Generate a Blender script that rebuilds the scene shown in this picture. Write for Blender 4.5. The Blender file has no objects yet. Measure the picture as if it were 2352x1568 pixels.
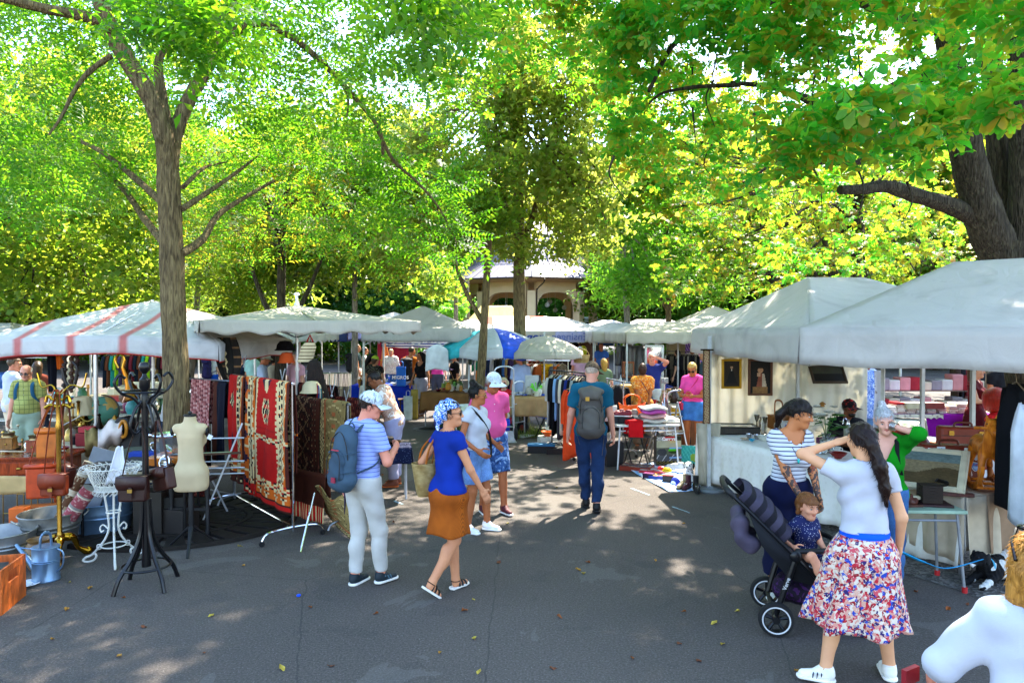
import bpy,math,random
import numpy as np
from mathutils import Vector,Matrix,Euler
random.seed(11);rng=np.random.default_rng(11)
sc=bpy.context.scene
COL=sc.collection
PI=math.pi
R=math.radians
F=1568.0;CX=1176.0;CAMZ=2.3;PITCH=math.atan((784-755)/F)
cam=bpy.data.objects.new('camera',bpy.data.cameras.new('camera'));COL.objects.link(cam)
cam.location=(0,0,CAMZ);cam.rotation_euler=(PI/2-PITCH,0,0)
cam.data.lens=24;cam.data.sensor_width=36;cam.data.clip_end=2000;cam.data.clip_start=0.05
sc.camera=cam
SUN_AZ,SUN_EL=R(30),R(54)
wd=bpy.data.worlds.new('World');sc.world=wd;wd.use_nodes=True
_bg=wd.node_tree.nodes['Background']
_sky=wd.node_tree.nodes.new('ShaderNodeTexSky');_sky.sky_type='NISHITA';_sky.sun_disc=False
_sky.sun_elevation=SUN_EL;_sky.sun_rotation=SUN_AZ;_sky.air_density=1.0;_sky.dust_density=1.0;_sky.ozone_density=1.5
wd.node_tree.links.new(_sky.outputs[0],_bg.inputs[0]);_bg.inputs[1].default_value=0.15
_sl=bpy.data.lights.new('sun','SUN');_sl.energy=3.6;_sl.angle=R(0.55);_sl.color=(1,.92,.78)
sun=bpy.data.objects.new('sun',_sl);COL.objects.link(sun)
_sd=Vector((math.sin(SUN_AZ)*math.cos(SUN_EL),math.cos(SUN_AZ)*math.cos(SUN_EL),math.sin(SUN_EL)))
sun.rotation_euler=_sd.to_track_quat('Z','Y').to_euler();sun.location=(8,10,20)
sc.view_settings.view_transform='Standard';sc.view_settings.look='None'
sc.view_settings.exposure=2.8;sc.view_settings.gamma=1
sc.cycles.max_bounces=7;sc.cycles.diffuse_bounces=4;sc.cycles.transmission_bounces=5
sc.cycles.glossy_bounces=3;sc.cycles.transparent_max_bounces=6;sc.cycles.caustics_reflective=False;sc.cycles.caustics_refractive=False
def P(u,v,y):
 """the point of the view ray through photo point (u,v) that lies y metres ahead"""
 a=(u-CX)/F;b=(784-v)/F
 dy=math.cos(PITCH)+b*math.sin(PITCH);dz=-math.sin(PITCH)+b*math.cos(PITCH)
 t=y/dy
 return Vector((a*t,y,CAMZ+dz*t))
def G(u,v,z=0.0):
 b=(784-v)/F
 dy=math.cos(PITCH)+b*math.sin(PITCH);dz=-math.sin(PITCH)+b*math.cos(PITCH)
 t=(z-CAMZ)/dz
 return Vector(((u-CX)/F*t,dy*t,z))
def lin(h):
 if not isinstance(h,str):return tuple(h)[:3]
 h=h.lstrip('#');o=[]
 for i in(0,2,4):
  c=int(h[i:i+2],16)/255
  o.append(c/12.92 if c<=.04045 else((c+.055)/1.055)**2.4)
 return tuple(o)
class NT:
 """tiny node-expression helper"""
 def __init__(s,name):
  s.m=bpy.data.materials.new(name);s.m.use_nodes=True;s.t=s.m.node_tree
  s.b=s.t.nodes['Principled BSDF'];s.out=s.t.nodes['Material Output'];s._o=None;s._u=None
 def n(s,ty,**k):
  x=s.t.nodes.new(ty)
  for a,b in k.items():setattr(x,a,b)
  return x
 def put(s,sock,v):
  if v is None:return
  if isinstance(v,bpy.types.NodeSocket):s.t.links.new(v,sock)
  elif isinstance(v,(int,float)):sock.default_value=v
  else:sock.default_value=(*lin(v),1)if sock.type=='RGBA' else v
 def ma(s,op,a,b=0.0,c=None):
  x=s.n('ShaderNodeMath',operation=op);s.put(x.inputs[0],a);s.put(x.inputs[1],b)
  if c is not None:s.put(x.inputs[2],c)
  return x.outputs[0]
 def coord(s):
  if s._o is None:s._o=s.n('ShaderNodeTexCoord')
  return s._o
 def obj(s):return s.coord().outputs['Object']
 def xyz(s,v=None):
  x=s.n('ShaderNodeSeparateXYZ');s.put(x.inputs[0],v or s.obj());return x.outputs
 def uv(s):return s.xyz(s.coord().outputs['UV'])
 def vec(s,x,y,z=0.0):
  c=s.n('ShaderNodeCombineXYZ');s.put(c.inputs[0],x);s.put(c.inputs[1],y);s.put(c.inputs[2],z);return c.outputs[0]
 def scale(s,v,k):
  x=s.n('ShaderNodeVectorMath',operation='MULTIPLY');s.put(x.inputs[0],v);x.inputs[1].default_value=k if hasattr(k,'__len__')else(k,k,k);return x.outputs[0]
 def noise(s,sc_,det=3,v=None,dist=0.0,col=False):
  x=s.n('ShaderNodeTexNoise');s.put(x.inputs['Vector'],v or s.obj());x.inputs['Scale'].default_value=sc_
  x.inputs['Detail'].default_value=det;x.inputs['Distortion'].default_value=dist;return x.outputs['Color' if col else 'Fac']
 def vor(s,sc_,v=None,out='Distance',feat='F1'):
  x=s.n('ShaderNodeTexVoronoi',feature=feat);s.put(x.inputs['Vector'],v or s.obj());x.inputs['Scale'].default_value=sc_;return x.outputs[out]
 def wave(s,sc_,ax='Z',v=None,dist=0.0):
  x=s.n('ShaderNodeTexWave',bands_direction=ax);s.put(x.inputs[0],v or s.obj());x.inputs['Scale'].default_value=sc_;x.inputs['Distortion'].default_value=dist;return x.outputs['Fac']
 def ramp(s,f,stops,mode='LINEAR'):
  x=s.n('ShaderNodeValToRGB');s.put(x.inputs[0],f);r=x.color_ramp;r.interpolation=mode
  while len(r.elements)<len(stops):r.elements.new(.5)
  for e,(p,c)in zip(r.elements,stops):e.position=p;e.color=(*lin(c),1)
  return x.outputs[0]
 def mix(s,f,a,b,bt='MIX'):
  x=s.n('ShaderNodeMix',data_type='RGBA',blend_type=bt);s.put(x.inputs[0],f);s.put(x.inputs[6],a);s.put(x.inputs[7],b);return x.outputs[2]
 def gt(s,a,b):return s.ma('GREATER_THAN',a,b)
 def isl(s):return s.n('ShaderNodeNewGeometry').outputs['Random Per Island']
 def attr(s,name='tint'):
  x=s.n('ShaderNodeAttribute');x.attribute_name=name;return x.outputs['Color']
 def bump(s,h,st=.3,dist=.01):
  x=s.n('ShaderNodeBump');x.inputs['Strength'].default_value=st;x.inputs['Distance'].default_value=dist
  s.put(x.inputs['Height'],h);s.t.links.new(x.outputs[0],s.b.inputs['Normal'])
 def done(s,col,rough=.6,metal=0,spec=.4,**k):
  s.put(s.b.inputs['Base Color'],col);s.put(s.b.inputs['Roughness'],rough);s.b.inputs['Metallic'].default_value=metal
  s.b.inputs['Specular IOR Level'].default_value=spec
  for a,b in k.items():s.b.inputs[a].default_value=b
  return s.m
_MC={}
def M(col,rough=.65,metal=0,var=.22,vs=7,bump=0,bs=90,spec=.35,**k):
 """plain surface: colour with a little uneven wear and grain"""
 key=(str(col),rough,metal,var,vs,bump,bs,spec,str(k))
 if key in _MC:return _MC[key]
 t=NT('surface');c=lin(col)
 d=tuple(max(0,x*(1-var))for x in c);e=tuple(min(1,x*(1+var*.7))for x in c)
 cc=t.ramp(t.noise(vs,4),[(.3,d),(.7,e)])
 if bump:t.bump(t.noise(bs,3),bump,.004)
 _MC[key]=t.done(cc,rough,metal,spec,**k);return _MC[key]
def FAB(col,var=.2,bump=.25,fold=True):
 """woven cloth, matt, faint weave"""
 return M(col,.9,0,var,5,bump,260,.15)
def METAL(col='#c8c8cc',rough=.28):return M(col,rough,1,.12,12,.05,40)
def WOOD(col,rough=.5):
 key=('wood',str(col),rough)
 if key in _MC:return _MC[key]
 t=NT('wood');c=lin(col);v=t.scale(t.obj(),(9,9,1.6))
 f=t.noise(3.2,5,v,1.2)
 cc=t.ramp(f,[(.3,tuple(x*.5 for x in c)),(.55,c),(.75,tuple(min(1,x*1.35)for x in c))]);t.bump(f,.15,.003)
 _MC[key]=t.done(cc,rough,0,.45);return _MC[key]
def PAT(name,fn,rough=.85,**k):
 if name in _MC:return _MC[name]
 t=NT(name);_MC[name]=t.done(fn(t),rough,0,.2,**k);return _MC[name]
def STRIPES(name,a,b,per,duty=.5,ax='z',bump=True):
 def fn(t):
  x=t.xyz()['xyz'.index(ax)];w=t.ma('FRACT',t.ma('MULTIPLY',t.ma('ADD',x,10),1/per))
  t.bump(t.noise(240,2),.15,.003)
  return t.mix(t.gt(w,1-duty),a,b)
 return PAT(name,fn)
def TINT(name='tinted',rough=.9):
 """colours woven or printed face by face"""
 def fn(t):
  t.bump(t.noise(300,2),.35,.004);n=t.noise(6,3)
  return t.mix(.35,t.attr(),t.ramp(n,[(.3,'#555555'),(.7,'#ffffff')]),'MULTIPLY')
 return PAT(name,fn,rough)
GLASS=None
def glass(col='#ffffff',rough=.03):
 return M(col,rough,0,0,5,spec=.5,**{'Transmission Weight':.92})
class MB:
 def __init__(s):s.v=[];s.f=[];s.mi=[];s.uv=[];s.n=0;s.col=[];s.m=0
 def add(s,V,Fc,mi=None,uv=None,col=None):
  o=s.n;V=[tuple(p)for p in V];s.v+=V;s.n+=len(V)
  for i,f in enumerate(Fc):
   s.f.append(tuple(o+k for k in f));s.mi.append(s.m if mi is None else mi)
   s.uv.append(uv[i]if uv else None);s.col.append(col[i]if col else None)
  return s
 def box(s,c,d,rz=0,rx=0,ry=0,mi=None):
  c=Vector(c);x,y,z=d[0]/2,d[1]/2,d[2]/2;m=Euler((rx,ry,rz)).to_matrix()
  V=[c+m@Vector(p)for p in((-x,-y,-z),(x,-y,-z),(x,y,-z),(-x,y,-z),(-x,-y,z),(x,-y,z),(x,y,z),(-x,y,z))]
  return s.add(V,[(3,2,1,0),(4,5,6,7),(0,1,5,4),(1,2,6,5),(2,3,7,6),(3,0,4,7)],mi)
 def tube(s,pts,r,n=8,closed=False,mi=None,cap=True,flat=1.0):
  pts=[Vector(p)for p in pts];N=len(pts);rr=[r]*N if isinstance(r,(int,float))else list(r)
  V=[];prev=None
  for i in range(N):
   a=pts[(i-1)%N]if(closed or i)else pts[0];b=pts[(i+1)%N]if(closed or i<N-1)else pts[-1]
   t=(b-a);t=t.normalized()if t.length>1e-9 else Vector((0,0,1))
   if prev is None:
    h=Vector((0,0,1))if abs(t.z)<.9 else Vector((1,0,0));x=t.cross(h).normalized()
   else:
    x=prev-t*prev.dot(t);x=x.normalized()if x.length>1e-6 else t.orthogonal().normalized()
   prev=x;y=t.cross(x)
   for k in range(n):
    w=2*PI*k/n;V.append(pts[i]+(x*math.cos(w)+y*math.sin(w)*flat)*rr[i])
  Fc=[]
  for i in range(N if closed else N-1):
   j=(i+1)%N
   for k in range(n):Fc.append((i*n+k,i*n+(k+1)%n,j*n+(k+1)%n,j*n+k))
  if cap and not closed:Fc+=[tuple(range(n-1,-1,-1)),tuple((N-1)*n+k for k in range(n))]
  return s.add(V,Fc,mi)
 def cyl(s,a,b,r0,r1=None,n=14,mi=None):return s.tube([a,b],[r0,r0 if r1 is None else r1],n,mi=mi)
 def lathe(s,prof,c=(0,0,0),n=24,mi=None,M4=None,sx=1,sy=1,cap=True):
  cap=cap and prof[0]!=prof[-1]and len(prof)>2
  V=[];c=Vector(c)
  for r,z in prof:
   for k in range(n):
    w=2*PI*k/n;p=Vector((r*math.cos(w)*sx,r*math.sin(w)*sy,z));V.append((M4@p if M4 else p)+c)
  Fc=[]
  for i in range(len(prof)-1):
   for k in range(n):Fc.append((i*n+k,i*n+(k+1)%n,(i+1)*n+(k+1)%n,(i+1)*n+k))
  if cap and prof[0][0]>1e-4:Fc.append(tuple(range(n-1,-1,-1)))
  if cap and prof[-1][0]>1e-4:Fc.append(tuple((len(prof)-1)*n+k for k in range(n)))
  return s.add(V,Fc,mi)
 def sph(s,c,r,n=14,m=9,mi=None,M3=None):
  r=(r,r,r)if isinstance(r,(int,float))else r;V=[];c=Vector(c)
  for i in range(m+1):
   a=PI*i/m-PI/2
   for k in range(n):
    w=2*PI*k/n;p=Vector((r[0]*math.cos(a)*math.cos(w),r[1]*math.cos(a)*math.sin(w),r[2]*math.sin(a)));V.append(c+(M3@p if M3 else p))
  return s.add(V,[(i*n+k,i*n+(k+1)%n,(i+1)*n+(k+1)%n,(i+1)*n+k)for i in range(m)for k in range(n)],mi)
 def grid(s,fn,nu,nv,mi=None,cf=None,closed=False):
  V=[fn(i/nu,j/nv)for j in range(nv+1)for i in range(nu+1)];w=nu+1;Fc=[];U=[];C=[]
  for j in range(nv):
   for i in range(nu):
    Fc.append((j*w+i,j*w+i+1,(j+1)*w+i+1,(j+1)*w+i))
    U.append([(i/nu,j/nv),((i+1)/nu,j/nv),((i+1)/nu,(j+1)/nv),(i/nu,(j+1)/nv)])
    C.append(cf((i+.5)/nu,(j+.5)/nv)if cf else None)
  return s.add(V,Fc,mi,U,C)
 def prism(s,poly,h,M4=None,mi=None):
  n=len(poly);M4=M4 or Matrix()
  V=[M4@Vector((x,y,0))for x,y in poly]+[M4@Vector((x,y,h))for x,y in poly]
  return s.add(V,[tuple(range(n-1,-1,-1)),tuple(range(n,2*n))]+[(i,(i+1)%n,n+(i+1)%n,n+i)for i in range(n)],mi)
 def arr(s,V,Fq,mi=None):
  return s.add([tuple(p)for p in V.tolist()],[tuple(f)for f in Fq.tolist()],mi)
def smooth_mesh(me):me.polygons.foreach_set('use_smooth',np.ones(len(me.polygons),bool))
def link(name,me,parent=None,loc=None):
 o=bpy.data.objects.new(name,me);COL.objects.link(o)
 if parent is not None:o.parent=parent
 if loc is not None:o.location=loc
 return o
def build(name,mb,mats,parent=None,smooth=True,bev=0,solid=0,sub=0,loc=None,rz=0,ang=40):
 me=bpy.data.meshes.new(name);me.from_pydata(mb.v,[],mb.f)
 for m in(mats if isinstance(mats,(list,tuple))else[mats]):me.materials.append(m)
 me.polygons.foreach_set('material_index',np.array(mb.mi,dtype=np.int32))
 if any(u for u in mb.uv):
  l=me.uv_layers.new(name='UVMap');fl=[]
  for f,u in zip(mb.f,mb.uv):fl+=[c for p in(u or[(0,0)]*len(f))for c in p]
  l.data.foreach_set('uv',np.array(fl,dtype=np.float32))
 if any(c is not None for c in mb.col):
  a=me.color_attributes.new('tint','FLOAT_COLOR','CORNER');fl=[]
  for f,c in zip(mb.f,mb.col):fl+=list((*(c or(1,1,1)),1))*len(f)
  a.data.foreach_set('color',np.array(fl,dtype=np.float32))
 if smooth:
  smooth_mesh(me)
  if ang:me.set_sharp_from_angle(angle=R(ang))
 me.validate();me.update()
 o=link(name,me,parent,loc);o.rotation_euler[2]=rz
 if solid:x=o.modifiers.new('t','SOLIDIFY');x.thickness=solid;x.offset=0
 if bev:x=o.modifiers.new('b','BEVEL');x.width=bev;x.segments=2;x.limit_method='ANGLE';x.angle_limit=R(50)
 if sub:x=o.modifiers.new('s','SUBSURF');x.levels=sub;x.render_levels=sub
 return o
def tag(o,label,cat,group=None,kind=None):
 o['label']=label;o['category']=cat
 if group:o['group']=group
 if kind:o['kind']=kind
 return o
def thing(name,label,cat,loc=(0,0,0),rz=0,group=None):
 o=bpy.data.objects.new(name,None);COL.objects.link(o);o.empty_display_size=.1
 o.location=loc;o.rotation_euler=(0,0,rz);return tag(o,label,cat,group)
def struct(name,mb,mats,**k):
 o=build(name,mb,mats,**k);o['kind']='structure';return o
def single(name,label,cat,mb,mats,group=None,**k):return tag(build(name,mb,mats,**k),label,cat,group)
def text(s,size,loc,mat,parent=None,rot=(PI/2,0,0),name='lettering',ext=.0015,sx=1.0,bold=0,align='CENTER'):
 cu=bpy.data.curves.new(name,'FONT');cu.body=s;cu.size=size;cu.extrude=ext;cu.offset=bold;cu.align_x=align;cu.align_y='CENTER'
 cu.materials.append(mat);q=link(name,cu);bpy.context.view_layer.update();me=bpy.data.meshes.new_from_object(q.evaluated_get(bpy.context.evaluated_depsgraph_get()));bpy.data.objects.remove(q)
 o=link(name,me,parent,loc);o.rotation_euler=rot;o.scale[0]=sx;return o
def copy_tree(o,parent=None):
 c=o.copy();COL.objects.link(c)
 if parent is not None:c.parent=parent
 for ch in list(o.children):copy_tree(ch,c)
 return c
ORD=['first','second','third','fourth','fifth','sixth','seventh','eighth','ninth','tenth','eleventh','twelfth','thirteenth','fourteenth','fifteenth','sixteenth','seventeenth','eighteenth','nineteenth','twentieth']
ORD+=[t+' '+o for t in('twenty','thirty','forty','fifty')for o in ORD[:9]]
def lerp(a,b,t):return a+(b-a)*t
def bez(pts,n=16):
 """smooth curve through points"""
 pts=[Vector(p)for p in pts];Q=[pts[0]*2-pts[1]]+pts+[pts[-1]*2-pts[-2]];o=[];S=len(pts)-1
 for i in range(n+1):
  x=i/n*S;k=min(int(x),S-1);t=x-k;a,b,c,d=Q[k:k+4]
  o.append(.5*((2*b)+(c-a)*t+(2*a-5*b+4*c-d)*t*t+(3*b-a-3*c+d)*t**3))
 return o
# ground
def asphalt():
 t=NT('asphalt');v=t.obj()
 big=t.noise(.35,5);mid=t.noise(2.2,4);fine=t.noise(62,5);sp=t.vor(95)
 c=t.ramp(big,[(.3,(.098,.083,.073)),(.55,(.125,.105,.092)),(.75,(.152,.128,.111))])
 c=t.mix(t.ma('MULTIPLY',t.gt(mid,.62),.18),c,(.04,.04,.045))
 c=t.mix(.6,c,t.ramp(fine,[(.3,'#4a4a4e'),(.5,'#a8a8aa'),(.72,'#ffffff')]),'MULTIPLY')
 g=t.gt(.16,sp);r=t.vor(95,out='Color');w=t.gt(t.xyz(r)[0],.6)
 c=t.mix(t.ma('MULTIPLY',t.ma('MULTIPLY',g,w),.75),c,(.33,.32,.30))
 cr=t.vor(.42,t.mix(.06,v,t.noise(3,3,col=True)),feat='DISTANCE_TO_EDGE');c=t.mix(t.ma('MULTIPLY',t.gt(.0022,cr),.4),c,(.02,.02,.02))
 dust=t.noise(.9,5,None,.6);c=t.mix(t.ma('MULTIPLY',t.gt(dust,.60),.22),c,(.17,.16,.145))
 st=t.vor(.55,t.scale(v,(1,1.6,1)));stain=t.ma('MULTIPLY',t.gt(.10,st),.35)
 c=t.mix(stain,c,(.03,.03,.033))
 t.bump(t.ma('ADD',fine,t.ma('MULTIPLY',sp,.7)),.55,.006)
 return t.done(c,.88,0,.3)
g=MB();g.grid(lambda a,b:(-220+440*a,-30+330*b,0),44,33);struct('ground',g,asphalt(),smooth=False)
def blot(c,r,n,z,jag=.25,sx=1,sy=1,seed=1):
 q=random.Random(seed);p=[]
 for i in range(n):
  w=2*PI*i/n;k=r*(1+q.uniform(-jag,jag));p.append((c[0]+math.cos(w)*k*sx,c[1]+math.sin(w)*k*sy,z))
 return p
def gravel():
 t=NT('gravel');f=t.vor(38,out='Color');c=t.ramp(t.xyz(f)[0],[(.1,(.05,.046,.042)),(.5,(.09,.085,.078)),(.9,(.15,.14,.13))])
 t.bump(t.vor(38),.9,.012);return t.done(c,.95,0,.2)
m=MB();pts=[(5.0,4.6),(4.15,5.5),(3.5,6.7),(3.15,7.9),(2.98,9.2),(3.0,10.3),(9,10.6),(9,4.4)]
q=random.Random(4);ring=[]
for(a,b),(c,d)in zip(pts,pts[1:]+pts[:1]):
 for k in range(8):ring.append((lerp(a,c,k/8)+q.uniform(-.05,.05),lerp(b,d,k/8)+q.uniform(-.05,.05),.004))
m.add(ring,[tuple(range(len(ring)))]);struct('gravel_strip',m,gravel(),smooth=False)
m=MB();m.add(blot((-4.2,8.25),1,40,.004,.05,1.5,.95),[tuple(range(40))]);struct('soil_bed',m,M('#2b2118',.95,bump=.6,bs=40),smooth=False)
m=MB();m.add(blot((-.2,15.0),1,40,.004,.12,1.3,.8,5),[tuple(range(40))]);struct('soil_bed',m,M('#3a3222',.95,bump=.6,bs=40),smooth=False)
m=MB();q=random.Random(8)
for i in range(1500):
 a=q.uniform(0,2*PI);r_=math.sqrt(q.random());x=-.2+1.2*r_*math.cos(a);y=15+.75*r_*math.sin(a);h=q.uniform(.06,.22);w=q.uniform(0,2*PI)
 dx,dy=math.cos(w),math.sin(w);m.add([(x-dy*.006,y+dx*.006,.004),(x+dy*.006,y-dx*.006,.004),(x+dx*h*.6,y+dy*h*.6,h)],[(0,1,2)])
tag(build('grass',m,M('#7d8a2c',.7,var=.5,vs=3),smooth=False),'tufts of dry grass round the slim middle tree','grass',kind='stuff')
m=MB();m.grid(lambda a,b:(-220+440*a,66+230*b,.004+.25*math.sin(9*a)*b),20,12);struct('lawn',m,M((.06,.11,.02),.9,var=.4,vs=.4,bump=.5,bs=12))
for k,(u0,v0,u1,v1,w)in enumerate([(1450,1121,1492,1137,.045),(1543,1163,1585,1178,.04),(905,1150,925,1158,.05)]):
 a,b=G(u0,v0),G(u1,v1);d=(b-a).normalized();n_=Vector((-d.y,d.x,0))*w/2;m=MB();N=9;q=random.Random(k)
 L=[a.lerp(b,i/N)+n_*q.uniform(.3,1.1)for i in range(N+1)]+[a.lerp(b,i/N)-n_*q.uniform(.3,1.1)for i in range(N,-1,-1)]
 m.add([(p.x,p.y,.005)for p in L],[tuple(range(len(L)))]);o=struct('chalk_mark',m,M('#8fa6b0',.95,var=.5,vs=30),smooth=False)
c=G(985,985);m=MB();m.lathe([(.36,.001),(.36,.012),(.33,.012),(.33,.008),(0,.008)],c,30);m.lathe([(.26,.008),(.26,.013),(.24,.013),(.24,.008)],c,30)
for k in range(-4,5):m.box((c.x+k*.055,c.y,.0095),(.02,.3,.005))
single('manhole_cover','round iron manhole cover in the sunlit asphalt','manhole cover',m,M('#55544f',.6,.6,bump=.3))
m=MB()
gm=M('#2b2622',.7,.5,bump=.4)
for k in range(26):
 a=2*PI*k/26
 for r0,r1 in((.32,.78),(.86,1.32)):
  ca,sa=math.cos(a),math.sin(a);w=.07*(r0+.3)
  p=[(r0*ca-w*sa,r0*sa+w*ca),(r0*ca+w*sa,r0*sa-w*ca),(r1*ca+w*1.3*sa,r1*sa-w*1.3*ca),(r1*ca-w*1.3*sa,r1*sa+w*1.3*ca)]
  m.prism([(x,y*.8)for x,y in p],.03,Matrix.Translation((-4.0,8.1,.006)))
for r0 in(.28,.82,1.36):m.lathe([(r0,.0),(r0+.05,.0),(r0+.05,.045),(r0,.045),(r0,0)],(-4.0,8.1,.004),40,sy=.8)
single('tree_grate','round slotted iron grate around the foot of the big left trunk','tree grate',m,gm,smooth=False)
LM=[M(c,.7,var=.4,vs=30)for c in('#a8782a','#8a4a1c','#b09a3a','#6d3a1e')]
def leaf_mesh(k):
 m=MB();q=random.Random(k);L,W=.075,.03;pr=[]
 for i in range(6):t=i/5;pr.append((t*L-L/2,math.sin(PI*min(1,t*1.02))*W*(1-.25*t),.006+.02*math.sin(PI*t+k)*q.random()))
 V=[(x,y,z+.012*q.random())for x,y,z in pr]+[(x,0,.004)for x,y,z in pr]+[(x,-y,z+.014*q.random())for x,y,z in pr]
 m.add(V,[(i,i+1,7+i,6+i)for i in range(5)]+[(6+i,7+i,13+i,12+i)for i in range(5)]);return m
_lf=[build('fallen_leaf',leaf_mesh(k),LM[k])for k in range(4)]
_ll=['small ochre leaf fallen on the asphalt path','curled brown leaf fallen on the asphalt path','small yellow leaf fallen on the asphalt path','dark rust brown leaf fallen on the asphalt path']
q=random.Random(21)
_lp=[(207,1352),(283,1373),(160,1338),(300,1288),(378,1283),(390,1232),(275,1508),(484,1415),(520,1190),(548,1180),(712,1395),(868,1215),(863,1410),(880,1252),(905,1200),(1088,1378),(1145,1292),(1285,1418),(1340,1317),(1350,1292),(1505,1288),(1560,1478),(1570,1405),(1605,1518),(1640,1432),(1660,1480),(1270,1535),(1452,1512),(1700,1200),(2222,1388),(2240,1418),(2105,1360),(1010,1500),(560,1300),(470,1500),(330,1440),(760,1530),(1100,1545)]
for i in range(60):
 u,v=_lp[i]if i<len(_lp)else(q.uniform(100,2200),q.uniform(1090,1560));k=q.randrange(4)
 o=_lf[i]if i<4 else _lf[k].copy();k=i if i<4 else k
 if i>=4:COL.objects.link(o)
 p=G(u,v);o.location=(p.x,p.y,.004);o.rotation_euler=(q.uniform(-.3,.3),q.uniform(-.3,.3),q.uniform(0,6));o.scale=[q.uniform(.45,.85)]*3
 tag(o,_ll[k],'leaf','leaves fallen on the asphalt')
p=G(686,1369);m=MB();m.lathe([(.016,0),(.018,.004),(.018,.012),(.014,.014),(0,.014)],(p.x,p.y,.004),16)
single('plastic_disc','small blue plastic bottle cap on the asphalt','bottle cap',m,M('#1450d8',.35))
# trees
def LEAFM(name,cols,tr,tf=.5,cs=.5,rough=.5):
 if name in _MC:return _MC[name]
 t=NT(name);f=t.ma('ADD',t.ma('MULTIPLY',t.isl(),.55),t.ma('MULTIPLY',t.noise(cs,2),.52))
 n=len(cols);A=t.ramp(f,[(.18+.8*i/(n-1),c)for i,c in enumerate(cols)])
 B=t.ramp(f,[(.18+.8*i/(n-1),c)for i,c in enumerate(tr)])
 t.put(t.b.inputs['Base Color'],A);t.b.inputs['Roughness'].default_value=rough;t.b.inputs['Specular IOR Level'].default_value=.35
 x=t.n('ShaderNodeBsdfTranslucent');t.put(x.inputs[0],B);mx=t.n('ShaderNodeMixShader');mx.inputs[0].default_value=tf
 t.t.links.new(t.b.outputs[0],mx.inputs[1]);t.t.links.new(x.outputs[0],mx.inputs[2]);t.t.links.new(mx.outputs[0],t.out.inputs[0])
 _MC[name]=t.m;return t.m
L_ASH=LEAFM('ash_leaf',[(.018,.085,.008),(.045,.14,.01),(.10,.17,.015)],[(.09,.38,.01),(.24,.55,.015),(.48,.62,.03)],.5)
L_CHE=LEAFM('chestnut_leaf',[(.015,.16,.018),(.025,.20,.018),(.05,.22,.018),(.13,.21,.015),(.25,.15,.014),(.26,.08,.012)],[(.07,.56,.03),(.13,.66,.03),(.26,.72,.03),(.52,.68,.03),(.72,.50,.03),(.66,.25,.02)],.55,.55)
L_CHO=LEAFM('turning_chestnut_leaf',[(.04,.14,.012),(.08,.16,.012),(.20,.13,.01),(.24,.07,.01)],[(.13,.50,.02),(.30,.58,.03),(.58,.52,.03),(.64,.26,.02)],.52,.4)
L_LIN=LEAFM('linden_leaf',[(.05,.13,.012),(.11,.17,.02),(.18,.18,.03)],[(.30,.52,.03),(.55,.62,.07),(.72,.68,.16)],.52,.6)
L_GRN=LEAFM('green_leaf',[(.025,.10,.010),(.05,.15,.014),(.10,.20,.02)],[(.14,.48,.02),(.28,.62,.03),(.50,.70,.06)],.52,.3)
L_YEL=LEAFM('yellow_green_leaf',[(.04,.11,.01),(.09,.16,.015),(.17,.16,.015)],[(.24,.50,.02),(.46,.60,.04),(.66,.60,.06)],.5,.3)
L_DRK=LEAFM('dark_leaf',[(.015,.06,.012),(.03,.10,.02),(.06,.15,.025)],[(.08,.30,.03),(.16,.42,.04),(.30,.55,.06)],.5,.3)
def BARK(name,a,b,c):
 t=NT(name);v=t.scale(t.obj(),(1,1,.11));f=t.vor(46,v);n=t.noise(26,6,t.scale(t.obj(),(1,1,.2)),.8);d=t.noise(140,2)
 col=t.ramp(n,[(.3,a),(.52,b),(.72,c)]);col=t.mix(t.ma('MULTIPLY',t.gt(.22,f),.6),col,tuple(x*.35 for x in lin(a)))
 t.bump(t.ma('ADD',t.ma('MULTIPLY',f,1.6),t.ma('ADD',n,t.ma('MULTIPLY',d,.3))),.8,.03);return t.done(col,.95,0,.15)
B_ASH=BARK('ash_bark',(.07,.048,.026),(.165,.118,.058),(.26,.19,.09))
B_DRK=BARK('dark_bark',(.02,.016,.012),(.05,.04,.028),(.09,.075,.05))
B_PAL=BARK('pale_bark',(.12,.10,.075),(.22,.19,.145),(.32,.28,.22))
def _leaflet(L,W,ang,z0,droop,fold=.25):
 V=np.array([[0,0,0],[W/2,.58*L,fold*W],[0,L,-droop*L],[-W/2,.58*L,fold*W],[0,.55*L,0]],float)
 c,s_=math.cos(ang),math.sin(ang);Rz=np.array([[c,-s_,0],[s_,c,0],[0,0,1]]);V=V@Rz.T;V[:,2]+=z0;return V
def _obov(L,W,ang,droop):
 V=np.array([[0,0,0],[W*.22,.4*L,.06*W],[W*.5,.76*L,.10*W],[W*.22,.97*L,-droop*L*.8],[0,L,-droop*L],[-W*.22,.97*L,-droop*L*.8],[-W*.5,.76*L,.10*W],[-W*.22,.4*L,.06*W],[0,.45*L,-.02*W],[0,.78*L,-droop*L*.35]],float)
 c,s_=math.cos(ang),math.sin(ang);return V@np.array([[c,-s_,0],[s_,c,0],[0,0,1]]).T
def _join(parts,Fc=((0,1,2,4),(0,4,2,3))):
 V=np.concatenate(parts);k=len(parts[0]);Fq=np.concatenate([np.array(Fc)+i*k for i in range(len(parts))]);return V,Fq
TP_CHE=_join([_obov(l,l*.52,R(a),.22)for a,l in((-112,.12),(-66,.17),(-24,.2),(20,.2),(64,.175),(110,.12))],((0,1,2,8),(8,2,3,9),(9,3,4,5),(0,8,6,7),(8,9,5,6)))
_pp=[]
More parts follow.
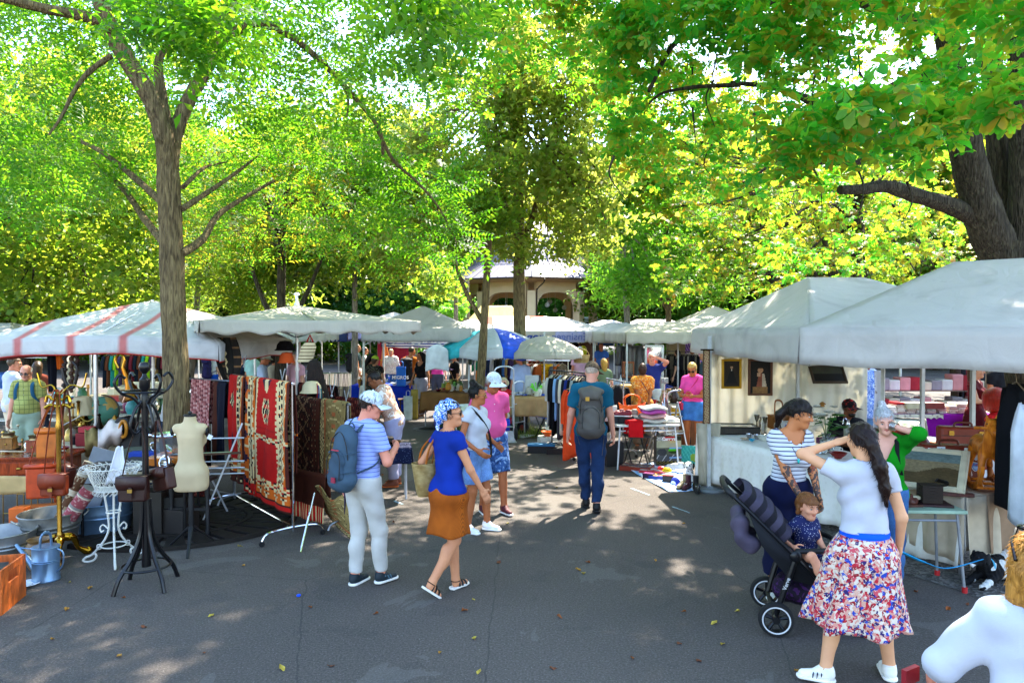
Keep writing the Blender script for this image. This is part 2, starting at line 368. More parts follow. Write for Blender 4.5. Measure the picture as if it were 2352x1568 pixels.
for i in range(6):
 for sgn in(-1,1):
  q4=_leaflet(.075-.004*abs(i-2),.026,R(-68*sgn),0,.2)[:4];q4[:,1]+=.03+.045*i;q4[:,2]-=.0016*i*i;_pp.append(q4)
q4=_leaflet(.08,.028,0,0,.2)[:4];q4[:,1]+=.3;q4[:,2]-=.055;_pp.append(q4)
TP_PIN=_join(_pp,((0,1,2,3),))
def _sprig(seed,n,rad,L,W):
 g_=np.random.default_rng(seed);P_=[]
 for i in range(n):
  V=_leaflet(L*g_.uniform(.8,1.2),W,g_.uniform(0,6.28),0,.25)[:4];a=g_.uniform(-.9,.9);c,s_=math.cos(a),math.sin(a)
  V=V@np.array([[1,0,0],[0,c,-s_],[0,s_,c]]).T;V+=g_.normal(0,rad,3)*(1,1,.6);P_.append(V)
 return _join(P_,((0,1,2,3),))
TP_SPR=[_sprig(i,9,.16,.13,.10)for i in range(3)]
TP_FAR=[_sprig(9+i,10,.38,.30,.22)for i in range(3)]
TP_FEA=_sprig(31,14,.14,.16,.035)
def scatter(name,C,tpl,smin,smax,mat,parent,tilt=.6):
 tl=tpl if isinstance(tpl,list)else[tpl];VV=[];FF=[];off=0
 for ti,(V,Fq)in enumerate(tl):
  c=C[ti::len(tl)];n=len(c)
  if not n:continue
  a=rng.uniform(0,2*PI,n);b=rng.normal(0,tilt,n);d=rng.normal(0,tilt,n);s_=rng.uniform(smin,smax,n)
  ca,sa,cb,sb,cd,sd=np.cos(a),np.sin(a),np.cos(b),np.sin(b),np.cos(d),np.sin(d);Z=np.zeros(n);O=np.ones(n)
  Rz=np.stack([ca,-sa,Z,sa,ca,Z,Z,Z,O],1).reshape(n,3,3);Rx=np.stack([O,Z,Z,Z,cb,-sb,Z,sb,cb],1).reshape(n,3,3);Ry=np.stack([cd,Z,sd,Z,O,Z,-sd,Z,cd],1).reshape(n,3,3)
  Mx=Rz@Rx@Ry*s_[:,None,None];W=np.einsum('nij,kj->nki',Mx,V)+c[:,None,:]
  k=len(V);VV.append(W.reshape(-1,3));FF.append((Fq[None]+(np.arange(n)*k)[:,None,None]+off).reshape(-1,4));off+=n*k
 V=np.concatenate(VV).astype(np.float32);Fq=np.concatenate(FF).astype(np.int32);me=bpy.data.meshes.new(name)
 me.vertices.add(len(V));me.vertices.foreach_set('co',V.ravel());me.loops.add(Fq.size);me.loops.foreach_set('vertex_index',Fq.ravel())
 me.polygons.add(len(Fq));me.polygons.foreach_set('loop_start',np.arange(0,Fq.size,4,dtype=np.int32));me.polygons.foreach_set('loop_total',np.full(len(Fq),4,np.int32))if hasattr(me.polygons[0],'loop_total')and False else None
 me.materials.append(mat);me.update(calc_edges=True);o=link(name,me,parent);return o
def blob(c,r,n,flat=.75,hollow=.45):
 d=rng.normal(size=(n,3));d/=np.linalg.norm(d,axis=1)[:,None];k=rng.uniform(hollow,1,n)**.7;r=np.array(r if hasattr(r,'__len__')else(r,r,r*flat))
 return np.array(c)+d*k[:,None]*r*(1+.22*rng.normal(size=(n,1)))
def bark_tube(m,pts,r0,r1,n=10,seg=None,wob=.04):
 Q=bez(pts,seg or max(6,len(pts)*4));N=len(Q);rr=[]
 for i in range(N):
  t=i/(N-1);rr.append(lerp(r0,r1,t)*(1+wob*math.sin(i*2.1+r0*90)+wob*.7*math.sin(i*5.3)))
 m.tube(Q,rr,n)
def tree(name,label,cat,trunk,limbs,lumps,tpl,sc_,lmat,bmat,group=None,auto=0,twig=.018,extra=None,tilt=.6,dens=1.0):
 """trunk: (pts,r0,r1); limbs: list of the same; lumps: (centre, radius, leaves); auto: limbs grown from the trunk to that many lumps"""
 base=Vector(trunk[0][0]);root=thing(name,label,cat,base,0,group)
 m=MB();off=-base
 def T(ps):return[Vector(p)+off for p in ps]
 bark_tube(m,T(trunk[0]),trunk[1],trunk[2],16,wob=.03)
 b0=Vector(trunk[0][0])+off;m.lathe([(trunk[1]*1.55,b0.z-.05),(trunk[1]*1.22,b0.z+.12),(trunk[1]*1.0,b0.z+.45)],(b0.x,b0.y,0),16)
 for pts,r0,r1 in limbs:bark_tube(m,T(pts),r0,r1,9)
 tp=Vector(trunk[0][-1]);t1=Vector(trunk[0][-2]);q=random.Random(len(label))
 for i in range(min(auto,len(lumps))):
  c=Vector(lumps[i][0]);s_=t1.lerp(tp,q.uniform(.3,1.0));mid=s_.lerp(c,.5)+Vector((q.uniform(-.3,.3),q.uniform(-.3,.3),q.uniform(.1,.5)))
  bark_tube(m,T([s_,mid,c]),trunk[2]*.5,twig,6,7)
  for _ in range(2):
   e=c+Vector((q.uniform(-1,1),q.uniform(-1,1),q.uniform(-.6,.8)))*lumps[i][1];bark_tube(m,T([mid.lerp(c,.5),c.lerp(e,.4)+Vector((0,0,.1)),e]),twig,twig*.35,5,5)
 build('trunk',m,bmat,root)
 C=np.concatenate([blob(c,r,max(1,int(n*dens)))for c,r,n in lumps])-np.array(base)
 scatter('crown',C,tpl,sc_[0],sc_[1],lmat,root,tilt)
 return root
def pxl(spec,seed,step,d0,d1,r0,r1,n,holes=()):
 """lumps filling a patch of the view, spread in depth; spec=(u0,v0,u1,v1)"""
 q=random.Random(seed);L=[];u0,v0,u1,v1=spec;u=u0
 while u<=u1:
  v=v0
  while v<=v1:
   uu,vv=u+q.uniform(-.5,.5)*step,v+q.uniform(-.5,.5)*step
   if not any(abs(uu-a)<c and abs(vv-b)<e for a,b,c,e in holes):
    L.append((P(uu,vv,q.uniform(d0,d1)),q.uniform(r0,r1),int(n*q.uniform(.6,1.3))))
   v+=step
  u+=step
 q.shuffle(L);return L
def limb(d,*uv,r=(.05,.02),dd=0.0):
 n=len(uv);return([P(u,v,d+dd*i/max(1,n-1))for i,(u,v)in enumerate(uv)],r[0],r[1])
D=8.1
_h=((520,275,60,45),(935,150,75,140),(255,510,45,40))
lum=pxl((-140,-180,880,380),3,105,7.6,12.5,.5,.85,150,_h)+pxl((-120,400,300,560),5,110,8.5,11.5,.45,.8,105,_h)+pxl((470,380,860,560),6,115,8.8,11.5,.4,.75,95,_h)+pxl((900,420,1090,590),7,80,9.5,11.5,.35,.6,90)
for k in range(46):
 a=random.uniform(0,2*PI);rr=5.6*math.sqrt(random.random());lum.append((Vector((-3.3+rr*math.cos(a),9.2+rr*math.sin(a),random.uniform(6.2,10.5))),random.uniform(.7,1.2),120))  # further crown lumps overhead, added for the shade they throw
lum+=[(P(1010,55,5.2),.38,120),(P(960,10,5.4),.4,110),(P(985,105,5.2),.2,45),(P(440,60,5.6),.5,150),(P(420,-40,5.8),.55,150),(P(480,120,5.7),.3,70),(P(360,30,5.6),.4,110)]
limbs=[limb(D,(387,390),(376,310),(348,230),(300,150),(255,70),(225,-20),(205,-120),r=(.115,.08),dd=-.5),limb(D,(391,390),(402,310),(434,230),(480,145),(517,45),(545,-60),(560,-160),r=(.095,.06),dd=.6),limb(D+.1,(389,380),(384,300),(372,220),(364,160),(372,120),(405,92),(440,60),r=(.075,.03)),limb(D-.4,(262,66),(200,40),(110,22),(0,-4),(-90,-20),r=(.07,.035),dd=-.6),limb(D+.4,(506,98),(550,68),(600,55),(680,92),(760,165),(820,230),(872,300),(880,360),r=(.06,.02),dd=1.2),limb(D+1.6,(868,300),(905,370),(960,420),(1010,480),(1050,560),r=(.03,.01),dd=.6),limb(D+1.2,(790,200),(800,235),(796,270),r=(.022,.01)),limb(D-.2,(256,128),(205,165),(170,210),(140,270),(112,310),r=(.035,.012),dd=-.4),limb(D,(378,560),(330,500),(280,430),(225,385),(185,345),r=(.05,.02),dd=1.5),limb(D,(378,470),(300,400),(235,350),(180,320),(150,280),r=(.045,.015),dd=1.6),limb(D,(418,582),(465,550),(500,495),(560,455),(630,415),r=(.055,.02),dd=1.4),limb(D,(418,480),(480,440),(545,395),(590,360),r=(.04,.015),dd=1.5),limb(D,(420,430),(470,385),(520,372),r=(.03,.01),dd=1.2)]
bz=P(405,900,D);base=Vector((-4.0,D,0))
tree('ash_tree','big leafy tree with ribbed trunk forking above the left stalls','tree',([base,bz,P(398,700,D),P(392,520,D),P(386,400,D),P(386,330,D)],.15,.118),limbs,lum,TP_PIN,(1.1,1.8),L_ASH,B_ASH,tilt=.5,dens=.40)
D=10.2
lum=pxl((1800,-160,2460,250),13,105,5.2,9.0,.4,.7,60,((1990,150,60,80),(2010,20,70,70),(2280,170,60,120)))+pxl((1860,240,2170,390),14,90,5.0,6.6,.3,.45,40)+pxl((2160,250,2400,330),19,90,5.0,6.4,.25,.35,26)+pxl((1850,470,2130,600),15,95,11.5,13.5,.4,.7,40)
lum+=pxl((1330,-160,1790,160),16,95,7.0,10.0,.4,.75,62,((1590,120,70,60),(1480,20,60,50)))+pxl((1430,170,1800,400),17,95,8.0,11.0,.35,.7,46,((1770,230,45,70),))
for k in range(54):
 a=random.uniform(0,2*PI);rr=6.2*math.sqrt(random.random());lum.append((Vector((5.2+rr*math.cos(a),9.2+rr*math.sin(a),random.uniform(6.4,10.5))),random.uniform(.7,1.3),60))
for k in range(44):lum.append((Vector((random.uniform(-.5,6.5),random.uniform(9.8,14.2),random.uniform(9.6,12.5))),random.uniform(.8,1.3),150))  # unseen leaf lumps high over the lane, added to shade the foreground
for k in range(16):lum.append((Vector((random.uniform(4.6,8.2),random.uniform(10.2,13.4),random.uniform(7.8,9.4))),random.uniform(.7,1.1),110))  # leaf lumps added on the sun side to shade the tents
limbs=[limb(D,(2305,600),(2262,500),(2228,380),(2205,260),(2180,120),(2150,-80),r=(.30,.12),dd=-.6),limb(D+.3,(2325,570),(2312,450),(2292,300),(2275,120),(2260,-100),r=(.24,.11)),limb(D,(2345,590),(2352,430),(2346,280),(2340,60),(2345,-120),r=(.22,.12),dd=-.4),limb(D-.1,(2238,500),(2180,472),(2100,448),(2035,428),(1985,434),(1930,436),r=(.14,.06),dd=-.8),limb(D-.2,(2222,300),(2150,298),(2060,306),(2000,318),(1945,300),(1880,330),r=(.10,.03),dd=-1.6),limb(D-.3,(2190,160),(2080,190),(1960,250),(1890,245),(1840,222),(1770,200),(1680,190),r=(.10,.025),dd=-1.2),limb(D-.3,(2060,306),(1980,370),(1900,372),(1850,375),(1790,370),(1740,400),r=(.05,.015),dd=-1),limb(D-.6,(2165,60),(2060,40),(1900,-20),(1700,30),(1560,90),(1490,210),r=(.10,.02),dd=-1.5),limb(D-1.8,(1700,195),(1600,200),(1520,215),(1480,250),r=(.03,.01))]
q=random.Random(3)
for k in range(26):
 u,v=q.uniform(1400,2200),q.uniform(40,420);limbs.append(limb(q.uniform(6.8,9.5),(u,v),(u+q.uniform(-20,20),v+45),(u+q.uniform(-30,30),v+q.uniform(80,130)),r=(.014,.004)))
tree('chestnut_tree','old horse chestnut with several thick stems behind the right tents','tree',([Vector((8.15,10.4,0)),Vector((8.0,10.35,1.7)),P(2325,640,D),P(2320,560,D)],.46,.36),limbs,lum,TP_CHE,(.48,.85),L_CHE,B_DRK,tilt=.5,dens=1.3)
def gtree(label,u,vb,d,r,spec,seed,step,dd,rad,n,tpl,sc_,lm,bm,lean=0,topv=None,name='tree',auto=14,forks=0,holes=(),dens=.55):
 x0=(u-CX)/F*d;x1=x0+lean;top=P(u,topv if topv else(spec[1]+spec[3])/2,d).z
 lum=pxl(spec,seed,step,d-dd,d+dd,rad[0],rad[1],n,holes);tr=[(x0,d,0),(lerp(x0,x1,.35)+.02*lean,d,top*.35),(lerp(x0,x1,.7),d,top*.7),(x1,d,top)]
 lb=[([(lerp(x0,x1,.45),d,top*.45),(lerp(x0,x1,.5)+k*.5,d+.2,top*.62),(lerp(x0,x1,.5)+k*1.1,d+.4,top*.95)],r*.6,r*.2)for k in((-1,1,.4)[:forks])]
 return tree(name,label,'tree',(tr,r,r*.55),lb,lum+(pxl((1130,572,1330,620),77,50,15.5,17.5,.3,.45,46)if 'knotty' in label else[]),tpl,sc_,lm,bm,auto=auto,dens=dens)
gtree('slim tree with grey bark rising behind the white market umbrella',815,930,20,.10,(640,300,990,640),31,62,2.0,(.7,1.1),95,TP_SPR,(1.1,1.7),L_YEL,B_PAL,.0,420,'linden_tree')
gtree('slim leaning tree with a crooked trunk beside the pink tent table',1096,1000,14.7,.105,(1030,420,1170,560),32,55,1.2,(.35,.6),90,TP_SPR,(.6,.95),L_YEL,B_ASH,.32,430,'linden_tree',8,1)
gtree('tall linden with knotty dark trunk and pale yellowish crown in the middle',1196,960,17,.17,(935,40,1400,585),33,64,2.2,(.5,.9),120,TP_SPR,(.8,1.35),L_LIN,B_ASH,-.1,120,'linden_tree',34,2,((960,120,50,140),(1180,665,60,40)),.42)
gtree('pale barked slim tree leaning right of the bandstand',1453,900,24,.13,(1405,380,1580,620),34,60,2.0,(.7,1.1),95,TP_SPR,(1.1,1.7),L_GRN,B_PAL,-.45,480,'maple_tree')
gtree('forked tree with weeping bright green foliage right of the bandstand',1540,880,29,.14,(1425,470,1660,700),35,58,2.0,(.8,1.1),90,[TP_FEA],(1.5,2.4),L_GRN,B_ASH,-.2,520,'maple_tree',14,2)
gtree('slim pale stem with low leaves left of the bandstand',1047,900,27,.11,(970,520,1060,690),36,48,1.5,(.5,.9),70,TP_SPR,(1.1,1.7),L_YEL,B_PAL,.0,560,'maple_tree',8)
gtree('autumn tinted chestnut glowing orange behind the grey tent peaks',1960,900,19,.2,(1620,280,2230,640),37,88,2.5,(.9,1.4),110,TP_CHE,(.7,1.1),L_CHO,B_DRK,.1,420,'chestnut_tree',22,2)
gtree('chestnut with orange dried leaf edges in front of the lake side',1830,900,24,.2,(1370,230,1740,520),38,74,2.5,(.9,1.3),110,TP_CHE,(.9,1.5),L_CHO,B_DRK,-1.6,380,'chestnut_tree',18,1,(),.4)
gtree('leafy tree with orange seed clusters left of the white umbrella',640,900,15,.13,(440,340,760,600),39,70,2.0,(.55,.95),95,TP_PIN,(1.3,2.0),L_CHO,B_DRK,.1,480,'ash_tree',14,2)
gtree('slender grey tree close behind the big left trunk',432,900,23,.12,(330,470,660,720),40,66,2.5,(.8,1.2),95,[TP_FEA],(1.4,2.2),L_YEL,B_PAL,.5,560,'maple_tree',12)
gtree('broad tree with fresh green crown at the far left',60,900,19,.18,(-150,180,330,715),41,80,3,(.9,1.3),110,TP_SPR,(1.0,1.6),L_YEL,B_DRK,.2,400,'maple_tree',20,2)
gtree('dark stemmed tree standing behind the right tent ridge',1905,900,27,.16,(1700,440,2120,650),42,72,3,(.9,1.4),90,TP_SPR,(1.2,1.9),L_YEL,B_DRK,.1,480,'maple_tree',14,2)
gtree('small leafy tree growing tight beside the bandstand columns',1075,900,33,.1,(1000,640,1060,735),43,40,1.5,(.6,1.0),60,TP_CHE,(1.4,2.0),L_GRN,B_PAL,.0,640,'chestnut_tree',8)
def far_tree(seed,H,W,lm,bm,n,low):
 q=random.Random(seed);lum=[]
 for k in range(n):
  a=q.uniform(0,2*PI);z=low+(H-low)*q.random()**.9;w=W*math.sin(PI*min(.97,max(.12,(z-low*.5)/(H*1.02-low*.5))))**.7;r_=w*math.sqrt(q.uniform(.15,1))
  lum.append((Vector((r_*math.cos(a),r_*math.sin(a),z)),q.uniform(1.1,2.0),46))
 return tree('tree','tree','tree',([(0,0,0),(.1,0,H*.25),(.2,.1,H*.5),(.1,.1,H*.8)],.28,.1),[],lum,TP_FAR,(.8,1.4),lm,bm,auto=16,twig=.05)
FT=[far_tree(1,17,6.0,L_GRN,B_DRK,84,1.6),far_tree(2,15,5.4,L_YEL,B_ASH,72,2.0),far_tree(3,19,5.0,L_DRK,B_DRK,90,.8),far_tree(4,13,5.5,L_CHO,B_DRK,62,2)]
FN=['dense green','light yellow green','dark evergreen','orange tinged']
fl=[(-230,44,0,1.0),(-60,36,1,.9),(40,58,2,1.0),(130,42,0,.9),(240,52,1,1.1),(330,40,3,.9),(400,62,2,1.1),(500,50,2,.8),(570,58,0,1.0),(660,46,0,.85),(740,68,2,1.0),(800,54,1,1.05),(880,44,2,.7),(950,60,0,1.0),(1010,74,2,1.0),(1105,84,2,1.0),(1190,92,2,1.1),(1270,88,0,1.1),(1340,78,2,1.0),(1420,66,0,1.0),(1490,50,1,.9),(1560,60,2,.95),(1640,44,0,.9),(1700,58,0,1.1),(1790,48,1,1.0),(1870,62,2,1.0),(1950,40,3,1.0),(2060,50,1,1.1),(2160,38,3,.95),(2260,46,0,1.1),(2370,40,1,1.0),(2490,48,0,1.1),(2600,52,3,1.2),(-360,52,1,1.1)]
first=[True]*4;q=random.Random(6)
fl.sort(key=lambda a:a[0])
ctr=[0,0,0,0]
for u,d,k,s_ in fl:
 o=FT[k]if first[k]else copy_tree(FT[k]);first[k]=False
 o.location=((u-CX)/F*d,d,0);o.rotation_euler=(0,0,q.uniform(0,6));o.scale=(s_,s_,s_*q.uniform(.9,1.1))
 tag(o,f'{FN[k]} park tree behind the stalls, {ORD[ctr[k]]} of its colour from left','tree','background park trees');o.name='park_tree';ctr[k]+=1
L=[]
q=random.Random(12)
for k in range(150):
 x=q.uniform(-75,75);L.append((Vector((x,q.uniform(70,80),q.uniform(.5,2.6))),q.uniform(1.2,2.0),30))
C=np.concatenate([blob(c,r,n)for c,r,n in L]);o=scatter('shrubbery',C,TP_FAR,.8,1.3,L_GRN,None);tag(o,'mass of low dark shrubs closing the park behind the trees','shrubs',kind='stuff')
L=[]
for k in range(110):
 x=q.uniform(-42,-5)if k<66 else q.uniform(8,42);L.append((Vector((x,q.uniform(44,52),q.uniform(.5,3.4))),q.uniform(1.0,1.7),34))
C=np.concatenate([blob(c,r,n)for c,r,n in L]);o=scatter('shrubbery',C,TP_FAR,.7,1.1,L_YEL,None);tag(o,'mass of green shrubs under the park trees','shrubs',kind='stuff')
m=MB();m.grid(lambda a,b:(-100+200*a,100+120*b,.3),2,2);struct('lake',m,M('#3d7fae',.12,var=.1,vs=.2))
# bandstand
def bandstand():
 d=55.0;cx=(1216-CX)/F*d;t=thing('bandstand','ochre octagonal bandstand with arched openings and grey metal roof','bandstand',(cx,d,0))
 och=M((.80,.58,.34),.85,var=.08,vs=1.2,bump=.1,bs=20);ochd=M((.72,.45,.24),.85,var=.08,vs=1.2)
 roof=M('#75717a',.55,.3,var=.15,vs=1.5);dark=M('#3a2a20',.6)
 Rr=5.1;A=[-PI/2+k*PI/4 for k in range(8)];cor=[Vector((Rr*math.cos(a),Rr*math.sin(a),0))for a in A]
 m=MB();m.prism([(p.x*1.12,p.y*1.12)for p in cor],1.0);build('plinth',m,M('#8d8678',.9),t,smooth=False)
 for k in range(8):
  m=MB();p=cor[k];a=A[k];m.box((p.x,p.y,3.05),(.62,.62,4.1),a);m.box((p.x,p.y,1.25),(.74,.74,.5),a);build('column',m,och,t,smooth=False,bev=.03)
 for k in range(8):
  a,b=cor[k],cor[(k+1)%8];e=(b-a).normalized();n_=Vector((e.y,-e.x,0));w=(b-a).length;m=MB();pr=[]
  N=16;half=w/2-.34
  for i in range(N+1):
   x=-half+2*half*i/N;s_=abs(x)/half;pr.append((x,3.75+1.25*(1-s_**3.2)**.5))
  poly=[(-half,5.8)]+pr+[(half,5.8)]
  for(x0,z0),(x1,z1)in zip(pr,pr[1:]):
   V=[]
   for dn in(-.22,.22):
    for x,z in((x0,z0),(x1,z1),(x1,5.8),(x0,5.8)):q_=(a+b)/2+e*x+n_*dn;V.append((q_.x,q_.y,z))
   m.add(V,[(0,1,2,3),(7,6,5,4),(0,4,5,1),(3,2,6,7)])
  build('arch',m,och,t,smooth=False)
 m=MB();rings=[(7.0,5.85),(6.95,6.0),(5.2,7.0),(5.05,7.15),(4.9,7.25),(3.0,9.6),(.9,11.4),(.35,12.6),(0,13.3)]
 V=[(r_*math.cos(a),r_*math.sin(a),z)for r_,z in rings for a in A];m.add(V,[(i*8+k,i*8+(k+1)%8,(i+1)*8+(k+1)%8,(i+1)*8+k)for i in range(len(rings)-1)for k in range(8)])
 build('roof',m,roof,t,smooth=False)
 m=MB()
 for k in range(8):
  for s_ in range(8):
   f=s_/8;pa=[]
   for r_,z in rings[1:6]:p=Vector((r_*math.cos(A[k]),r_*math.sin(A[k]),z)).lerp(Vector((r_*math.cos(A[(k+1)%8]),r_*math.sin(A[(k+1)%8]),z)),f);pa.append(p+Vector((0,0,.03)))
   m.tube(pa,.03,4)
 build('roof_seams',m,M('#5b5960',.5,.5),t,smooth=False)
 m=MB();m.lathe([(4.6,5.7),(7.0,5.84),(7.05,5.9)],n=8,M4=Matrix.Rotation(PI/8-PI/8,4,'Z'));build('eaves',m,ochd,t,smooth=False)
 m=MB()
 for k in range(8):a,b=[Vector((7.02*math.cos(w),7.02*math.sin(w),5.92))for w in(A[k],A[(k+1)%8])];m.tube([a,b],.07,6)
 build('gutter',m,dark,t)
 m=MB();x=cor[0];m.tube(bez([(x.x+.9,x.y-1.7,5.85),(x.x+.85,x.y-1.5,5.6),(x.x+.45,x.y-.6,5.2),(x.x+.4,x.y-.38,4.8),(x.x+.4,x.y-.38,1.2)],20),.045,6);build('downpipe',m,dark,t)
 for k,(u,v)in enumerate([(1257,700),(1263,693),(1275,712),(1330,700),(1322,708),(1343,701),(1162,705),(1165,718),(1144,706),(1188,718),(1296,706),(1240,680)]):
  m=MB();y=(-3,2,3)[k%3];p=P(u,v,d+y)-Vector((cx,d,0));m.sph(p,.2,10,7);m.cyl(p,(p.x,p.y,5.8),.012,n=5);build('globe_lamp',m,M('#e8e8e8',.3),t)
bandstand()
def bus(u,d,L,lab,c):
 t=thing('tram',lab,'tram',((u-CX)/F*d,d,.3));m=MB();m.box((0,0,1.75),(L,2.5,2.7));build('body',m,M(c,.35),t,bev=.15)
 m=MB();m.box((0,-1.27,.75),(L*.99,.03,.5));build('stripe',m,M('#1c4f9c',.4),t,smooth=False)
 n=int(L/1.5)
 for k in range(n):m=MB();m.box((-L/2+(k+.5)*L/n,-1.265,2.1),(L/n*.84,.03,1.0));build('window',m,M('#1d2a33',.08),t,smooth=False)
 for k in(-.33,.33):m=MB();m.cyl((L*k,-1.15,.1),(L*k,1.15,.1),.42);build('wheel',m,M('#1a1a1a',.8),t)
bus(1470,64,13,'white and blue tram seen between trunks right of the bandstand','#dfe6ea');bus(1255,86,12,'white tram seen through the bandstand arches','#e6e6e2')
# people: implicit bodies turned into one surface
def nets(f,o,h):
 s=f<0;nx,ny,nz=f.shape
 cs=np.zeros((nx-1,ny-1,nz-1),np.int8)
 sl=lambda a,i:a[i[0]:nx-1+i[0],i[1]:ny-1+i[1],i[2]:nz-1+i[2]]
 K=[(i,j,k)for i in(0,1)for j in(0,1)for k in(0,1)]
 for c in K:cs+=sl(s,c)
 act=(cs>0)&(cs<8);I=np.argwhere(act)
 if not len(I):return np.zeros((0,3)),np.zeros((0,4),int)
 idx=np.full(act.shape,-1,np.int32);idx[act]=np.arange(len(I))
 vals={c:f[I[:,0]+c[0],I[:,1]+c[1],I[:,2]+c[2]]for c in K}
 acc=np.zeros((len(I),3));cnt=np.zeros(len(I))
 for a in K:
  for ax in range(3):
   if a[ax]:continue
   b=tuple(1 if i==ax else a[i]for i in range(3));va,vb=vals[a],vals[b];m=(va<0)!=(vb<0)
   t=np.where(m,va/np.where(np.abs(va-vb)<1e-9,1,va-vb),0)
   for i in range(3):acc[:,i]+=np.where(m,a[i]+(t if i==ax else 0),0)
   cnt+=m
 V=(I+acc/cnt[:,None])*h+o;Q=[]
 for ax in range(3):
  b1,b2=[(1,2),(2,0),(0,1)][ax];lo=[slice(None)]*3;hi=[slice(None)]*3;lo[ax]=slice(0,-1);hi[ax]=slice(1,None)
  E=np.argwhere(s[tuple(lo)]!=s[tuple(hi)]);E=E[(E[:,b1]>0)&(E[:,b2]>0)&(E[:,b1]<f.shape[b1]-1)&(E[:,b2]<f.shape[b2]-1)]
  fl=s[E[:,0],E[:,1],E[:,2]];q=[]
  for d1,d2 in((1,1),(0,1),(0,0),(1,0)):c=E.copy();c[:,b1]-=d1;c[:,b2]-=d2;q.append(idx[c[:,0],c[:,1],c[:,2]])
  q=np.stack(q,1);q[~fl]=q[~fl][:,::-1];Q.append(q)
 Q=np.concatenate(Q);return V,Q[(Q>=0).all(1)]
I3=np.eye(3)
class SD:
 """a smooth union of round cones and ellipsoids, with cuts"""
 def __init__(s):s.p=[];s.cuts=[];s.wr=None
 def cone(s,a,b,ra,rb,k=.03,fr=None,sc=(1,1,1),flat=False):s.p.append(('c',np.array(a,float),np.array(b,float),ra,rb,k,fr,np.array(sc,float),flat));return s
 def ell(s,c,r,k=.03,fr=None):s.p.append(('e',np.array(c,float),np.array(r,float),0,0,k,fr,None,False));return s
 def cut(s,fn,fr=None):s.cuts.append((fn,fr));return s
 def mesh(s,h,mg=.02):
  lo,hi=[],[];bb=[]
  for ty,a,b,ra,rb,k,fr,sc,flat in s.p:
   if ty=='c':r=max(ra,rb)*sc.max();l,u=np.minimum(a,b)-r,np.maximum(a,b)+r
   else:l,u=a-b,a+b
   if fr is not None:
    c=np.array([[x,y,z]for x in(l[0],u[0])for y in(l[1],u[1])for z in(l[2],u[2])]);c=c@fr[0].T+fr[1];l,u=c.min(0),c.max(0)
   bb.append((l,u));lo.append(l);hi.append(u)
  lo=np.min(lo,0)-mg-2*h;hi=np.max(hi,0)+mg+2*h;n=np.ceil((hi-lo)/h).astype(int)+1
  f=np.full(n,.5,np.float32);ax=[lo[i]+h*np.arange(n[i])for i in range(3)]
  for(ty,a,b,ra,rb,k,fr,sc,flat),(l,u)in zip(s.p,bb):
   i0=np.maximum(0,np.floor((l-lo)/h-2-k/h).astype(int));i1=np.minimum(n,np.ceil((u-lo)/h+3+k/h).astype(int))
   sl=tuple(slice(i0[i],i1[i])for i in range(3));X,Y,Z=np.meshgrid(ax[0][sl[0]],ax[1][sl[1]],ax[2][sl[2]],indexing='ij',sparse=fr is None)
   if fr is not None:
    Rm,t=fr;x,y,z=X-t[0],Y-t[1],Z-t[2];X,Y,Z=Rm[0,0]*x+Rm[1,0]*y+Rm[2,0]*z,Rm[0,1]*x+Rm[1,1]*y+Rm[2,1]*z,Rm[0,2]*x+Rm[1,2]*y+Rm[2,2]*z
   if ty=='c':
    d=(b-a)/sc;x,y,z=(X-a[0])/sc[0],(Y-a[1])/sc[1],(Z-a[2])/sc[2];L=float(d@d)+1e-12
    t=np.clip((x*d[0]+y*d[1]+z*d[2])/L,0,1);dd=np.sqrt((x-t*d[0])**2+(y-t*d[1])**2+(z-t*d[2])**2)-(ra+(rb-ra)*t)
    dd=dd*float(sc.min())
    if flat:dd=np.maximum(dd,((x*d[0]+y*d[1]+z*d[2])/L-1)*math.sqrt(L))
   else:
    q=np.sqrt(((X-a[0])/b[0])**2+((Y-a[1])/b[1])**2+((Z-a[2])/b[2])**2);dd=(q-1)*float(b.min())
   g=f[sl];hh=np.maximum(k-np.abs(g-dd),0)/k;f[sl]=np.minimum(g,dd)-hh*hh*k*.25
  if s.wr or s.cuts:
   X,Y,Z=np.meshgrid(*ax,indexing='ij',sparse=True)
   if s.wr:f=f+s.wr(X,Y,Z).astype(np.float32)
   for fn,fr in s.cuts:
    if fr is None:v=fn(X,Y,Z)
    else:
     Rm,t=fr;x,y,z=X-t[0],Y-t[1],Z-t[2];v=fn(Rm[0,0]*x+Rm[1,0]*y+Rm[2,0]*z,Rm[0,1]*x+Rm[1,1]*y+Rm[2,1]*z,Rm[0,2]*x+Rm[1,2]*y+Rm[2,2]*z)
    f=np.maximum(f,v.astype(np.float32))
  return nets(f,lo,h)
def rot(rx=0,ry=0,rz=0):return np.array(Euler((R(rx),R(ry),R(rz)),'YXZ').to_matrix())
def ik(S,W,l1,l2,hint):
 S,W,hint=np.array(S,float),np.array(W,float),np.array(hint,float);d=W-S;L=np.linalg.norm(d);L2=min(L,(l1+l2)*.995);d=d/L;W=S+d*L2
 a=(l1*l1-l2*l2+L2*L2)/(2*L2);h=math.sqrt(max(0,l1*l1-a*a));n=hint-d*(hint@d);n=n/(np.linalg.norm(n)+1e-9);return S+d*a+n*h,W
def skin_mat(tone):
 def fn(t):
  n=t.noise(9,3);c=lin(tone);t.bump(t.noise(180,2),.08,.002)
  return t.ramp(n,[(.3,tuple(x*y for x,y in zip(c,(.9,.82,.8)))),(.7,tuple(min(1,x*y)for x,y in zip(c,(1.05,1.02,1.0))))])
 return PAT('skin'+tone,fn,.5)
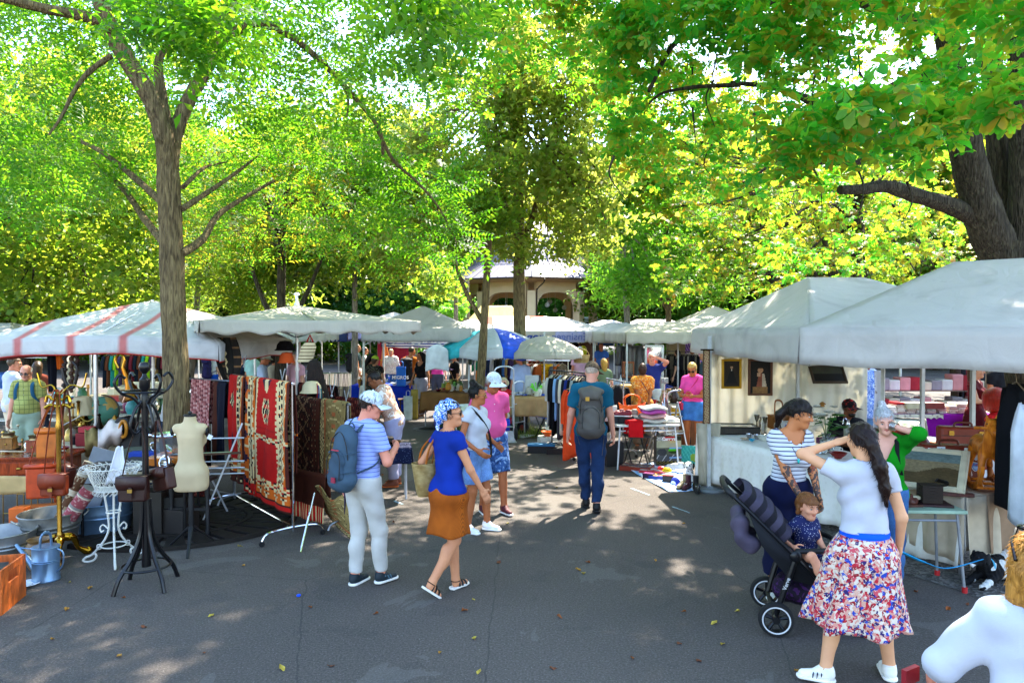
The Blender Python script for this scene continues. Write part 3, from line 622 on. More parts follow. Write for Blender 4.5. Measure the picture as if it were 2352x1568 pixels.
def hair_mat(col):
 def fn(t):
  c=lin(col);n=t.noise(6,4,t.scale(t.obj(),(14,14,2.2)),.4);t.bump(n,.6,.006)
  return t.ramp(n,[(.3,tuple(x*.55 for x in c)),(.6,c),(.8,tuple(min(1,x*1.7)for x in c))])
 return PAT('hair'+col,fn,.42)
SK={'fair':'#d9a184','tan':'#b9764f','brown':'#8a5638','rosy':'#d98f76','gold':'#c98a62'}
def quad_mesh(name,parts,mats,parent):
 """several surfaces into one mesh with materials"""
 VV,FF,MI,off=[],[],[],0
 for V,Q,mi in parts:
  if len(V)==0:continue
  VV.append(np.asarray(V));FF+=[tuple(int(i)+off for i in f)for f in Q];MI+=[mi]*len(Q);off+=len(V)
 me=bpy.data.meshes.new(name);me.from_pydata([tuple(p)for p in np.concatenate(VV).tolist()],[],FF)
 for m in mats:me.materials.append(m)
 me.polygons.foreach_set('material_index',np.array(MI,np.int32));smooth_mesh(me);me.update();return link(name,me,parent)
def mb_part(mb,mi,fr=None):
 V=np.array([tuple(p)for p in mb.v])
 if fr is not None:V=V@fr[0].T+fr[1]
 return V,mb.f,mi
def person(label,loc,rz,H=1.72,sex='m',skin='fair',d=8,lean=0,side=0,wL=None,wR=None,eLh=None,eRh=None,fL=None,fR=None,pL=0,pR=0,toeL=8,toeR=8,head=(0,0,0),hair=None,hat=None,glasses=None,top=None,bottom=None,shoes=None,belly=0.0,wide=1.0,sit=False,curl=(.5,.5),group=None,extras=None,beard=None,pelv=None,name='person',hand=True,legs=True,hk=1.0,kneehL=None,kneehR=None,spread=0,mouth=True,palmL=None,palmR=None):
 t=thing(name,label,'person',loc,rz,group);S=H/1.75;fem=sex=='f'
 t.scale=(S,S,S);hb=min(.03,max(.0105,d*.00155));pv=np.array(pelv if pelv is not None else(0,0,.95))
 Rt=rot(-lean,side,0);TF=(Rt,pv-Rt@np.array((0,0,.95)))
 def tw(p):return Rt@np.array(p,float)+TF[1]
 w=wide;sw=.148*w if fem else .172*w
 SHL,SHR=tw((-sw,-.012,1.405)),tw((sw,-.012,1.405))
 wL=wL or(-.25*w-spread,.06,.86);wR=wR or(.25*w+spread,.06,.86)
 eL,wL=ik(SHL,wL,.285,.25,eLh or(-.4,-1,-.1));eR,wR=ik(SHR,wR,.285,.25,eRh or(.4,-1,-.1))
 hx=.088 if fem else .092;HL,HR=pv+np.array((-hx,0,-.04)),pv+np.array((hx,0,-.04))
 aL=np.array(fL or(-.105,-.02,.085));aR=np.array(fR or(.105,-.02,.085))
 kL,aL=ik(HL,aL,.42,.41,kneehL or(-.08,1,0));kR,aR=ik(HR,aR,.42,.41,kneehR or(.08,1,0))
 def torso(sd,g,belly=belly,neck=False):
  if fem:
   sd.cone((0,0,1.10),(0,-.005,1.31),.112*w+g,.132*w+g,.05,TF,(1,.74,1));sd.cone((0,.0,.98),(0,0,1.12),.125*w+g,.108*w+g,.06,TF,(1,.74,1))
   sd.cone((-.06*w,-.015,.93),(.06*w,-.015,.93),.118+g,.118+g,.05,TF,(1,.95,1))
   for sx in(-1,1):sd.ell((sx*.07,.092,1.265),(.058+g,.045+g,.058+g),.06,TF)
   sd.cone((-sw+.035,-.015,1.41),(sw-.035,-.015,1.41),.05+g,.05+g,.05,TF)
  else:
   sd.cone((0,0,1.12),(0,-.005,1.31),.132*w+g,.155*w+g,.05,TF,(1,.70,1));sd.cone((0,0,.98),(0,0,1.14),.132*w+g,.132*w+g,.06,TF,(1,.74,1))
   sd.cone((-.05*w,-.01,.94),(.05*w,-.01,.94),.115+g,.115+g,.05,TF,(1,.9,1));sd.cone((-sw+.04,-.015,1.415),(sw-.04,-.015,1.415),.058+g,.058+g,.05,TF)
  if belly:sd.ell((0,.05+belly*.4,1.08),(.135*w+g,.085+belly+g,.14),.06,TF)
  sd.cone((-.05,-.02,1.43),(.05,-.02,1.43),.058+g*.7,.058+g*.7,.05,TF)
  for sx in(-1,1):sd.cone((sx*.03,-.02,1.475),(sx*(sw-.03),-.014,1.415),.032+g*.6,.045+g*.6,.04,TF)
 a=.86 if fem else 1.0
 def arm(sd,Sh,E,W,g,f0=0,f1=2.0,fl=False):
  sd.cone(Sh,E if f1>=1 else Sh+(E-Sh)*f1,.050*a*w+g,(lerp(.050,.041,min(1,f1)))*a+g,.035,None,(1,1,1),fl and f1<=1)
  if f1>1:f=min(1,f1-1);sd.cone(E,E+(W-E)*f,.042*a+g,lerp(.042,.027,f)*a+g,.02,None,(1,1,1),fl)
 def leg(sd,Hh,K,A,g,f1=2.0,gk=None,fl=False):
  gk=g if gk is None else gk;sd.cone(Hh,K if f1>=1 else Hh+(K-Hh)*f1,.088*(1+.06*fem)+g,lerp(.088,.056,min(1,f1))+gk,.03,None,(1,1,1),fl and f1<=1)
  if f1>1:
   f=f1-1;sd.cone(K,K+(A-K)*f,.055+gk,lerp(.055,.038,f)+gk,.02,None,(1,1,1),fl)
   if f>.4:c=K*.62+A*.38;n_=(K-A)/np.linalg.norm(K-A);bk=np.array((0,-1,0))-n_*(-n_[1]);sd.ell(c+bk*.016,(.046+gk,.046+gk,.105),.03)
 nk=tw((0,-.012,1.47));Rh=rot(-head[1],head[2],head[0])@(Rt if abs(lean)>45 else rot(-lean*.35,side*.5,0));C=nk+Rh@np.array((0,.03,.165));HF=(Rh,C)
 bd=SD();torso(bd,-.004)
 arm(bd,SHL,eL,wL,0);arm(bd,SHR,eR,wR,0)
 if legs:leg(bd,HL,kL,aL,0);leg(bd,HR,kR,aR,0)
 bd.cone(tw((0,-.02,1.42)),C+Rh@np.array((0,-.02,-.07)),.054*(.9 if fem else 1.05),.05*(.88 if fem else 1.05),.03)
 feet=[]
 for s_,A,K,pit,toe in((-1,aL,kL,pL,toeL),(1,aR,kR,pR,toeR)):
  Rf=rot(-pit,0,-s_*toe);feet.append((Rf,A))
  if legs:bd.cone(A,A+Rf@np.array((0,.02,-.03)),.036,.034,.02);bd.cone(A+Rf@np.array((0,.0,-.045)),A+Rf@np.array((0,.135,-.062)),.032,.024,.02)
 parts=[(*bd.mesh(hb),0)]
 hh=max(.006,hb*.62);hd=SD();fw=.95 if fem else 1.0
 hd.ell((0,-.015,.035),(.072*fw,.092,.083),.03,HF);hd.ell((0,.03,-.03),(.058*fw,.060,.086),.03,HF);hd.ell((0,.06,-.088),(.03*fw,.028,.024),.03,HF)
 hd.cone((0,.086,.012),(0,.107,-.022),.0075,.0125 if not fem else .011,.014,HF);hd.cone((-.034,.077,.026),(.034,.077,.026),.011,.011,.02,HF)
 for sx in(-1,1):
  hd.ell((sx*.036,.062,-.022),(.024,.024,.022),.02,HF);hd.ell((sx*.073*fw,-.008,-.008),(.011,.019,.030),.008,HF);hd.ell((sx*.009,.1,-.026),(.008,.009,.007),.008,HF)
 hd.cone((0,-.02,-.04),(0,-.03,-.15),.053*(.9 if fem else 1.05),.056*(.9 if fem else 1.05),.03,HF)
 for sx in(-1,1):hd.cut(lambda x,y,z,sx=sx:.012-np.sqrt((x-sx*.031)**2+(y-.094)**2+(z-.006)**2),HF)
 V,Q=hd.mesh(hh);parts.append((C+(V-C)*hk,Q,0))
 if d<24:
  e1,e2,lp=MB(),MB(),MB()
  for sx in(-1,1):
   e1.sph((sx*.031,.0795,.006),(.0125,.0105,.0085),8,6);e2.sph((sx*.031,.086,.006),.0056,7,5);e2.tube([(sx*.019,.088,.0125),(sx*.031,.0905,.0155),(sx*.043,.085,.012)],.0018,4)
   lp_=[(sx*.016,.093,.026),(sx*.03,.092,.032),(sx*.046,.082,.028)];e2.tube(lp_,[.0028,.0038,.002],5)
  lp.tube([(-.024,.078,-.054),(-.01,.0885,-.051),(0,.0895,-.053),(.01,.0885,-.051),(.024,.078,-.054)],[.003,.005,.005,.005,.003],6);lp.tube([(-.02,.078,-.058),(0,.088,-.062),(.02,.078,-.058)],[.003,.0062,.003],6)
  parts+=[(C+(V-C)*hk,f_,i)for V,f_,i in(mb_part(e1,1,HF),mb_part(e2,2,HF),mb_part(lp,3,HF))]
 if hand:
  for s_,E,W,cu,pd in((-1,eL,wL,curl[0],palmL),(1,eR,wR,curl[1],palmR)):
   y=(W-E)/np.linalg.norm(W-E);pn=np.array(pd if pd else(-s_,.15,0),float);pn=pn-y*(pn@y);pn/=np.linalg.norm(pn)+1e-9;x=np.cross(y,pn)*1.0
   Fm=(np.stack([x,y,pn],1),W);hs=SD();sx=-s_ if True else s_
   th=1 if np.dot(x,np.array((0,1,0))+np.array((0,0,.3)))>0 else-1
   hs.cone((0,-.02,0),(0,.02,0),.024,.026,.02,Fm,(1.1,1,.75));hs.cone((0,.02,0),(0,.075,.002),.030,.034,.015,Fm,(1.15,1,.42))
   for i,(fx,L,r_)in enumerate(((.028,.072,.0088),(.0095,.08,.0092),(-.0095,.074,.0088),(-.027,.058,.0078))):
    p=np.array((fx*th,.083,.002));ang=.15+cu*.5
    for seg,k in((.45,1),(.32,1.8),(.23,2.4)):
     q_=p+np.array((fx*th*.12,math.cos(ang*k),math.sin(ang*k)))*L*seg;hs.cone(p,q_,r_,r_*.93,.004,Fm);p=q_;r_*=.93
   p=np.array((.026*th,.012,.006))
   for dv,L,r_ in(((.8*th,.55,.35),.042,.012),((.35*th,.85,.4),.034,.0098),((.1*th,.9,.5),.026,.0085)):q_=p+np.array(dv)*L;hs.cone(p,q_,r_,r_*.9,.008,Fm);p=q_
   parts.append((*hs.mesh(max(.0045,hb*.5)),0))
 sm=skin_mat(SK.get(skin,skin))if isinstance(skin,str)else skin;quad_mesh('body',parts,[sm,M('#b8b0a8',.3),M('#1c130e',.3),M('#a8483f' if fem else '#a65a4a',.5)],t)
 def fold(amp,fx=34,fz=16,ph=0):return lambda X,Y,Z:amp*(np.sin(fz*Z+9*X+7*Y+ph+1.6*np.sin(11*X+6*Z))+.7*np.sin(fx*X-21*Z+13*Y+ph)+.5*np.sin(47*Z-17*X+19*Y))/2
 def cloth(nm,sd,mat,par=t,hres=None):V,Q=sd.mesh(hres or hb);return quad_mesh(nm,[(V,Q,0)],[mat],par)
 if top:
  T=dict(g=.016,hem=.90,sl=.55,neck=.062,nz=1.50,amp=.0085,vneck=0,low=0,name='shirt',wideNeck=1);T.update(top);sd=SD();torso(sd,T['g'])
  if T['sl']>0:arm(sd,SHL,eL,wL,T['g']+T.get('sg',.004),0,T['sl'],True);arm(sd,SHR,eR,wR,T['g']+T.get('sg',.004),0,T['sl'],True)
  if T['hem']<.86 and not T.get('nohip'):sd.cone((0,0,T['hem']+.05),(0,0,.95),.15*w+T['g'],.14*w+T['g'],.05,TF,(1,.8,1))
  sd.wr=fold(T['amp'],ph=len(label))
  sd.cut(lambda x,y,z:T['hem']+.005*np.sin(9*x+9*y)-z,TF)
  nr,wn=T['neck'],T['wideNeck'];sd.cut(lambda x,y,z:(nr-np.sqrt((x/wn)**2+(y+.005)**2))*1.0+np.minimum(0,(z-(T['nz']-.07-T['low']*np.clip((y+.03)/.1,0,1)))*.8),TF)
  if T['vneck']:sd.cut(lambda x,y,z:np.minimum(np.minimum((z-(1.44-T['vneck']))*.45-np.abs(x),y),.05),TF)
  so=cloth(T['name'],sd,T['mat'])
  if T.get('collar'):
   m=MB()
   def cf(i,j):an=-PI*.5+.32+(2*PI-.64)*i;r_=.066+.022*(1-j);zz=1.455+.045*j-.012*math.sin(an+0)-.012*(1-j);return tw((r_*math.cos(an+PI)*1.02,-.008+r_*math.sin(an+PI)*.95,zz-.02*(math.sin(an+PI)>.6)))
   m.grid(cf,22,3);build('collar',m,T.get('cmat',T['mat']),so,solid=.006)
  if T.get('buttons'):
   m=MB()
   for k in range(5):p=tw((0,.118+(.01 if fem else 0),1.36-k*.085));m.sph(p,.006,6,4)
   build('buttons',m,M('#e8e0d0',.4),so)
 if bottom:
  B=dict(kind='pants',f=1.93,g=.018,gk=.016,amp=.006,top=1.0,name='trousers');B.update(bottom)
  if B['kind']=='pants':
   sd=SD();b2=0 if not belly else belly*.3
   sd.cone((-.055*w,-.008,.95),(.055*w,-.008,.95),.122+B['g'],.122+B['g'],.05,TF,(1,.92,1));sd.cone((0,0,.97),(0,.0,1.05),.128*w+B['g'],.122*w+B['g'],.05,TF,(1,.76,1))
   leg(sd,HL,kL,aL,B['g'],B['f'],B['gk'],True);leg(sd,HR,kR,aR,B['g'],B['f'],B['gk'],True)
   if B.get('flare'):
    for K,A in((kL,aL),(kR,aR)):sd.cone(K,A+(K-A)*(.02 if B['f']>1.9 else 2-B['f']),.07,B['flare'],.03,None,(1,1,1),True)
   sd.wr=fold(B['amp'],26,30,2);sd.cut(lambda x,y,z:z-B['top'],TF)
   bo=cloth(B['name'],sd,B['mat'])
  else:
   m=MB();zt,zh,r0,r1=B.get('zt',1.02),B['zh'],B.get('rw',.118)*w,B.get('rh',.25);kc=(kL+kR)/2;nf=B.get('folds',7);am=B.get('fa',.03);sh=B.get('shift',(0,0))
   def sf(i,j):
    an=2*PI*i;r_=lerp(r0+.014,r1,j**.75);bulge=B.get('bulge',.03)*math.exp(-((j-.22)/.18)**2);k_=1+am*j*(math.sin(nf*an+3*j)+.5*math.sin((nf*2+1)*an+1.3))/r1*.8
    z=lerp(zt,zh,j)+.012*j*math.sin(nf*an+1);p=np.array(((r_+bulge)*math.cos(an)*k_,(r_+bulge)*math.sin(an)*k_*lerp(.80,.86,j),z));q_=tw((p[0],p[1],1.0))if j<.02 else None
    b0=tw((0,0,zt))-np.array((0,0,zt));p[0]+=lerp(b0[0],sh[0],min(1,j*1.2));p[1]+=lerp(b0[1],sh[1],min(1,j*1.2));return p
   m.grid(sf,72,22);bo=build(B['name'],m,B['mat'],t,solid=.006,ang=0)
  if B.get('belt'):
   m=MB();pts=[tw((.142*w*math.cos(q_),.112*w*math.sin(q_)+(belly*.35 if math.sin(q_)>0 else 0),B['top']-.012))for q_ in np.linspace(0,2*PI,28,endpoint=False)];bw=B.get('bw',.018)
   V=[(p[0],p[1],p[2]+s_*bw)for p in pts for s_ in(-1,1)];n=len(pts);m.add(V,[(2*i,2*((i+1)%n),2*((i+1)%n)+1,2*i+1)for i in range(n)]);build('belt',m,M(B['belt'],.45),bo,solid=.008,ang=0)
 if shoes and legs:
  for(Rf,A),s_ in zip(feet,(-1,1)):
   FF_=(Rf,A);hs=max(.006,hb*.65)
   if shoes.get('kind')=='sandal':
    m=MB();out=[(-.038,-.05),(-.042,.03),(-.044,.10),(-.03,.16),(0,.178),(.032,.155),(.044,.10),(.036,.03),(.034,-.05),(0,-.066)]
    m.prism(out,.02,Matrix(((*Rf[0],A[0]+Rf[0]@np.array((0,0,-.085))),(*Rf[1],A[1]+Rf[1]@np.array((0,0,-.085))),(*Rf[2],A[2]+Rf[2]@np.array((0,0,-.085))),(0,0,0,1))))
    so=build('sandal',m,M(shoes.get('sole','#e8e2d8'),.6),t,bev=.005);m=MB()
    for y_,z_,w_ in((.10,-.03,.046),(.055,-.012,.044),(.02,.0,.04)):m.tube([Rf@np.array((w_*math.cos(q_),y_,-.065+(z_+.068)*math.sin(q_)))+A for q_ in np.linspace(0,PI,9)],.011,6,flat=.4)
    m.tube([Rf@np.array((.04*math.cos(q_),.02-.062*math.sin(q_),-.012))+A for q_ in np.linspace(0,PI,9)],.009,6,flat=.5);build('strap',m,M(shoes['col'],.5),so)
   else:
    sd=SD();sd.cone((0,-.018,-.035),(0,.03,-.03),.043,.042,.02,FF_);sd.cone((0,.02,-.045),(0,.14,-.058),.043,.031,.02,FF_,(1.05,1,.9));sd.cone((0,-.01,.0),(0,-.005,.015),.042,.042,.02,FF_)
    sd.cut(lambda x,y,z:-.067-z,FF_);sd.cut(lambda x,y,z:z-.018,FF_);so=cloth('shoe',sd,M(shoes['col'],.6,bump=.15),t,hs)
    s2=SD();s2.cone((0,-.02,-.07),(0,.145,-.07),.046,.04,.02,FF_,(1.06,1,1));s2.cut(lambda x,y,z:np.maximum(-.086-z,z+.064),FF_);cloth('sole',s2,M(shoes.get('sole','#e6e2da'),.6),so,hs)
    if shoes.get('stripe'):
     m=MB()
     for y_ in(.03,.055,.08):m.box(A+Rf@np.array((s_*.0435,y_,-.04)),(.004,.012,.05),rz=-s_*R(0)+0,rx=.5)
     build('stripes',m,M(shoes['stripe'],.6),so)
 if shoes and shoes.get('sock'):
  for(Rf,A)in feet:sd=SD();sd.cone(A,A+Rf@np.array((0,0,.07)),.043,.042,.01);sd.cut(lambda X,Y,Z,A=A:np.abs(Z-A[2]-.03)-.05);cloth('sock',sd,FAB(shoes['sock']))
 ho=None
 if hair:
  Hd=dict(kind='short',col='#3a2a1e',g=.010,fr=.066,k=1.0);Hd.update(hair);sd=SD();g_=Hd['g']
  sd.ell((0,-.017,.037),(.074*fw+g_,.094+g_,.085+g_),.02,HF);fr_,kk=Hd['fr'],Hd['k']
  bal=Hd.get('bald',0)
  if bal:sd.cut(lambda x,y,z:z-.035+.25*y,HF)
  nC=len(sd.cuts)
  for pr in Hd.get('add',()):sd.cone(pr[0],pr[1],pr[2],pr[3],.025,HF,pr[4]if len(pr)>4 else(1,1,1))
  sd.wr=lambda X,Y,Z:.0014*(np.sin(173*X+31*Z+3*np.sin(60*Z))+np.sin(151*Y+47*X))+.0012*np.sin(67*Z+101*X)
  fz=Hd.get('faceZ',-.5)
  def hl(x,y,z):
   front=np.minimum(y-(Hd.get('ear',.012)),(fr_+.35*x*x/.0049*0-z)+0*x)
   nape=np.minimum((Hd.get('nape',-.105)-z),.02)if Hd['kind']in('short','bald')else-1+0*z
   side_=np.minimum(np.minimum((-.012-z),y+.03),.02)if Hd['kind']in('short','bald')else-1+0*z
   return np.maximum(np.maximum(np.where(np.abs(x)<.3,front,-1),nape),side_)
  sd.cut(hl,HF);V,Q=sd.mesh(hh);V=C+(V-C)*hk;ho=quad_mesh('hair',[(V,Q,0)],[hair_mat(Hd['col'])],t)
  if d<9 and not bal:
   q=np.random.default_rng(len(label));n=700 if d>3 else 5000;vi=q.integers(0,len(V),n);A0=V[vi];nr=A0-C;nr/=np.linalg.norm(nr,axis=1)[:,None];dn=np.array((0,0,-1.))+.35*q.normal(size=(n,3));dn-=nr*(dn*nr).sum(1)[:,None]*.9;dn/=np.linalg.norm(dn,axis=1)[:,None];sd_=np.cross(nr,dn)*.0016;L_=q.uniform(.02,.055,n)[:,None]
   B0=A0+dn*L_*.5+nr*.004;E0=A0+dn*L_+nr*.001;W_=np.stack([A0-sd_-nr*.002,A0+sd_-nr*.002,B0+sd_,B0-sd_,E0],1).reshape(-1,3);i5=np.arange(n)*5
   quad_mesh('hair_strands',[(W_,np.stack([i5,i5+1,i5+2,i5+3],1).tolist()+np.stack([i5+3,i5+2,i5+4],1).tolist(),0)],[hair_mat(Hd['col'])],ho)
  if Hd.get('band'):
   m=MB();p,r_=Hd['band'];m.lathe([(r_,-.008),(r_+.006,0),(r_,.008)],(0,0,0),14,M4=Matrix.Rotation(R(60),4,'X'));mp=mb_part(m,0,None);mp=(mp[0]+np.array(p),mp[1],0);mp=(mp[0]@Rh.T+C,mp[1],0);quad_mesh('hair_tie',[mp],[M(Hd.get('bandcol','#d8c49a'))],ho)
 if beard:
  sd=SD();sd.ell((0,.045,-.075),(.052,.052,.045),.02,HF);sd.cut(lambda x,y,z:np.maximum(z+.045-.1*np.abs(x),.0-y),HF);V,Q=sd.mesh(hh);quad_mesh('beard',[(V,Q,0)],[hair_mat(beard)],t)
 if hat:
  A_=dict(kind='cap',col='#e6edf2',dir=1,mat=None);A_.update(hat);hm=A_['mat']or FAB(A_['col']);dr=A_['dir'];sd=SD()
  if A_['kind']=='cap':
   sd.ell((0,-.015,.04),(.088,.108,.095),.02,HF);sd.cut(lambda x,y,z:.028-.12*(y*dr)-z,HF);o=cloth('cap',sd,hm,t,hh)
   m=MB()
   def br(i,j):an=lerp(-.95,.95,i);r_=.098+.085*j;return Rh@np.array((math.sin(an)*r_*.86,dr*(math.cos(an)*r_-.012+.012*j),.040-.02*j+.03*math.cos(an)*0-.10*math.sin(an)**2*j*.35-.012*(1-j)))+C
   m.grid(br,16,5);build('brim',m,A_.get('bmat')or hm,o,solid=.005,ang=0)
   m=MB();m.sph(Rh@np.array((0,-.015,.137))+C,.008,8,5);build('button',m,hm,o)
  elif A_['kind']=='hat':
   m=MB();prof=[(.165,.02),(.15,.035),(.105,.052),(.098,.09),(.09,.13),(.05,.145),(0,.147)];m.lathe(prof,n=26,sy=1.12);V,f_,_=mb_part(m,0,None);V=V+np.array((0,-.015,0));V=V@Rh.T+C;mm=MB();mm.arr(V,np.zeros((0,4),int));mm.add([],[]);mm.f=[tuple(x)for x in m.f];mm.mi=[0]*len(m.f);mm.uv=[None]*len(m.f);mm.col=[None]*len(m.f);o=build('hat',mm,hm,t,solid=.004)
  elif A_['kind']=='scarf':
   sd.ell((0,-.022,.04),(.088,.112,.096),.02,HF);sd.ell((0,-.095,-.01),(.06,.06,.065),.04,HF);sd.cone((0,-.12,-.05),(-.02,-.125,-.12),.03,.012,.02,HF);sd.cone((0,-.12,-.05),(.03,-.12,-.13),.026,.012,.02,HF)
   sd.wr=lambda X,Y,Z:.006*np.sin(70*Z+60*X+30*Y)+.004*np.sin(120*X-50*Z);sd.cut(lambda x,y,z:.035+.55*y-z-.0*x,HF)if False else sd.cut(lambda x,y,z:np.minimum(.048+.2*y-z,y+.03),HF);o=cloth('headscarf',sd,hm,t,hh)
 if glasses:
  m=MB();ml=MB();gc=glasses if isinstance(glasses,str)else '#20160f';up=.0
  for sx in(-1,1):
   ring=[(sx*(.033+.025*math.cos(q_)),.1005-.012*abs(.7*math.cos(q_)+.3)**2-.004,.004+.019*math.sin(q_))for q_ in np.linspace(0,2*PI,14,endpoint=False)];m.tube(ring,.0028,5,closed=True)
   ml.add([Vector(p)for p in ring],[tuple(range(14))]);m.tube([(sx*.058,.086,.010),(sx*.075,.03,.012),(sx*.077,-.02,.002)],.003,5)
  m.tube([(-.01,.1,.008),(0,.104,.01),(.01,.1,.008)],.003,5)
  V,f_,_=mb_part(m,0,HF);V2,f2,_=mb_part(ml,1,HF);lm=M('#1a120c',.06)if glasses!='clear' else glass('#dfe6e8')
  go=quad_mesh('sunglasses' if glasses!='clear' else 'glasses',[(V,f_,0)],[M(gc if glasses!='clear' else '#4a3a2a',.3)],t);quad_mesh('lenses',[(V2,f2,0)],[lm],go)
 t_=dict(root=t,C=C,Rh=Rh,HF=HF,wL=wL,wR=wR,eL=eL,eR=eR,SHL=SHL,SHR=SHR,tw=tw,S=S,rz=rz,loc=Vector(loc),aL=aL,aR=aR,kL=kL,kR=kR)
 t_['w2']=lambda p:Matrix.Translation(Vector(loc))@Matrix.Rotation(rz,4,'Z')@(Vector(tuple(p))*S)
 return t_
def XY(u,d):return((u-CX)/F*d,d,0)
# patterned cloths
def floral(name,base,cols,sc_=26,cover=.62,rough=.85):
 def fn(t):
  d=t.noise(18,2,col=True);x=t.n('ShaderNodeVectorMath',operation='MULTIPLY_ADD');t.put(x.inputs[0],d);x.inputs[1].default_value=(.06,.06,.06);t.put(x.inputs[2],t.obj())
  v=x.outputs[0];r=t.xyz(t.vor(sc_,v,'Color'))[0];n=len(cols)
  c=t.ramp(r,[(i/n,k)for i,k in enumerate(cols)],'CONSTANT')
  return t.mix(t.gt(t.noise(sc_*1.7,2,v),cover),c,base)
 return PAT(name,fn,rough)
def grid_cloth(name,a,b,c,per=.07):
 def fn(t):
  x,y,z=t.xyz();s_=lambda q:t.gt(t.ma('FRACT',t.ma('MULTIPLY',t.ma('ADD',q,10),1/per)),.86);h=t.ma('ADD',x,t.ma('MULTIPLY',y,.6))
  return t.mix(s_(h),t.mix(s_(z),t.mix(t.ma('MULTIPLY',t.noise(9),.5),a,b),c),c)
 return PAT(name,fn)
def dots(name,a,b,sc_=40,r=.22):return PAT(name,lambda t:t.mix(t.gt(t.vor(sc_),r),a,b))
def blotch(name,a,b,c,sc_=9):return PAT(name,lambda t:t.ramp(t.noise(sc_,4,None,1.5),[(.40,a),(.46,b),(.56,b),(.60,c)],'CONSTANT' if False else 'LINEAR'))
FL_SKIRT=floral('meadow_print','#cbb9a4',['#b02430','#c89a84','#24409c','#cfc0ac','#c04a54','#302258','#d2c2ae','#8a1a28','#c88a78'],50,.60)
FL_SHIRT=blotch('palm_print','#a87f6a','#c49c86','#f0e6dc',11)
FL_ORA=floral('orange_print','#d8741a',['#e89a2c','#c9601a','#f0c070','#b8865a','#e07a1c'],48,.58)
BANDANA=PAT('bandana_print',lambda t:t.mix(t.gt(t.noise(38,2,None,2.2),.53),t.mix(t.gt(t.vor(30),.2),'#cfe0f4','#1f63c8'),'#e4eefa'))
FL_PALE=floral('pale_print','#e2dcd4',['#c9a9a4','#b8a8a0','#d8c8c0','#a89498'],30,.52)
DK_DOT=dots('dark_dots','#d8cfb4','#1d1a18',62,.2);DK_DOT2=dots('navy_dots','#c0c4d0','#14151f',60,.15);CH_DOT=dots('child_dots','#e8ecf4','#1c2350',46,.18)
PLAID=grid_cloth('olive_plaid','#a8a860','#8f9450','#6e7440');BLU_PAT=blotch('blue_print','#3f62b8','#7f9cdc','#c8d6f2',22);DEN_PAT=blotch('denim_print','#20365e','#35568c','#86a4cc',12)
TAT=PAT('tattooed_skin',lambda t:(lambda x:t.mix(t.ma('MULTIPLY',t.ma('MULTIPLY',t.gt(1.20,x[2]),t.gt(t.ma('ABSOLUTE',x[0]),.0)),t.ma('MULTIPLY',t.gt(t.noise(22,4,None,1.4),.47),t.gt(t.ma('ABSOLUTE',t.ma('SUBTRACT',x[2],.62)),.1))),'#b97448',t.mix(t.gt(t.noise(12),.56),'#4a3a34','#8f4a34')))(t.xyz()),.5)
DENIM=lambda c:PAT('denim'+c,lambda t:t.mix(.5,t.ramp(t.noise(5,4),[(.3,tuple(x*.6 for x in lin(c))),(.7,tuple(min(1,x*1.5)for x in lin(c)))]),t.ramp(t.noise(220,2,t.scale(t.obj(),(1,1,.3))),[(.3,'#888888'),(.7,'#ffffff')]),'MULTIPLY'),.9)
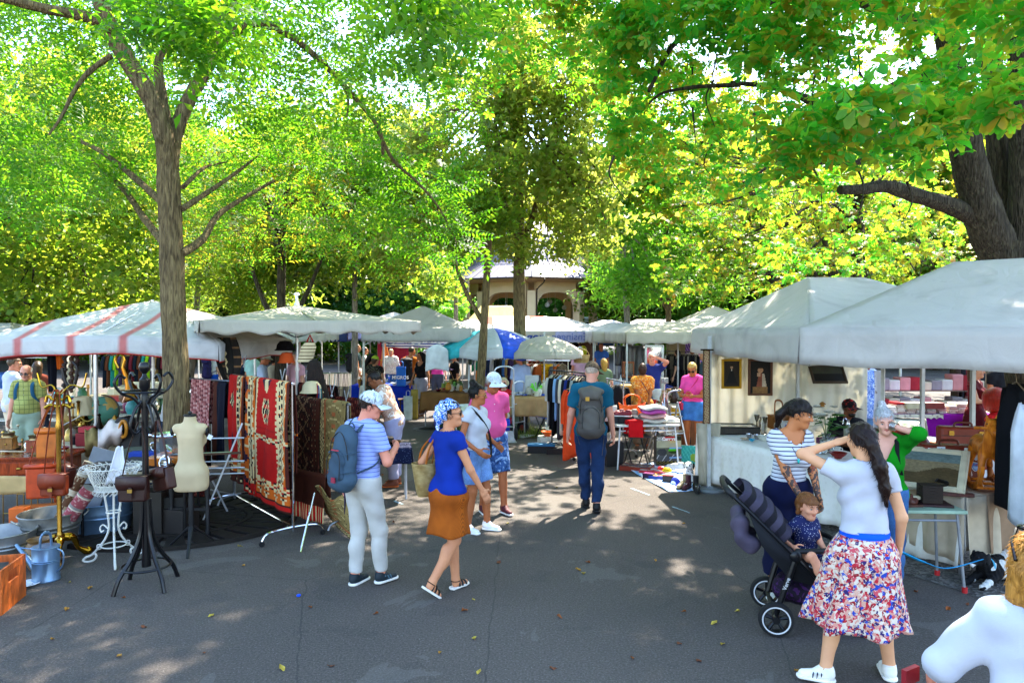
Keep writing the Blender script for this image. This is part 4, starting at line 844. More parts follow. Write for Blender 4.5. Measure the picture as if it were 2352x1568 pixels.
# bags
def BLKZ():return M('#15161a',.6)
def in_frame(p,name,label,cat,group=None):
 t=thing(name,label,cat,p['loc'],p['rz'],group);t.scale=[p['S']]*3;return t
def qm(name,sd,h,mat,par):V,Q=sd.mesh(h);return quad_mesh(name,[(V,Q,0)],[mat],par)
def backpack(p,label,col,h=.012,big=1.0,lid=True,patch=None,pocketcol=None,side=False,tail=False):
 tw=p['tw'];t=in_frame(p,'backpack',label,'backpack');m1=M(col,.8,bump=.25,bs=60,var=.15);m2=M(pocketcol or col,.8,bump=.25,bs=60,var=.15);b=big
 sd=SD();sd.cone(tw((0,-.225,1.02)),tw((0,-.205,1.34)),.138*b,.122*b,.03,None,(1,.66,1));sd.ell(tw((0,-.24,.97)),(.13*b,.09*b,.08),.05);sd.wr=lambda X,Y,Z:.004*np.sin(40*Z+15*X)*np.sin(22*X+5);qm('pack',sd,h,m1,t)
 sd=SD();sd.cone(tw((0,-.30,1.02)),tw((0,-.285,1.18)),.098*b,.088*b,.03,None,(1,.45,1));sd.wr=lambda X,Y,Z:.004*np.sin(50*Z+30*X);qm('pocket',sd,h,m2,t)
 if lid:sd=SD();sd.ell(tw((0,-.235,1.41)),(.135*b,.115*b,.065),.03);sd.cone(tw((-.06,-.315,1.36)),tw((.06,-.315,1.36)),.04,.04,.04);sd.wr=lambda X,Y,Z:.003*np.sin(45*X+20*Z);qm('lid',sd,h,m2,t)
 for s_ in(-1,1):
  m=MB();m.tube(bez([tw((s_*.07,-.14,1.40)),tw((s_*.085,-.06,1.492)),tw((s_*.095,.03,1.49)),tw((s_*.115,.112,1.38)),tw((s_*.13,.105,1.25)),tw((s_*.165,.0,1.12)),tw((s_*.12,-.16,1.05))],22),.026,8,flat=.32);build('strap',m,m1,t)
  if tail:m=MB();m.tube(bez([tw((s_*.12,-.2,1.06)),tw((s_*.15,-.22,.92)),tw((s_*.13,-.2,.68 if s_>0 else .8))],8),.012,6,flat=.25);build('loose_strap',m,m1,t)
 m=MB();m.tube([tw((.04*math.cos(a),-.15,1.43+.045*math.sin(a)))for a in np.linspace(0,PI,8)],.008,6);build('handle',m,m1,t)
 if patch:m=MB();c=tw((-.04 if lid else .03,-.352 if lid else-.352,1.335 if lid else 1.0));m.box(c,(.045,.012,.045));build('badge',m,M(patch,.6),t)
 m=MB();m.tube(bez([tw((-.11*b,-.255,1.10)),tw((-.10*b,-.285,1.30)),tw((0,-.275,1.405)),tw((.10*b,-.285,1.30)),tw((.11*b,-.255,1.10))],20),.0045,5);m.tube(bez([tw((-.085*b,-.335,1.0)),tw((-.08*b,-.335,1.18)),tw((0,-.322,1.235)),tw((.08*b,-.335,1.18)),tw((.085*b,-.335,1.0))],18),.004,5);build('zip',m,BLKZ(),t)
 for s_ in(-1,1):
  for z in(1.08,1.24):m=MB();m.tube([tw((s_*.145*b,-.17,z)),tw((s_*.128*b,-.27,z-.015)),tw((s_*.085*b,-.318,z-.02))],.009,5,flat=.3);build('side_strap',m,m1,t)
 if patch and not lid:
  m=MB();c=tw((.0,-.322,1.25));m.box(c,(.09,.012,.008));build('stitching',m,M('#b83040',.6),t)
 return t
def strap_bag(p,label,col,hip=1,strapcol=None,sz=(.17,.07,.13),z=.93,name='shoulder_bag',cross=True):
 tw=p['tw'];t=in_frame(p,name,label,'bag');s_=hip;m=MB();c=tw((s_*.20,.05,z));m.box(c,sz,rz=-s_*.9);build('bag_body',m,M(col,.55,bump=.2),t,bev=.02)
 m=MB();m.box(tw((s_*.20+s_*.035,.05,z+sz[2]*.2)),(sz[0],.012,sz[2]*.55),rz=-s_*.9+0);build('flap',m,M(col,.5),t,bev=.005)
 x=-1 if cross else 1;m=MB();fr=bez([tw((s_*.2,.1,z+.05)),tw((s_*.1,.135,1.15)),tw((x*s_*.02,.145,1.29)),tw((x*s_*.1,.085,1.42)),tw((x*s_*.105,-.01,1.485)),tw((x*s_*.07,-.10,1.42)),tw((s_*.03,-.145,1.25)),tw((s_*.15,-.11,1.08)),tw((s_*.2,.0,z+.05))],36);m.tube(fr,.014,6,flat=.3);build('strap',m,M(strapcol or col,.6),t);return t
def tote(loc,label,col,w=.3,h=.34,dp=.1,rz=0,word=None,wc='#ffffff',name='bag',cat='bag',group=None,handle=True,droop=.0):
 t=thing(name,label,cat,loc,rz,group);m=MB()
 def f(i,j):
  a=2*PI*i;k=lerp(.92,1.0,j)*(1+.04*math.sin(5*a+4*j));sx,sy=abs(math.cos(a))**.5*(1 if math.cos(a)>0 else-1),abs(math.sin(a))**.5*(1 if math.sin(a)>0 else-1);fl=lerp(1,.45,j**2)
  return(sx*w/2*k,sy*dp/2*k*fl,h*j+.012*math.sin(3*a)*j)
 m.grid(f,28,8);m.add([f(i/28,0)for i in range(28)],[tuple(range(27,-1,-1))]);build('bag_body',m,M(col,.6,bump=.2,bs=20),t,solid=.003)
 if handle:
  for y in(-1,1):m=MB();m.tube(bez([(-w*.22,y*dp*.2,h),(-w*.18,y*dp*.15,h+.13),(w*.18,y*dp*.15,h+.13),(w*.22,y*dp*.2,h)],10),.008,6,flat=.5);build('handle',m,M(col,.6),t)
 if word:text(word,h*.24,(0,-dp/2-.012,h*.45),M(wc,.6),t,name='lettering',bold=.002)
 return t
# the people
TEE=lambda c,**k:dict(mat=FAB(c),**k)
def face(a):return R(a)
a1=person('man with white cap and slate backpack in striped blue polo',XY(832,6.08),face(-38),H=1.74,skin='rosy',d=6,lean=3,head=(-48,12,0),hair=dict(kind='short',col='#2e1f16'),hat=dict(col='#c4ced8'),glasses='#1c1512',top=dict(mat=STRIPES('polo_stripe','#93a3dc','#2a3f9e',.036,.12),sl=.62,hem=.93,collar=1,cmat=FAB('#2c3f98'),name='polo_shirt',g=.02),bottom=dict(mat=FAB('#b8b5ae',.14),g=.018,gk=.02,amp=.006,top=1.0),shoes=dict(col='#16242c',stripe='#4a6878'),wL=(-.28,.02,.88),wR=(.13,.27,1.22),eRh=(.5,-.6,-.6),fL=(-.09,-.02,.085),fR=(.08,.14,.085),curl=(.75,.9))
backpack(a1,'slate blue backpack on the back of the white capped man','#33495a',.011,1.02,False,'#8c2038','#2c4050')
m=MB();p=a1['w2'](a1['wL']);m.tube([p+Vector((.0,0,.02)),p+Vector((.01,-.02,-.10)),p+Vector((.0,-.02,-.28))],[.035,.03,.008],8,flat=.4);single('folded_umbrella','small folded dark violet umbrella held by the white capped man','umbrella',m,FAB('#3c3148'))
a2=person('woman with blue bandana headscarf in blue top and orange skirt',XY(1030,5.92),face(-48),H=1.67,sex='f',skin='#c98c66',d=6,lean=1,head=(-42,-2,0),hat=dict(kind='scarf',mat=BANDANA),hair=dict(kind='short',col='#1f1612'),glasses='#4a2a18',top=dict(mat=FAB('#0f2c86',.15),sl=.28,hem=.93,neck=.085,low=.02,wideNeck=1.25,name='top',g=.02),bottom=dict(kind='skirt',zh=.56,zt=1.0,rh=.215,folds=4,fa=.012,bulge=.045,mat=PAT('corduroy',lambda t:t.mix(.6,t.ramp(t.noise(5),[(.3,'#8f4408'),(.7,'#b35a12')]),t.ramp(t.wave(60,'X'),[(.2,'#999999'),(.6,'#ffffff')]),'MULTIPLY')),name='skirt',rw=.125),shoes=dict(kind='sandal',col='#17120f'),wR=(.22,.24,.90),wL=(-.26,.05,.98),fL=(-.03,.10,.085),fR=(.02,-.20,.15),pR=38,curl=(.6,.4))
a3=person('older woman with dark bun, gold sunglasses, white tee',XY(1092,7.75),face(-118),H=1.66,sex='f',skin='#a9663f',d=7.7,wide=1.08,head=(22,4,0),glasses='#b8863a',hair=dict(kind='bun',col='#120c0a',fr=.075,add=[((0,-.06,.13),(0,-.075,.145),.045,.042)]),top=dict(mat=FAB('#bcbcc2',.12),sl=.3,hem=.95,name='tee_shirt',g=.02),bottom=dict(f=.78,g=.03,gk=.04,mat=DENIM('#6f93c8'),name='denim_shorts'),shoes=dict(col='#e8e8ea',sole='#ffffff'),wR=(.2,.16,1.0),wL=(-.2,.18,1.02),fL=(-.1,.1,.085),fR=(.1,-.05,.085))
strap_bag(a3,'small black crossbody bag on the hip of the sunglasses woman','#15120f',-1,'#1a1614')
a4=person('older man in pink polo shirt, grey cap, denim shorts',XY(1128,8.55),face(-158),H=1.76,skin='#a5623e',d=8.5,belly=.03,head=(10,18,0),hair=dict(kind='short',col='#b8b4ae'),hat=dict(col='#d4dde2'),glasses='#3a2a20',top=dict(mat=FAB('#d9558c',.12),sl=.62,hem=.90,collar=1,buttons=1,name='polo_shirt',g=.024),bottom=dict(f=.98,g=.035,gk=.045,mat=DEN_PAT,name='shorts'),shoes=dict(col='#4e1420',sole='#e8e4e0'),wR=(.08,-.20,.98),wL=(-.08,-.2,.98),eLh=(-1,-.4,0),eRh=(1,-.4,0),fL=(-.12,.14,.085),fR=(.1,-.04,.085))
a5=person('tall man in petrol tee shirt walking away, camouflage cap',XY(1357,8.65),face(-6),H=1.88,skin='#cf927a',d=8.6,lean=2,head=(-14,14,0),hair=dict(kind='bald',bald=1,col='#b09a88',g=.004),hat=dict(mat=blotch('camo','#4a3a2c','#6a5642','#2c2620',24),dir=1),top=dict(mat=FAB('#12536a',.15),sl=.66,hem=.88,name='tee_shirt',g=.026,amp=.013),bottom=dict(f=1.95,g=.018,gk=.02,amp=.011,mat=DENIM('#1d3358'),name='jeans'),shoes=dict(col='#0f0f12',sole='#16161a'),wL=(-.27,.05,.86),wR=(.27,.05,.86),fL=(-.05,.10,.085),fR=(.07,-.14,.10),pR=10,curl=(.8,.8))
backpack(a5,'grey brown hiking backpack on the man in petrol tee','#4a443f',.012,1.1,True,'#b8862c','#565049',tail=True)
a6=person('man in beige palm print shirt bending over a table',XY(905,10.0),face(88),H=1.74,skin='brown',d=10,lean=22,head=(0,24,0),hair=dict(kind='short',col='#2c2622'),glasses='#15110e',top=dict(mat=FL_SHIRT,sl=.68,hem=.86,collar=1,name='shirt',g=.03),bottom=dict(mat=FAB('#a9a6c4'),g=.03,gk=.035,name='trousers'),shoes=dict(col='#8a4a34',sole='#d86a30'),wL=(-.15,.42,1.0),wR=(.16,.40,1.0))
a7=person('woman in navy striped tee with tattooed arms and dark ponytail',XY(1812,5.75),face(-176),H=1.72,sex='f',skin=TAT,d=5.7,lean=7,head=(52,12,0),hair=dict(kind='pony',col='#1e1512',fr=.036,add=[((0,-.10,.03),(.02,-.15,-.05),.04,.035),((.02,-.15,-.05),(.0,-.15,-.17),.035,.018),((-.045,.09,.02),(-.05,.088,-.02),.018,.012),((.045,.09,.02),(.05,.088,-.02),.018,.012)]),top=dict(mat=STRIPES('breton','#c4c6cc','#151c46',.034,.24),sl=.42,hem=1.03,neck=.095,wideNeck=1.2,low=.10,nz=1.49,name='striped_tee',g=.014),bottom=dict(f=1.62,g=.03,gk=.045,mat=FAB('#111636'),name='culottes',top=1.06),shoes=dict(col='#e8e6e2'),wR=(.02,.30,.93),wL=(-.15,.24,.93),curl=(.9,.9),fL=(-.14,.03,.085),fR=(.12,-.02,.085))
m=MB();tw=a7['tw'];t=in_frame(a7,'necklace','turquoise drop pendant on the striped tee woman','necklace');m.tube([tw((.055*math.cos(a),.02+.125*(1-math.cos(a)**2)**.5*1.0,1.40-.13*(1-abs(math.cos(a)))))for a in np.linspace(0,PI,15)],.003,5);build('cord',m,M('#3a2018',.6),t);m=MB();m.sph(tw((0,.15,1.262)),(.012,.007,.02),10,7);build('pendant',m,M('#2fb5ae',.2),t)
a9=person('woman with long ponytail in white tee and flowered skirt',XY(1990,4.42),face(-6),H=1.68,sex='f',skin='#d6a078',d=4.4,lean=2,head=(12,4,0),hair=dict(kind='pony',col='#22140f',fr=.07,add=[((0,-.09,.02),(.0,-.125,-.02),.05,.032),((0,-.125,-.02),(.03,-.15,-.16),.036,.042),((.03,-.15,-.16),(.06,-.145,-.30),.042,.034),((.06,-.145,-.30),(.075,-.13,-.42),.034,.012)],band=((0,-.125,-.015),.03)),top=dict(mat=FAB('#b4b4bc',.12),sl=.42,hem=1.03,name='tee_shirt',g=.018,amp=.013),bottom=dict(kind='skirt',zh=.40,zt=1.0,rh=.31,rw=.14,folds=6,fa=.05,bulge=.03,shift=(-.05,0),mat=FL_SKIRT,name='skirt'),shoes=dict(col='#e9e4da',stripe='#1c2440'),wL=(-.13,.16,1.60),eLh=(-1,-.05,-.35),wR=(.25,.06,.9),fL=(-.27,-.06,.085),fR=(.19,.05,.085),toeL=75,curl=(.5,.5))
m=MB();tw=a9['tw'];V=[tw((.153*math.cos(a),.126*math.sin(a)-.004,1.005+s_*.034))for a in np.linspace(0,2*PI,30,endpoint=False)for s_ in(-1,1)];m.add(V,[(2*i,2*((i+1)%30),2*((i+1)%30)+1,2*i+1)for i in range(30)]);build('sash',m,FAB('#0f52d0',.1),a9['root'],solid=.008,ang=0)
a10=person('grey haired woman in green blouse shading her eyes',XY(2036,5.95),face(152),H=1.62,sex='f',skin='#dba48e',d=5.9,wide=1.06,lean=6,head=(8,10,6),hair=dict(kind='bun',col='#b3b2b4',fr=.066,add=[((0,-.07,.11),(0,-.09,.14),.04,.036)]),top=dict(mat=FAB('#0a7d14',.15),sl=1.25,hem=.88,vneck=.17,buttons=0,name='blouse',g=.022,amp=.008),bottom=dict(mat=DENIM('#3c6496'),name='jeans'),shoes=dict(col='#33302c'),wL=(-.03,.17,1.60),eLh=(-1,.15,-.45),wR=(.25,.08,.92),palmL=(0,-1,.1),curl=(.15,.4))
m=MB();E,W=a10['eL'],a10['wL'];t=in_frame(a10,'bracelet','stack of silver bangles on the raised wrist','bangles')
for k in range(4):m=MB();c=W+(E-W)*(.06+.05*k);n_=Vector(E-W).normalized();x_=n_.orthogonal().normalized();y_=n_.cross(x_);m.tube([Vector(c)+(x_*math.cos(q_)+y_*math.sin(q_))*.037 for q_ in np.linspace(0,2*PI,14,endpoint=False)],.0045,5,closed=True);build('ring',m,METAL('#cfcfd4'),t)
m=MB();tw=a10['tw'];m.tube(bez([tw((-.13,.09,1.15)),tw((-.10,.13,1.3)),tw((-.09,.06,1.46)),tw((-.08,-.08,1.44))],12),.02,6,flat=.3);build('shoulder_strap',m,FAB('#16181c'),a10['root'])
a11=person('blond woman with sunglasses pushed up in white blouse, close by',XY(2402,2.3),face(-36),H=1.6,sex='f',skin='rosy',d=2.3,head=(8,0,0),hair=dict(kind='long',col='#b07a34',fr=.06,g=.014,add=[((-.05,-.04,.0),(-.065,-.03,-.17),.055,.05),((.05,-.04,.0),(.065,-.03,-.17),.055,.05),((0,-.08,.0),(0,-.085,-.2),.075,.06),((-.072,.03,.03),(-.075,.04,-.15),.024,.03)]),top=dict(mat=FAB('#b8bcc8',.12),sl=1.3,hem=.85,collar=1,name='blouse',g=.028),bottom=dict(mat=DENIM('#26406e'),name='jeans'),shoes=dict(col='#f0f0f0'),wL=(-.36,.22,1.03),eLh=(-.6,-.6,-.6),curl=(.9,.6))
m=MB();HF=a11['HF'];t=in_frame(a11,'sunglasses','black sunglasses pushed up into blond hair','sunglasses')
for sx in(-1,1):m.sph(HF[0]@np.array((sx*.036,.052,.122))+HF[1],(.034,.028,.012),12,7);m.tube([HF[0]@np.array(p)+HF[1]for p in((sx*.068,.05,.115),(sx*.092,-.02,.08),(sx*.09,-.09,.03))],.006,6)
m.tube([HF[0]@np.array(p)+HF[1]for p in((-.02,.062,.125),(0,.066,.128),(.02,.062,.125))],.005,6);build('frame',m,M('#0c0c0e',.12),t)
m=MB();p=a11['w2'](a11['wL']);m.box(p+Vector((-.05,.06,-.03)),(.09,.02,.06),rz=.5);single('wallet','small red and navy purse in the hand of the blond woman','purse',m,M('#8a1420',.5))
a12=person('man with black and red cap sitting behind the antiques table',XY(1948,9.7),face(170),H=1.74,skin='#6e4128',d=8,sit=True,pelv=(0,0,.50),fL=(-.12,.42,.085),fR=(.12,.42,.085),head=(28,6,0),hair=dict(kind='short',col='#120e0c'),hat=dict(mat=blotch('cap_print','#141214','#1a1416','#b02c22',14)),glasses='clear',top=TEE('#14151a',hem=.93,name='tee_shirt'),bottom=dict(mat=FAB('#22242a')),shoes=dict(col='#1a1a1a'),beard='#241c18',wL=(-.16,.34,.72),wR=(.16,.34,.72))
a13=person('blond woman in pink shirt and denim shorts reading her phone',XY(1592,12.2),face(150),H=1.72,sex='f',skin='#a8643c',d=12,head=(4,26,0),glasses='#16110e',hair=dict(kind='long',col='#c9a05a',add=[((0,-.07,0),(0,-.09,-.2),.07,.045),((-.06,.02,0),(-.075,.05,-.2),.026,.02)]),top=TEE('#e04a9c',sl=.6,hem=.98,name='shirt',g=.028),bottom=dict(f=.55,g=.03,gk=.05,mat=DENIM('#3f78c2'),name='denim_shorts',belt='#c0306a',top=1.03),shoes=dict(col='#c8442a',sole='#a8301c'),wL=(-.07,.27,1.14),wR=(.07,.27,1.14),eLh=(-.5,-.8,-.6),eRh=(.5,-.8,-.6))
m=MB();m.box(a13['w2']((0,.33,1.17)),(.09,.012,.16),rx=.9,rz=R(150));single('phone','phone in a red case held by the pink shirt woman','phone',m,M('#c02848',.4),bev=.004)
strap_bag(a13,'thin red crossbody strap bag on the pink shirt woman','#c02850',1)
a14=person('woman in orange printed shirt with hands behind her back',XY(1476,12.9),face(4),H=1.64,sex='f',skin='#a9683f',d=12.9,wide=1.12,head=(-12,4,0),hair=dict(kind='bob',col='#3c2416',add=[((0,-.05,.0),(0,-.05,-.05),.085,.07)]),top=dict(mat=FL_ORA,sl=.68,hem=.9,name='shirt',g=.03),bottom=dict(mat=FAB('#6e6150'),g=.03,gk=.04,f=1.9),shoes=dict(col='#5a4636'),wL=(-.02,-.22,.95),wR=(.05,-.23,.93),eLh=(-1,-.4,-.1),eRh=(1,-.4,-.1))
m=MB();tw=a14['tw'];m.tube(bez([tw((-.09,-.05,1.46)),tw((-.04,-.145,1.38)),tw((.06,-.165,1.2)),tw((.15,-.12,1.05))],12),.009,5);build('bag_strap',m,M('#7a2a1c',.5),a14['root'])
person('white haired man in navy shirt shielding his eyes',XY(1498,14.6),face(175),H=1.8,skin='rosy',d=15,head=(-10,6,0),hair=dict(kind='short',col='#d8d4cc'),top=TEE('#272f70',sl=.6,hem=.9),bottom=dict(mat=FAB('#c9c8c4')),shoes=dict(col='#333333'),wL=(-.05,.2,1.66),eLh=(-1,.3,-.2),palmL=(0,-.3,-1))
person('woman in short dark dotted dress by the clothes rail',XY(1556,20.5),face(60),H=1.66,sex='f',skin='#d8a888',d=20,head=(-30,0,0),hair=dict(kind='long',col='#1c1410',add=[((0,-.07,0),(0,-.1,-.2),.07,.04)]),top=dict(mat=DK_DOT2,sl=.55,hem=.92,name='dress_top'),bottom=dict(kind='skirt',zh=.62,rh=.24,mat=DK_DOT2,name='dress_skirt'),shoes=dict(kind='sandal',col='#b08a6a'))
a17=person('bald older man in olive check shirt with glasses',XY(62,10.8),face(-170),H=1.74,skin='#d99a82',d=10,belly=.03,head=(6,16,0),glasses='clear',hair=dict(kind='bald',bald=1,col='#d8d2c8'),top=dict(mat=PLAID,sl=.68,hem=.97,collar=1,buttons=1,name='check_shirt',g=.028),bottom=dict(mat=FAB('#8fa08c'),g=.035,gk=.045,f=.95,belt='#15130f',name='shorts',top=1.0),shoes=dict(col='#4a4038'))
backpack(a17,'blue strapped rucksack worn by the olive check shirt man','#12506e',.016)
person('man in pale grey shirt behind the olive check shirt man',XY(28,11.9),face(-40),H=1.8,skin='#c98468',d=11.9,head=(-30,6,0),hair=dict(kind='short',col='#5a4634'),top=TEE('#c3c8dc',sl=.75,hem=.84,g=.035),bottom=dict(mat=FAB('#d8c8ac'),f=.95,g=.035,gk=.05,name='shorts'),shoes=dict(col='#555555'))
person('woman with long brown hair among the left stalls',XY(86,13.0),face(20),H=1.68,sex='f',skin='tan',d=13,hair=dict(kind='long',col='#3c2a1a',add=[((0,-.07,0),(0,-.09,-.25),.09,.08)]),top=TEE('#7a3a2c',sl=.5),bottom=dict(mat=FAB('#333a4a')),shoes=dict(col='#333333'))
a37=person('seller with black baseball cap leaning over the left table',XY(383,9.7),face(-70),H=1.74,skin='#a85c36',d=9.7,lean=12,head=(0,22,0),hair=dict(kind='short',col='#181210'),hat=dict(col='#0e0e10'),top=TEE('#c8c4c0',sl=.5,hem=.9),bottom=dict(mat=FAB('#333c4c')),shoes=dict(col='#333333'),wR=(.18,.38,1.02),wL=(-.16,.34,1.0))
a20=person('dark haired woman in black tank top and wide grey trousers',XY(967,17.8),face(150),H=1.7,sex='f',skin='#b8805a',d=17.8,head=(-48,0,0),hair=dict(kind='long',col='#1a1210',add=[((0,-.08,0),(.0,-.11,-.22),.08,.07),((.05,.01,0),(.07,0,-.2),.03,.03)]),top=TEE('#15151a',sl=0,hem=.98,neck=.09,low=.05,name='tank_top'),bottom=dict(mat=FAB('#9a9aa8'),g=.03,gk=.055,f=1.97,flare=.12,top=1.06),shoes=dict(kind='sandal',col='#1a1614'),spread=.06,fL=(-.1,.1,.085))
strap_bag(a20,'small black shoulder bag on the tank top woman','#101012',1)
a21=person('man in orange tee carrying a big black backpack',XY(943,18.8),face(-20),H=1.8,skin='#a8704c',d=18,hair=dict(kind='short',col='#3c3028',g=.005),top=TEE('#c96a1c',sl=.6),bottom=dict(mat=FAB('#b89a5a'),g=.03),shoes=dict(col='#6a5040'),head=(-20,10,0));backpack(a21,'big black backpack on the man in orange tee','#15151a',.022,1.25)
a22=person('short haired older woman in bright pink shirt behind the glassware',XY(1004,20.4),face(178),H=1.68,sex='f',skin='#d99c84',d=20,wide=1.15,head=(0,18,0),hair=dict(kind='short',col='#d8d4ce'),top=TEE('#e0449c',sl=.7),bottom=dict(mat=FAB('#444a5a')),shoes=dict(col='#333333'));strap_bag(a22,'thin brown strap bag across the bright pink shirt','#5a2a1c',1)
a23=person('woman with glasses in black shirt, hand on her hip',XY(1044,18.6),face(115),H=1.66,sex='f',skin='#c48a68',d=18.6,wide=1.2,glasses='clear',hair=dict(kind='pony',col='#3c2418',add=[((0,-.1,0),(0,-.12,-.15),.04,.03)]),top=TEE('#121216',sl=.95,hem=.85),bottom=dict(mat=FAB('#1c1c22')),shoes=dict(col='#222222'),wR=(.2,-.02,1.0),eRh=(1,-.5,0));strap_bag(a23,'tan crossbody strap bag on the black shirt woman','#a88a58',-1)
person('blond woman in light blue shirt browsing beside the beach umbrella',XY(1197,15.6),face(22),H=1.72,sex='f',skin='rosy',d=15,lean=4,head=(10,12,0),hair=dict(kind='short',col='#c9a660',g=.018,nape=-.1),top=TEE('#a9bbdc',sl=.9,hem=.86,g=.04,name='shirt'),bottom=dict(mat=FAB('#15161a')),shoes=dict(col='#222222'))
person('seated older woman in red top with curly blond hair',XY(1157,14.9),face(172),H=1.62,sex='f',skin='#d9a08a',d=15,pelv=(0,0,.52),fL=(-.1,.4,.085),fR=(.1,.4,.085),glasses='#2a1a14',hair=dict(kind='bob',col='#d6c29a',g=.02,add=[((-.05,-.02,0),(.05,-.02,0),.08,.08)]),top=TEE('#c41f28',sl=.3),bottom=dict(mat=FAB('#e0dcd4')),shoes=dict(col='#555555'))
a26=person('blond woman in pale flowered blouse at the blue table',XY(898,21.8),face(175),H=1.66,sex='f',skin='rosy',d=22,wide=1.1,head=(10,14,0),hair=dict(kind='long',col='#cdb68a',add=[((0,-.07,0),(0,-.08,-.18),.08,.06),((-.07,.02,0),(-.08,.05,-.2),.026,.02),((.07,.02,0),(.08,.05,-.2),.026,.02)]),top=dict(mat=FL_PALE,sl=.85,hem=.9,name='blouse',g=.045),bottom=dict(mat=DENIM('#2c5a9c')),shoes=dict(col='#555555'))
person('woman in black dotted dress and lime green cap',XY(860,16.6),face(-8),H=1.64,sex='f',skin='#c48c6a',d=16.6,wide=1.15,head=(-25,4,0),hair=dict(kind='bob',col='#5a4230',add=[((0,-.06,-.02),(0,-.06,-.06),.06,.05)]),hat=dict(col='#a8c23c'),top=dict(mat=DK_DOT,sl=.35,hem=.92,name='dress_top',g=.03),bottom=dict(kind='skirt',zh=.4,rh=.3,mat=DK_DOT,name='dress_skirt'),shoes=dict(kind='sandal',col='#2a2018'))
a28=person('woman with long black hair and cream wide skirt',XY(842,17.0),face(-40),H=1.68,sex='f',skin='#c98f70',d=17,lean=4,side=6,head=(-15,18,0),hair=dict(kind='long',col='#15100e',g=.02,add=[((0,-.07,0),(-.03,-.10,-.28),.085,.05)]),top=TEE('#3a2c28',sl=0),bottom=dict(kind='skirt',zh=.25,rh=.28,mat=FAB('#d6cfc4'),name='skirt'),shoes=dict(kind='sandal',col='#7a5a40'));strap_bag(a28,'round mustard shoulder bag of the black haired woman','#b0741c',-1,None,(.26,.1,.22),.95,cross=False)
a29=person('young man in dark green tee and white shorts',XY(820,22.0),face(-75),H=1.8,skin='#c98c68',d=22,hair=dict(kind='short',col='#4a382a',g=.005),top=TEE('#20383a',sl=.6),bottom=dict(f=.9,g=.035,gk=.05,mat=FAB('#dcd4c6'),name='shorts'),shoes=dict(col='#a8603c'),fL=(-.1,.22,.085),fR=(.1,-.2,.12),pR=25);backpack(a29,'black backpack on the young man in white shorts','#14161c',.025,1.1)
person('woman in white dress behind the young man in shorts',XY(838,22.6),face(-80),H=1.68,sex='f',skin='#c98c68',d=22,hair=dict(kind='bun',col='#4a3426',add=[((0,-.05,.12),(0,-.06,.14),.045,.04)]),top=TEE('#e4e0da',sl=.3),bottom=dict(kind='skirt',zh=.55,rh=.26,mat=FAB('#e2ded8'),name='skirt'),shoes=dict(kind='sandal',col='#8a6a50'))
person('man with white sun hat and pale blue shirt behind the kilims',XY(603,15.4),face(-60),H=1.74,skin='#c47c58',d=15,head=(-10,14,0),hat=dict(kind='hat',col='#d9dcc8'),hair=dict(kind='short',col='#8a7a6a'),top=TEE('#b4c4dc',sl=.7),bottom=dict(mat=FAB('#8a8478')),shoes=dict(col='#444444'))
person('man in mint shirt with grey bucket hat behind the kilims',XY(580,16.8),face(-30),H=1.8,skin='#b87a58',d=17,hat=dict(kind='hat',col='#a8b4b8'),hair=dict(kind='short',col='#4a3a2c'),top=TEE('#9cc4b8',sl=.7),bottom=dict(mat=FAB('#555555')),shoes=dict(col='#444444'))
person('dark haired woman in beige top browsing behind the kilims',XY(630,15.9),face(-35),H=1.7,sex='f',skin='#c08058',d=16,hair=dict(kind='bob',col='#2a1c16',g=.02,add=[((0,-.05,.0),(0,-.06,-.04),.08,.06)]),top=TEE('#b0a48c',sl=.6),bottom=dict(mat=FAB('#4a4640')),shoes=dict(col='#444444'))
person('person with round straw hat in the crowd behind the kilims',XY(556,17.4),face(150),H=1.66,sex='f',skin='#d09a78',d=17,hat=dict(kind='hat',col='#d6bd8c'),hair=dict(kind='long',col='#3a2a20',add=[((0,-.07,0),(0,-.08,-.2),.07,.05)]),top=TEE('#1c2436',sl=.5),bottom=dict(mat=FAB('#777777')),shoes=dict(col='#444444'))
person('man in pale pink tee standing behind the umbrella pole',XY(678,15.2),face(150),H=1.78,skin='#d09a80',d=15,hair=dict(kind='short',col='#8a8078'),top=TEE('#d8a4b4',sl=.6),bottom=dict(mat=FAB('#6a6a74')),shoes=dict(col='#444444'))
person('person in black tee with elbow out behind the kilims',XY(718,13.2),face(120),H=1.66,sex='f',skin='#c98860',d=13,hair=dict(kind='bob',col='#2c2018',add=[((0,-.05,0),(0,-.06,-.05),.08,.06)]),top=TEE('#111114',sl=.8),bottom=dict(mat=FAB('#333333')),shoes=dict(col='#333333'),wL=(-.16,-.05,1.02),eLh=(-1,-.4,0),wR=(.2,-.02,1.0),eRh=(1,-.4,0))
a36=person('person in white tee and blue shorts seen from behind',XY(484,19.6),face(-5),H=1.74,skin='#d0a088',d=20,hair=dict(kind='short',col='#6a4a34'),top=TEE('#e2e2ea',sl=.6),bottom=dict(f=.9,g=.035,gk=.05,mat=FAB('#1450c8'),name='shorts'),shoes=dict(col='#8a3a2a'));backpack(a36,'dark violet backpack on the person in blue shorts','#221a50',.024)
person('grey haired man in light pink shirt seen from behind',XY(1332,20.4),face(15),H=1.76,skin='rosy',d=22,belly=.03,hair=dict(kind='short',col='#b8b4b0'),top=TEE('#d8a8c4',sl=.7,g=.035),bottom=dict(mat=FAB('#26386a')),shoes=dict(col='#444444'))
person('man in cornflower blue polo among the far stalls',XY(1381,24),face(170),H=1.8,skin='#c87e60',d=24,hair=dict(kind='short',col='#7a5a40'),top=TEE('#4a7cd8',sl=.6),bottom=dict(mat=FAB('#555555')),shoes=dict(col='#444444'))
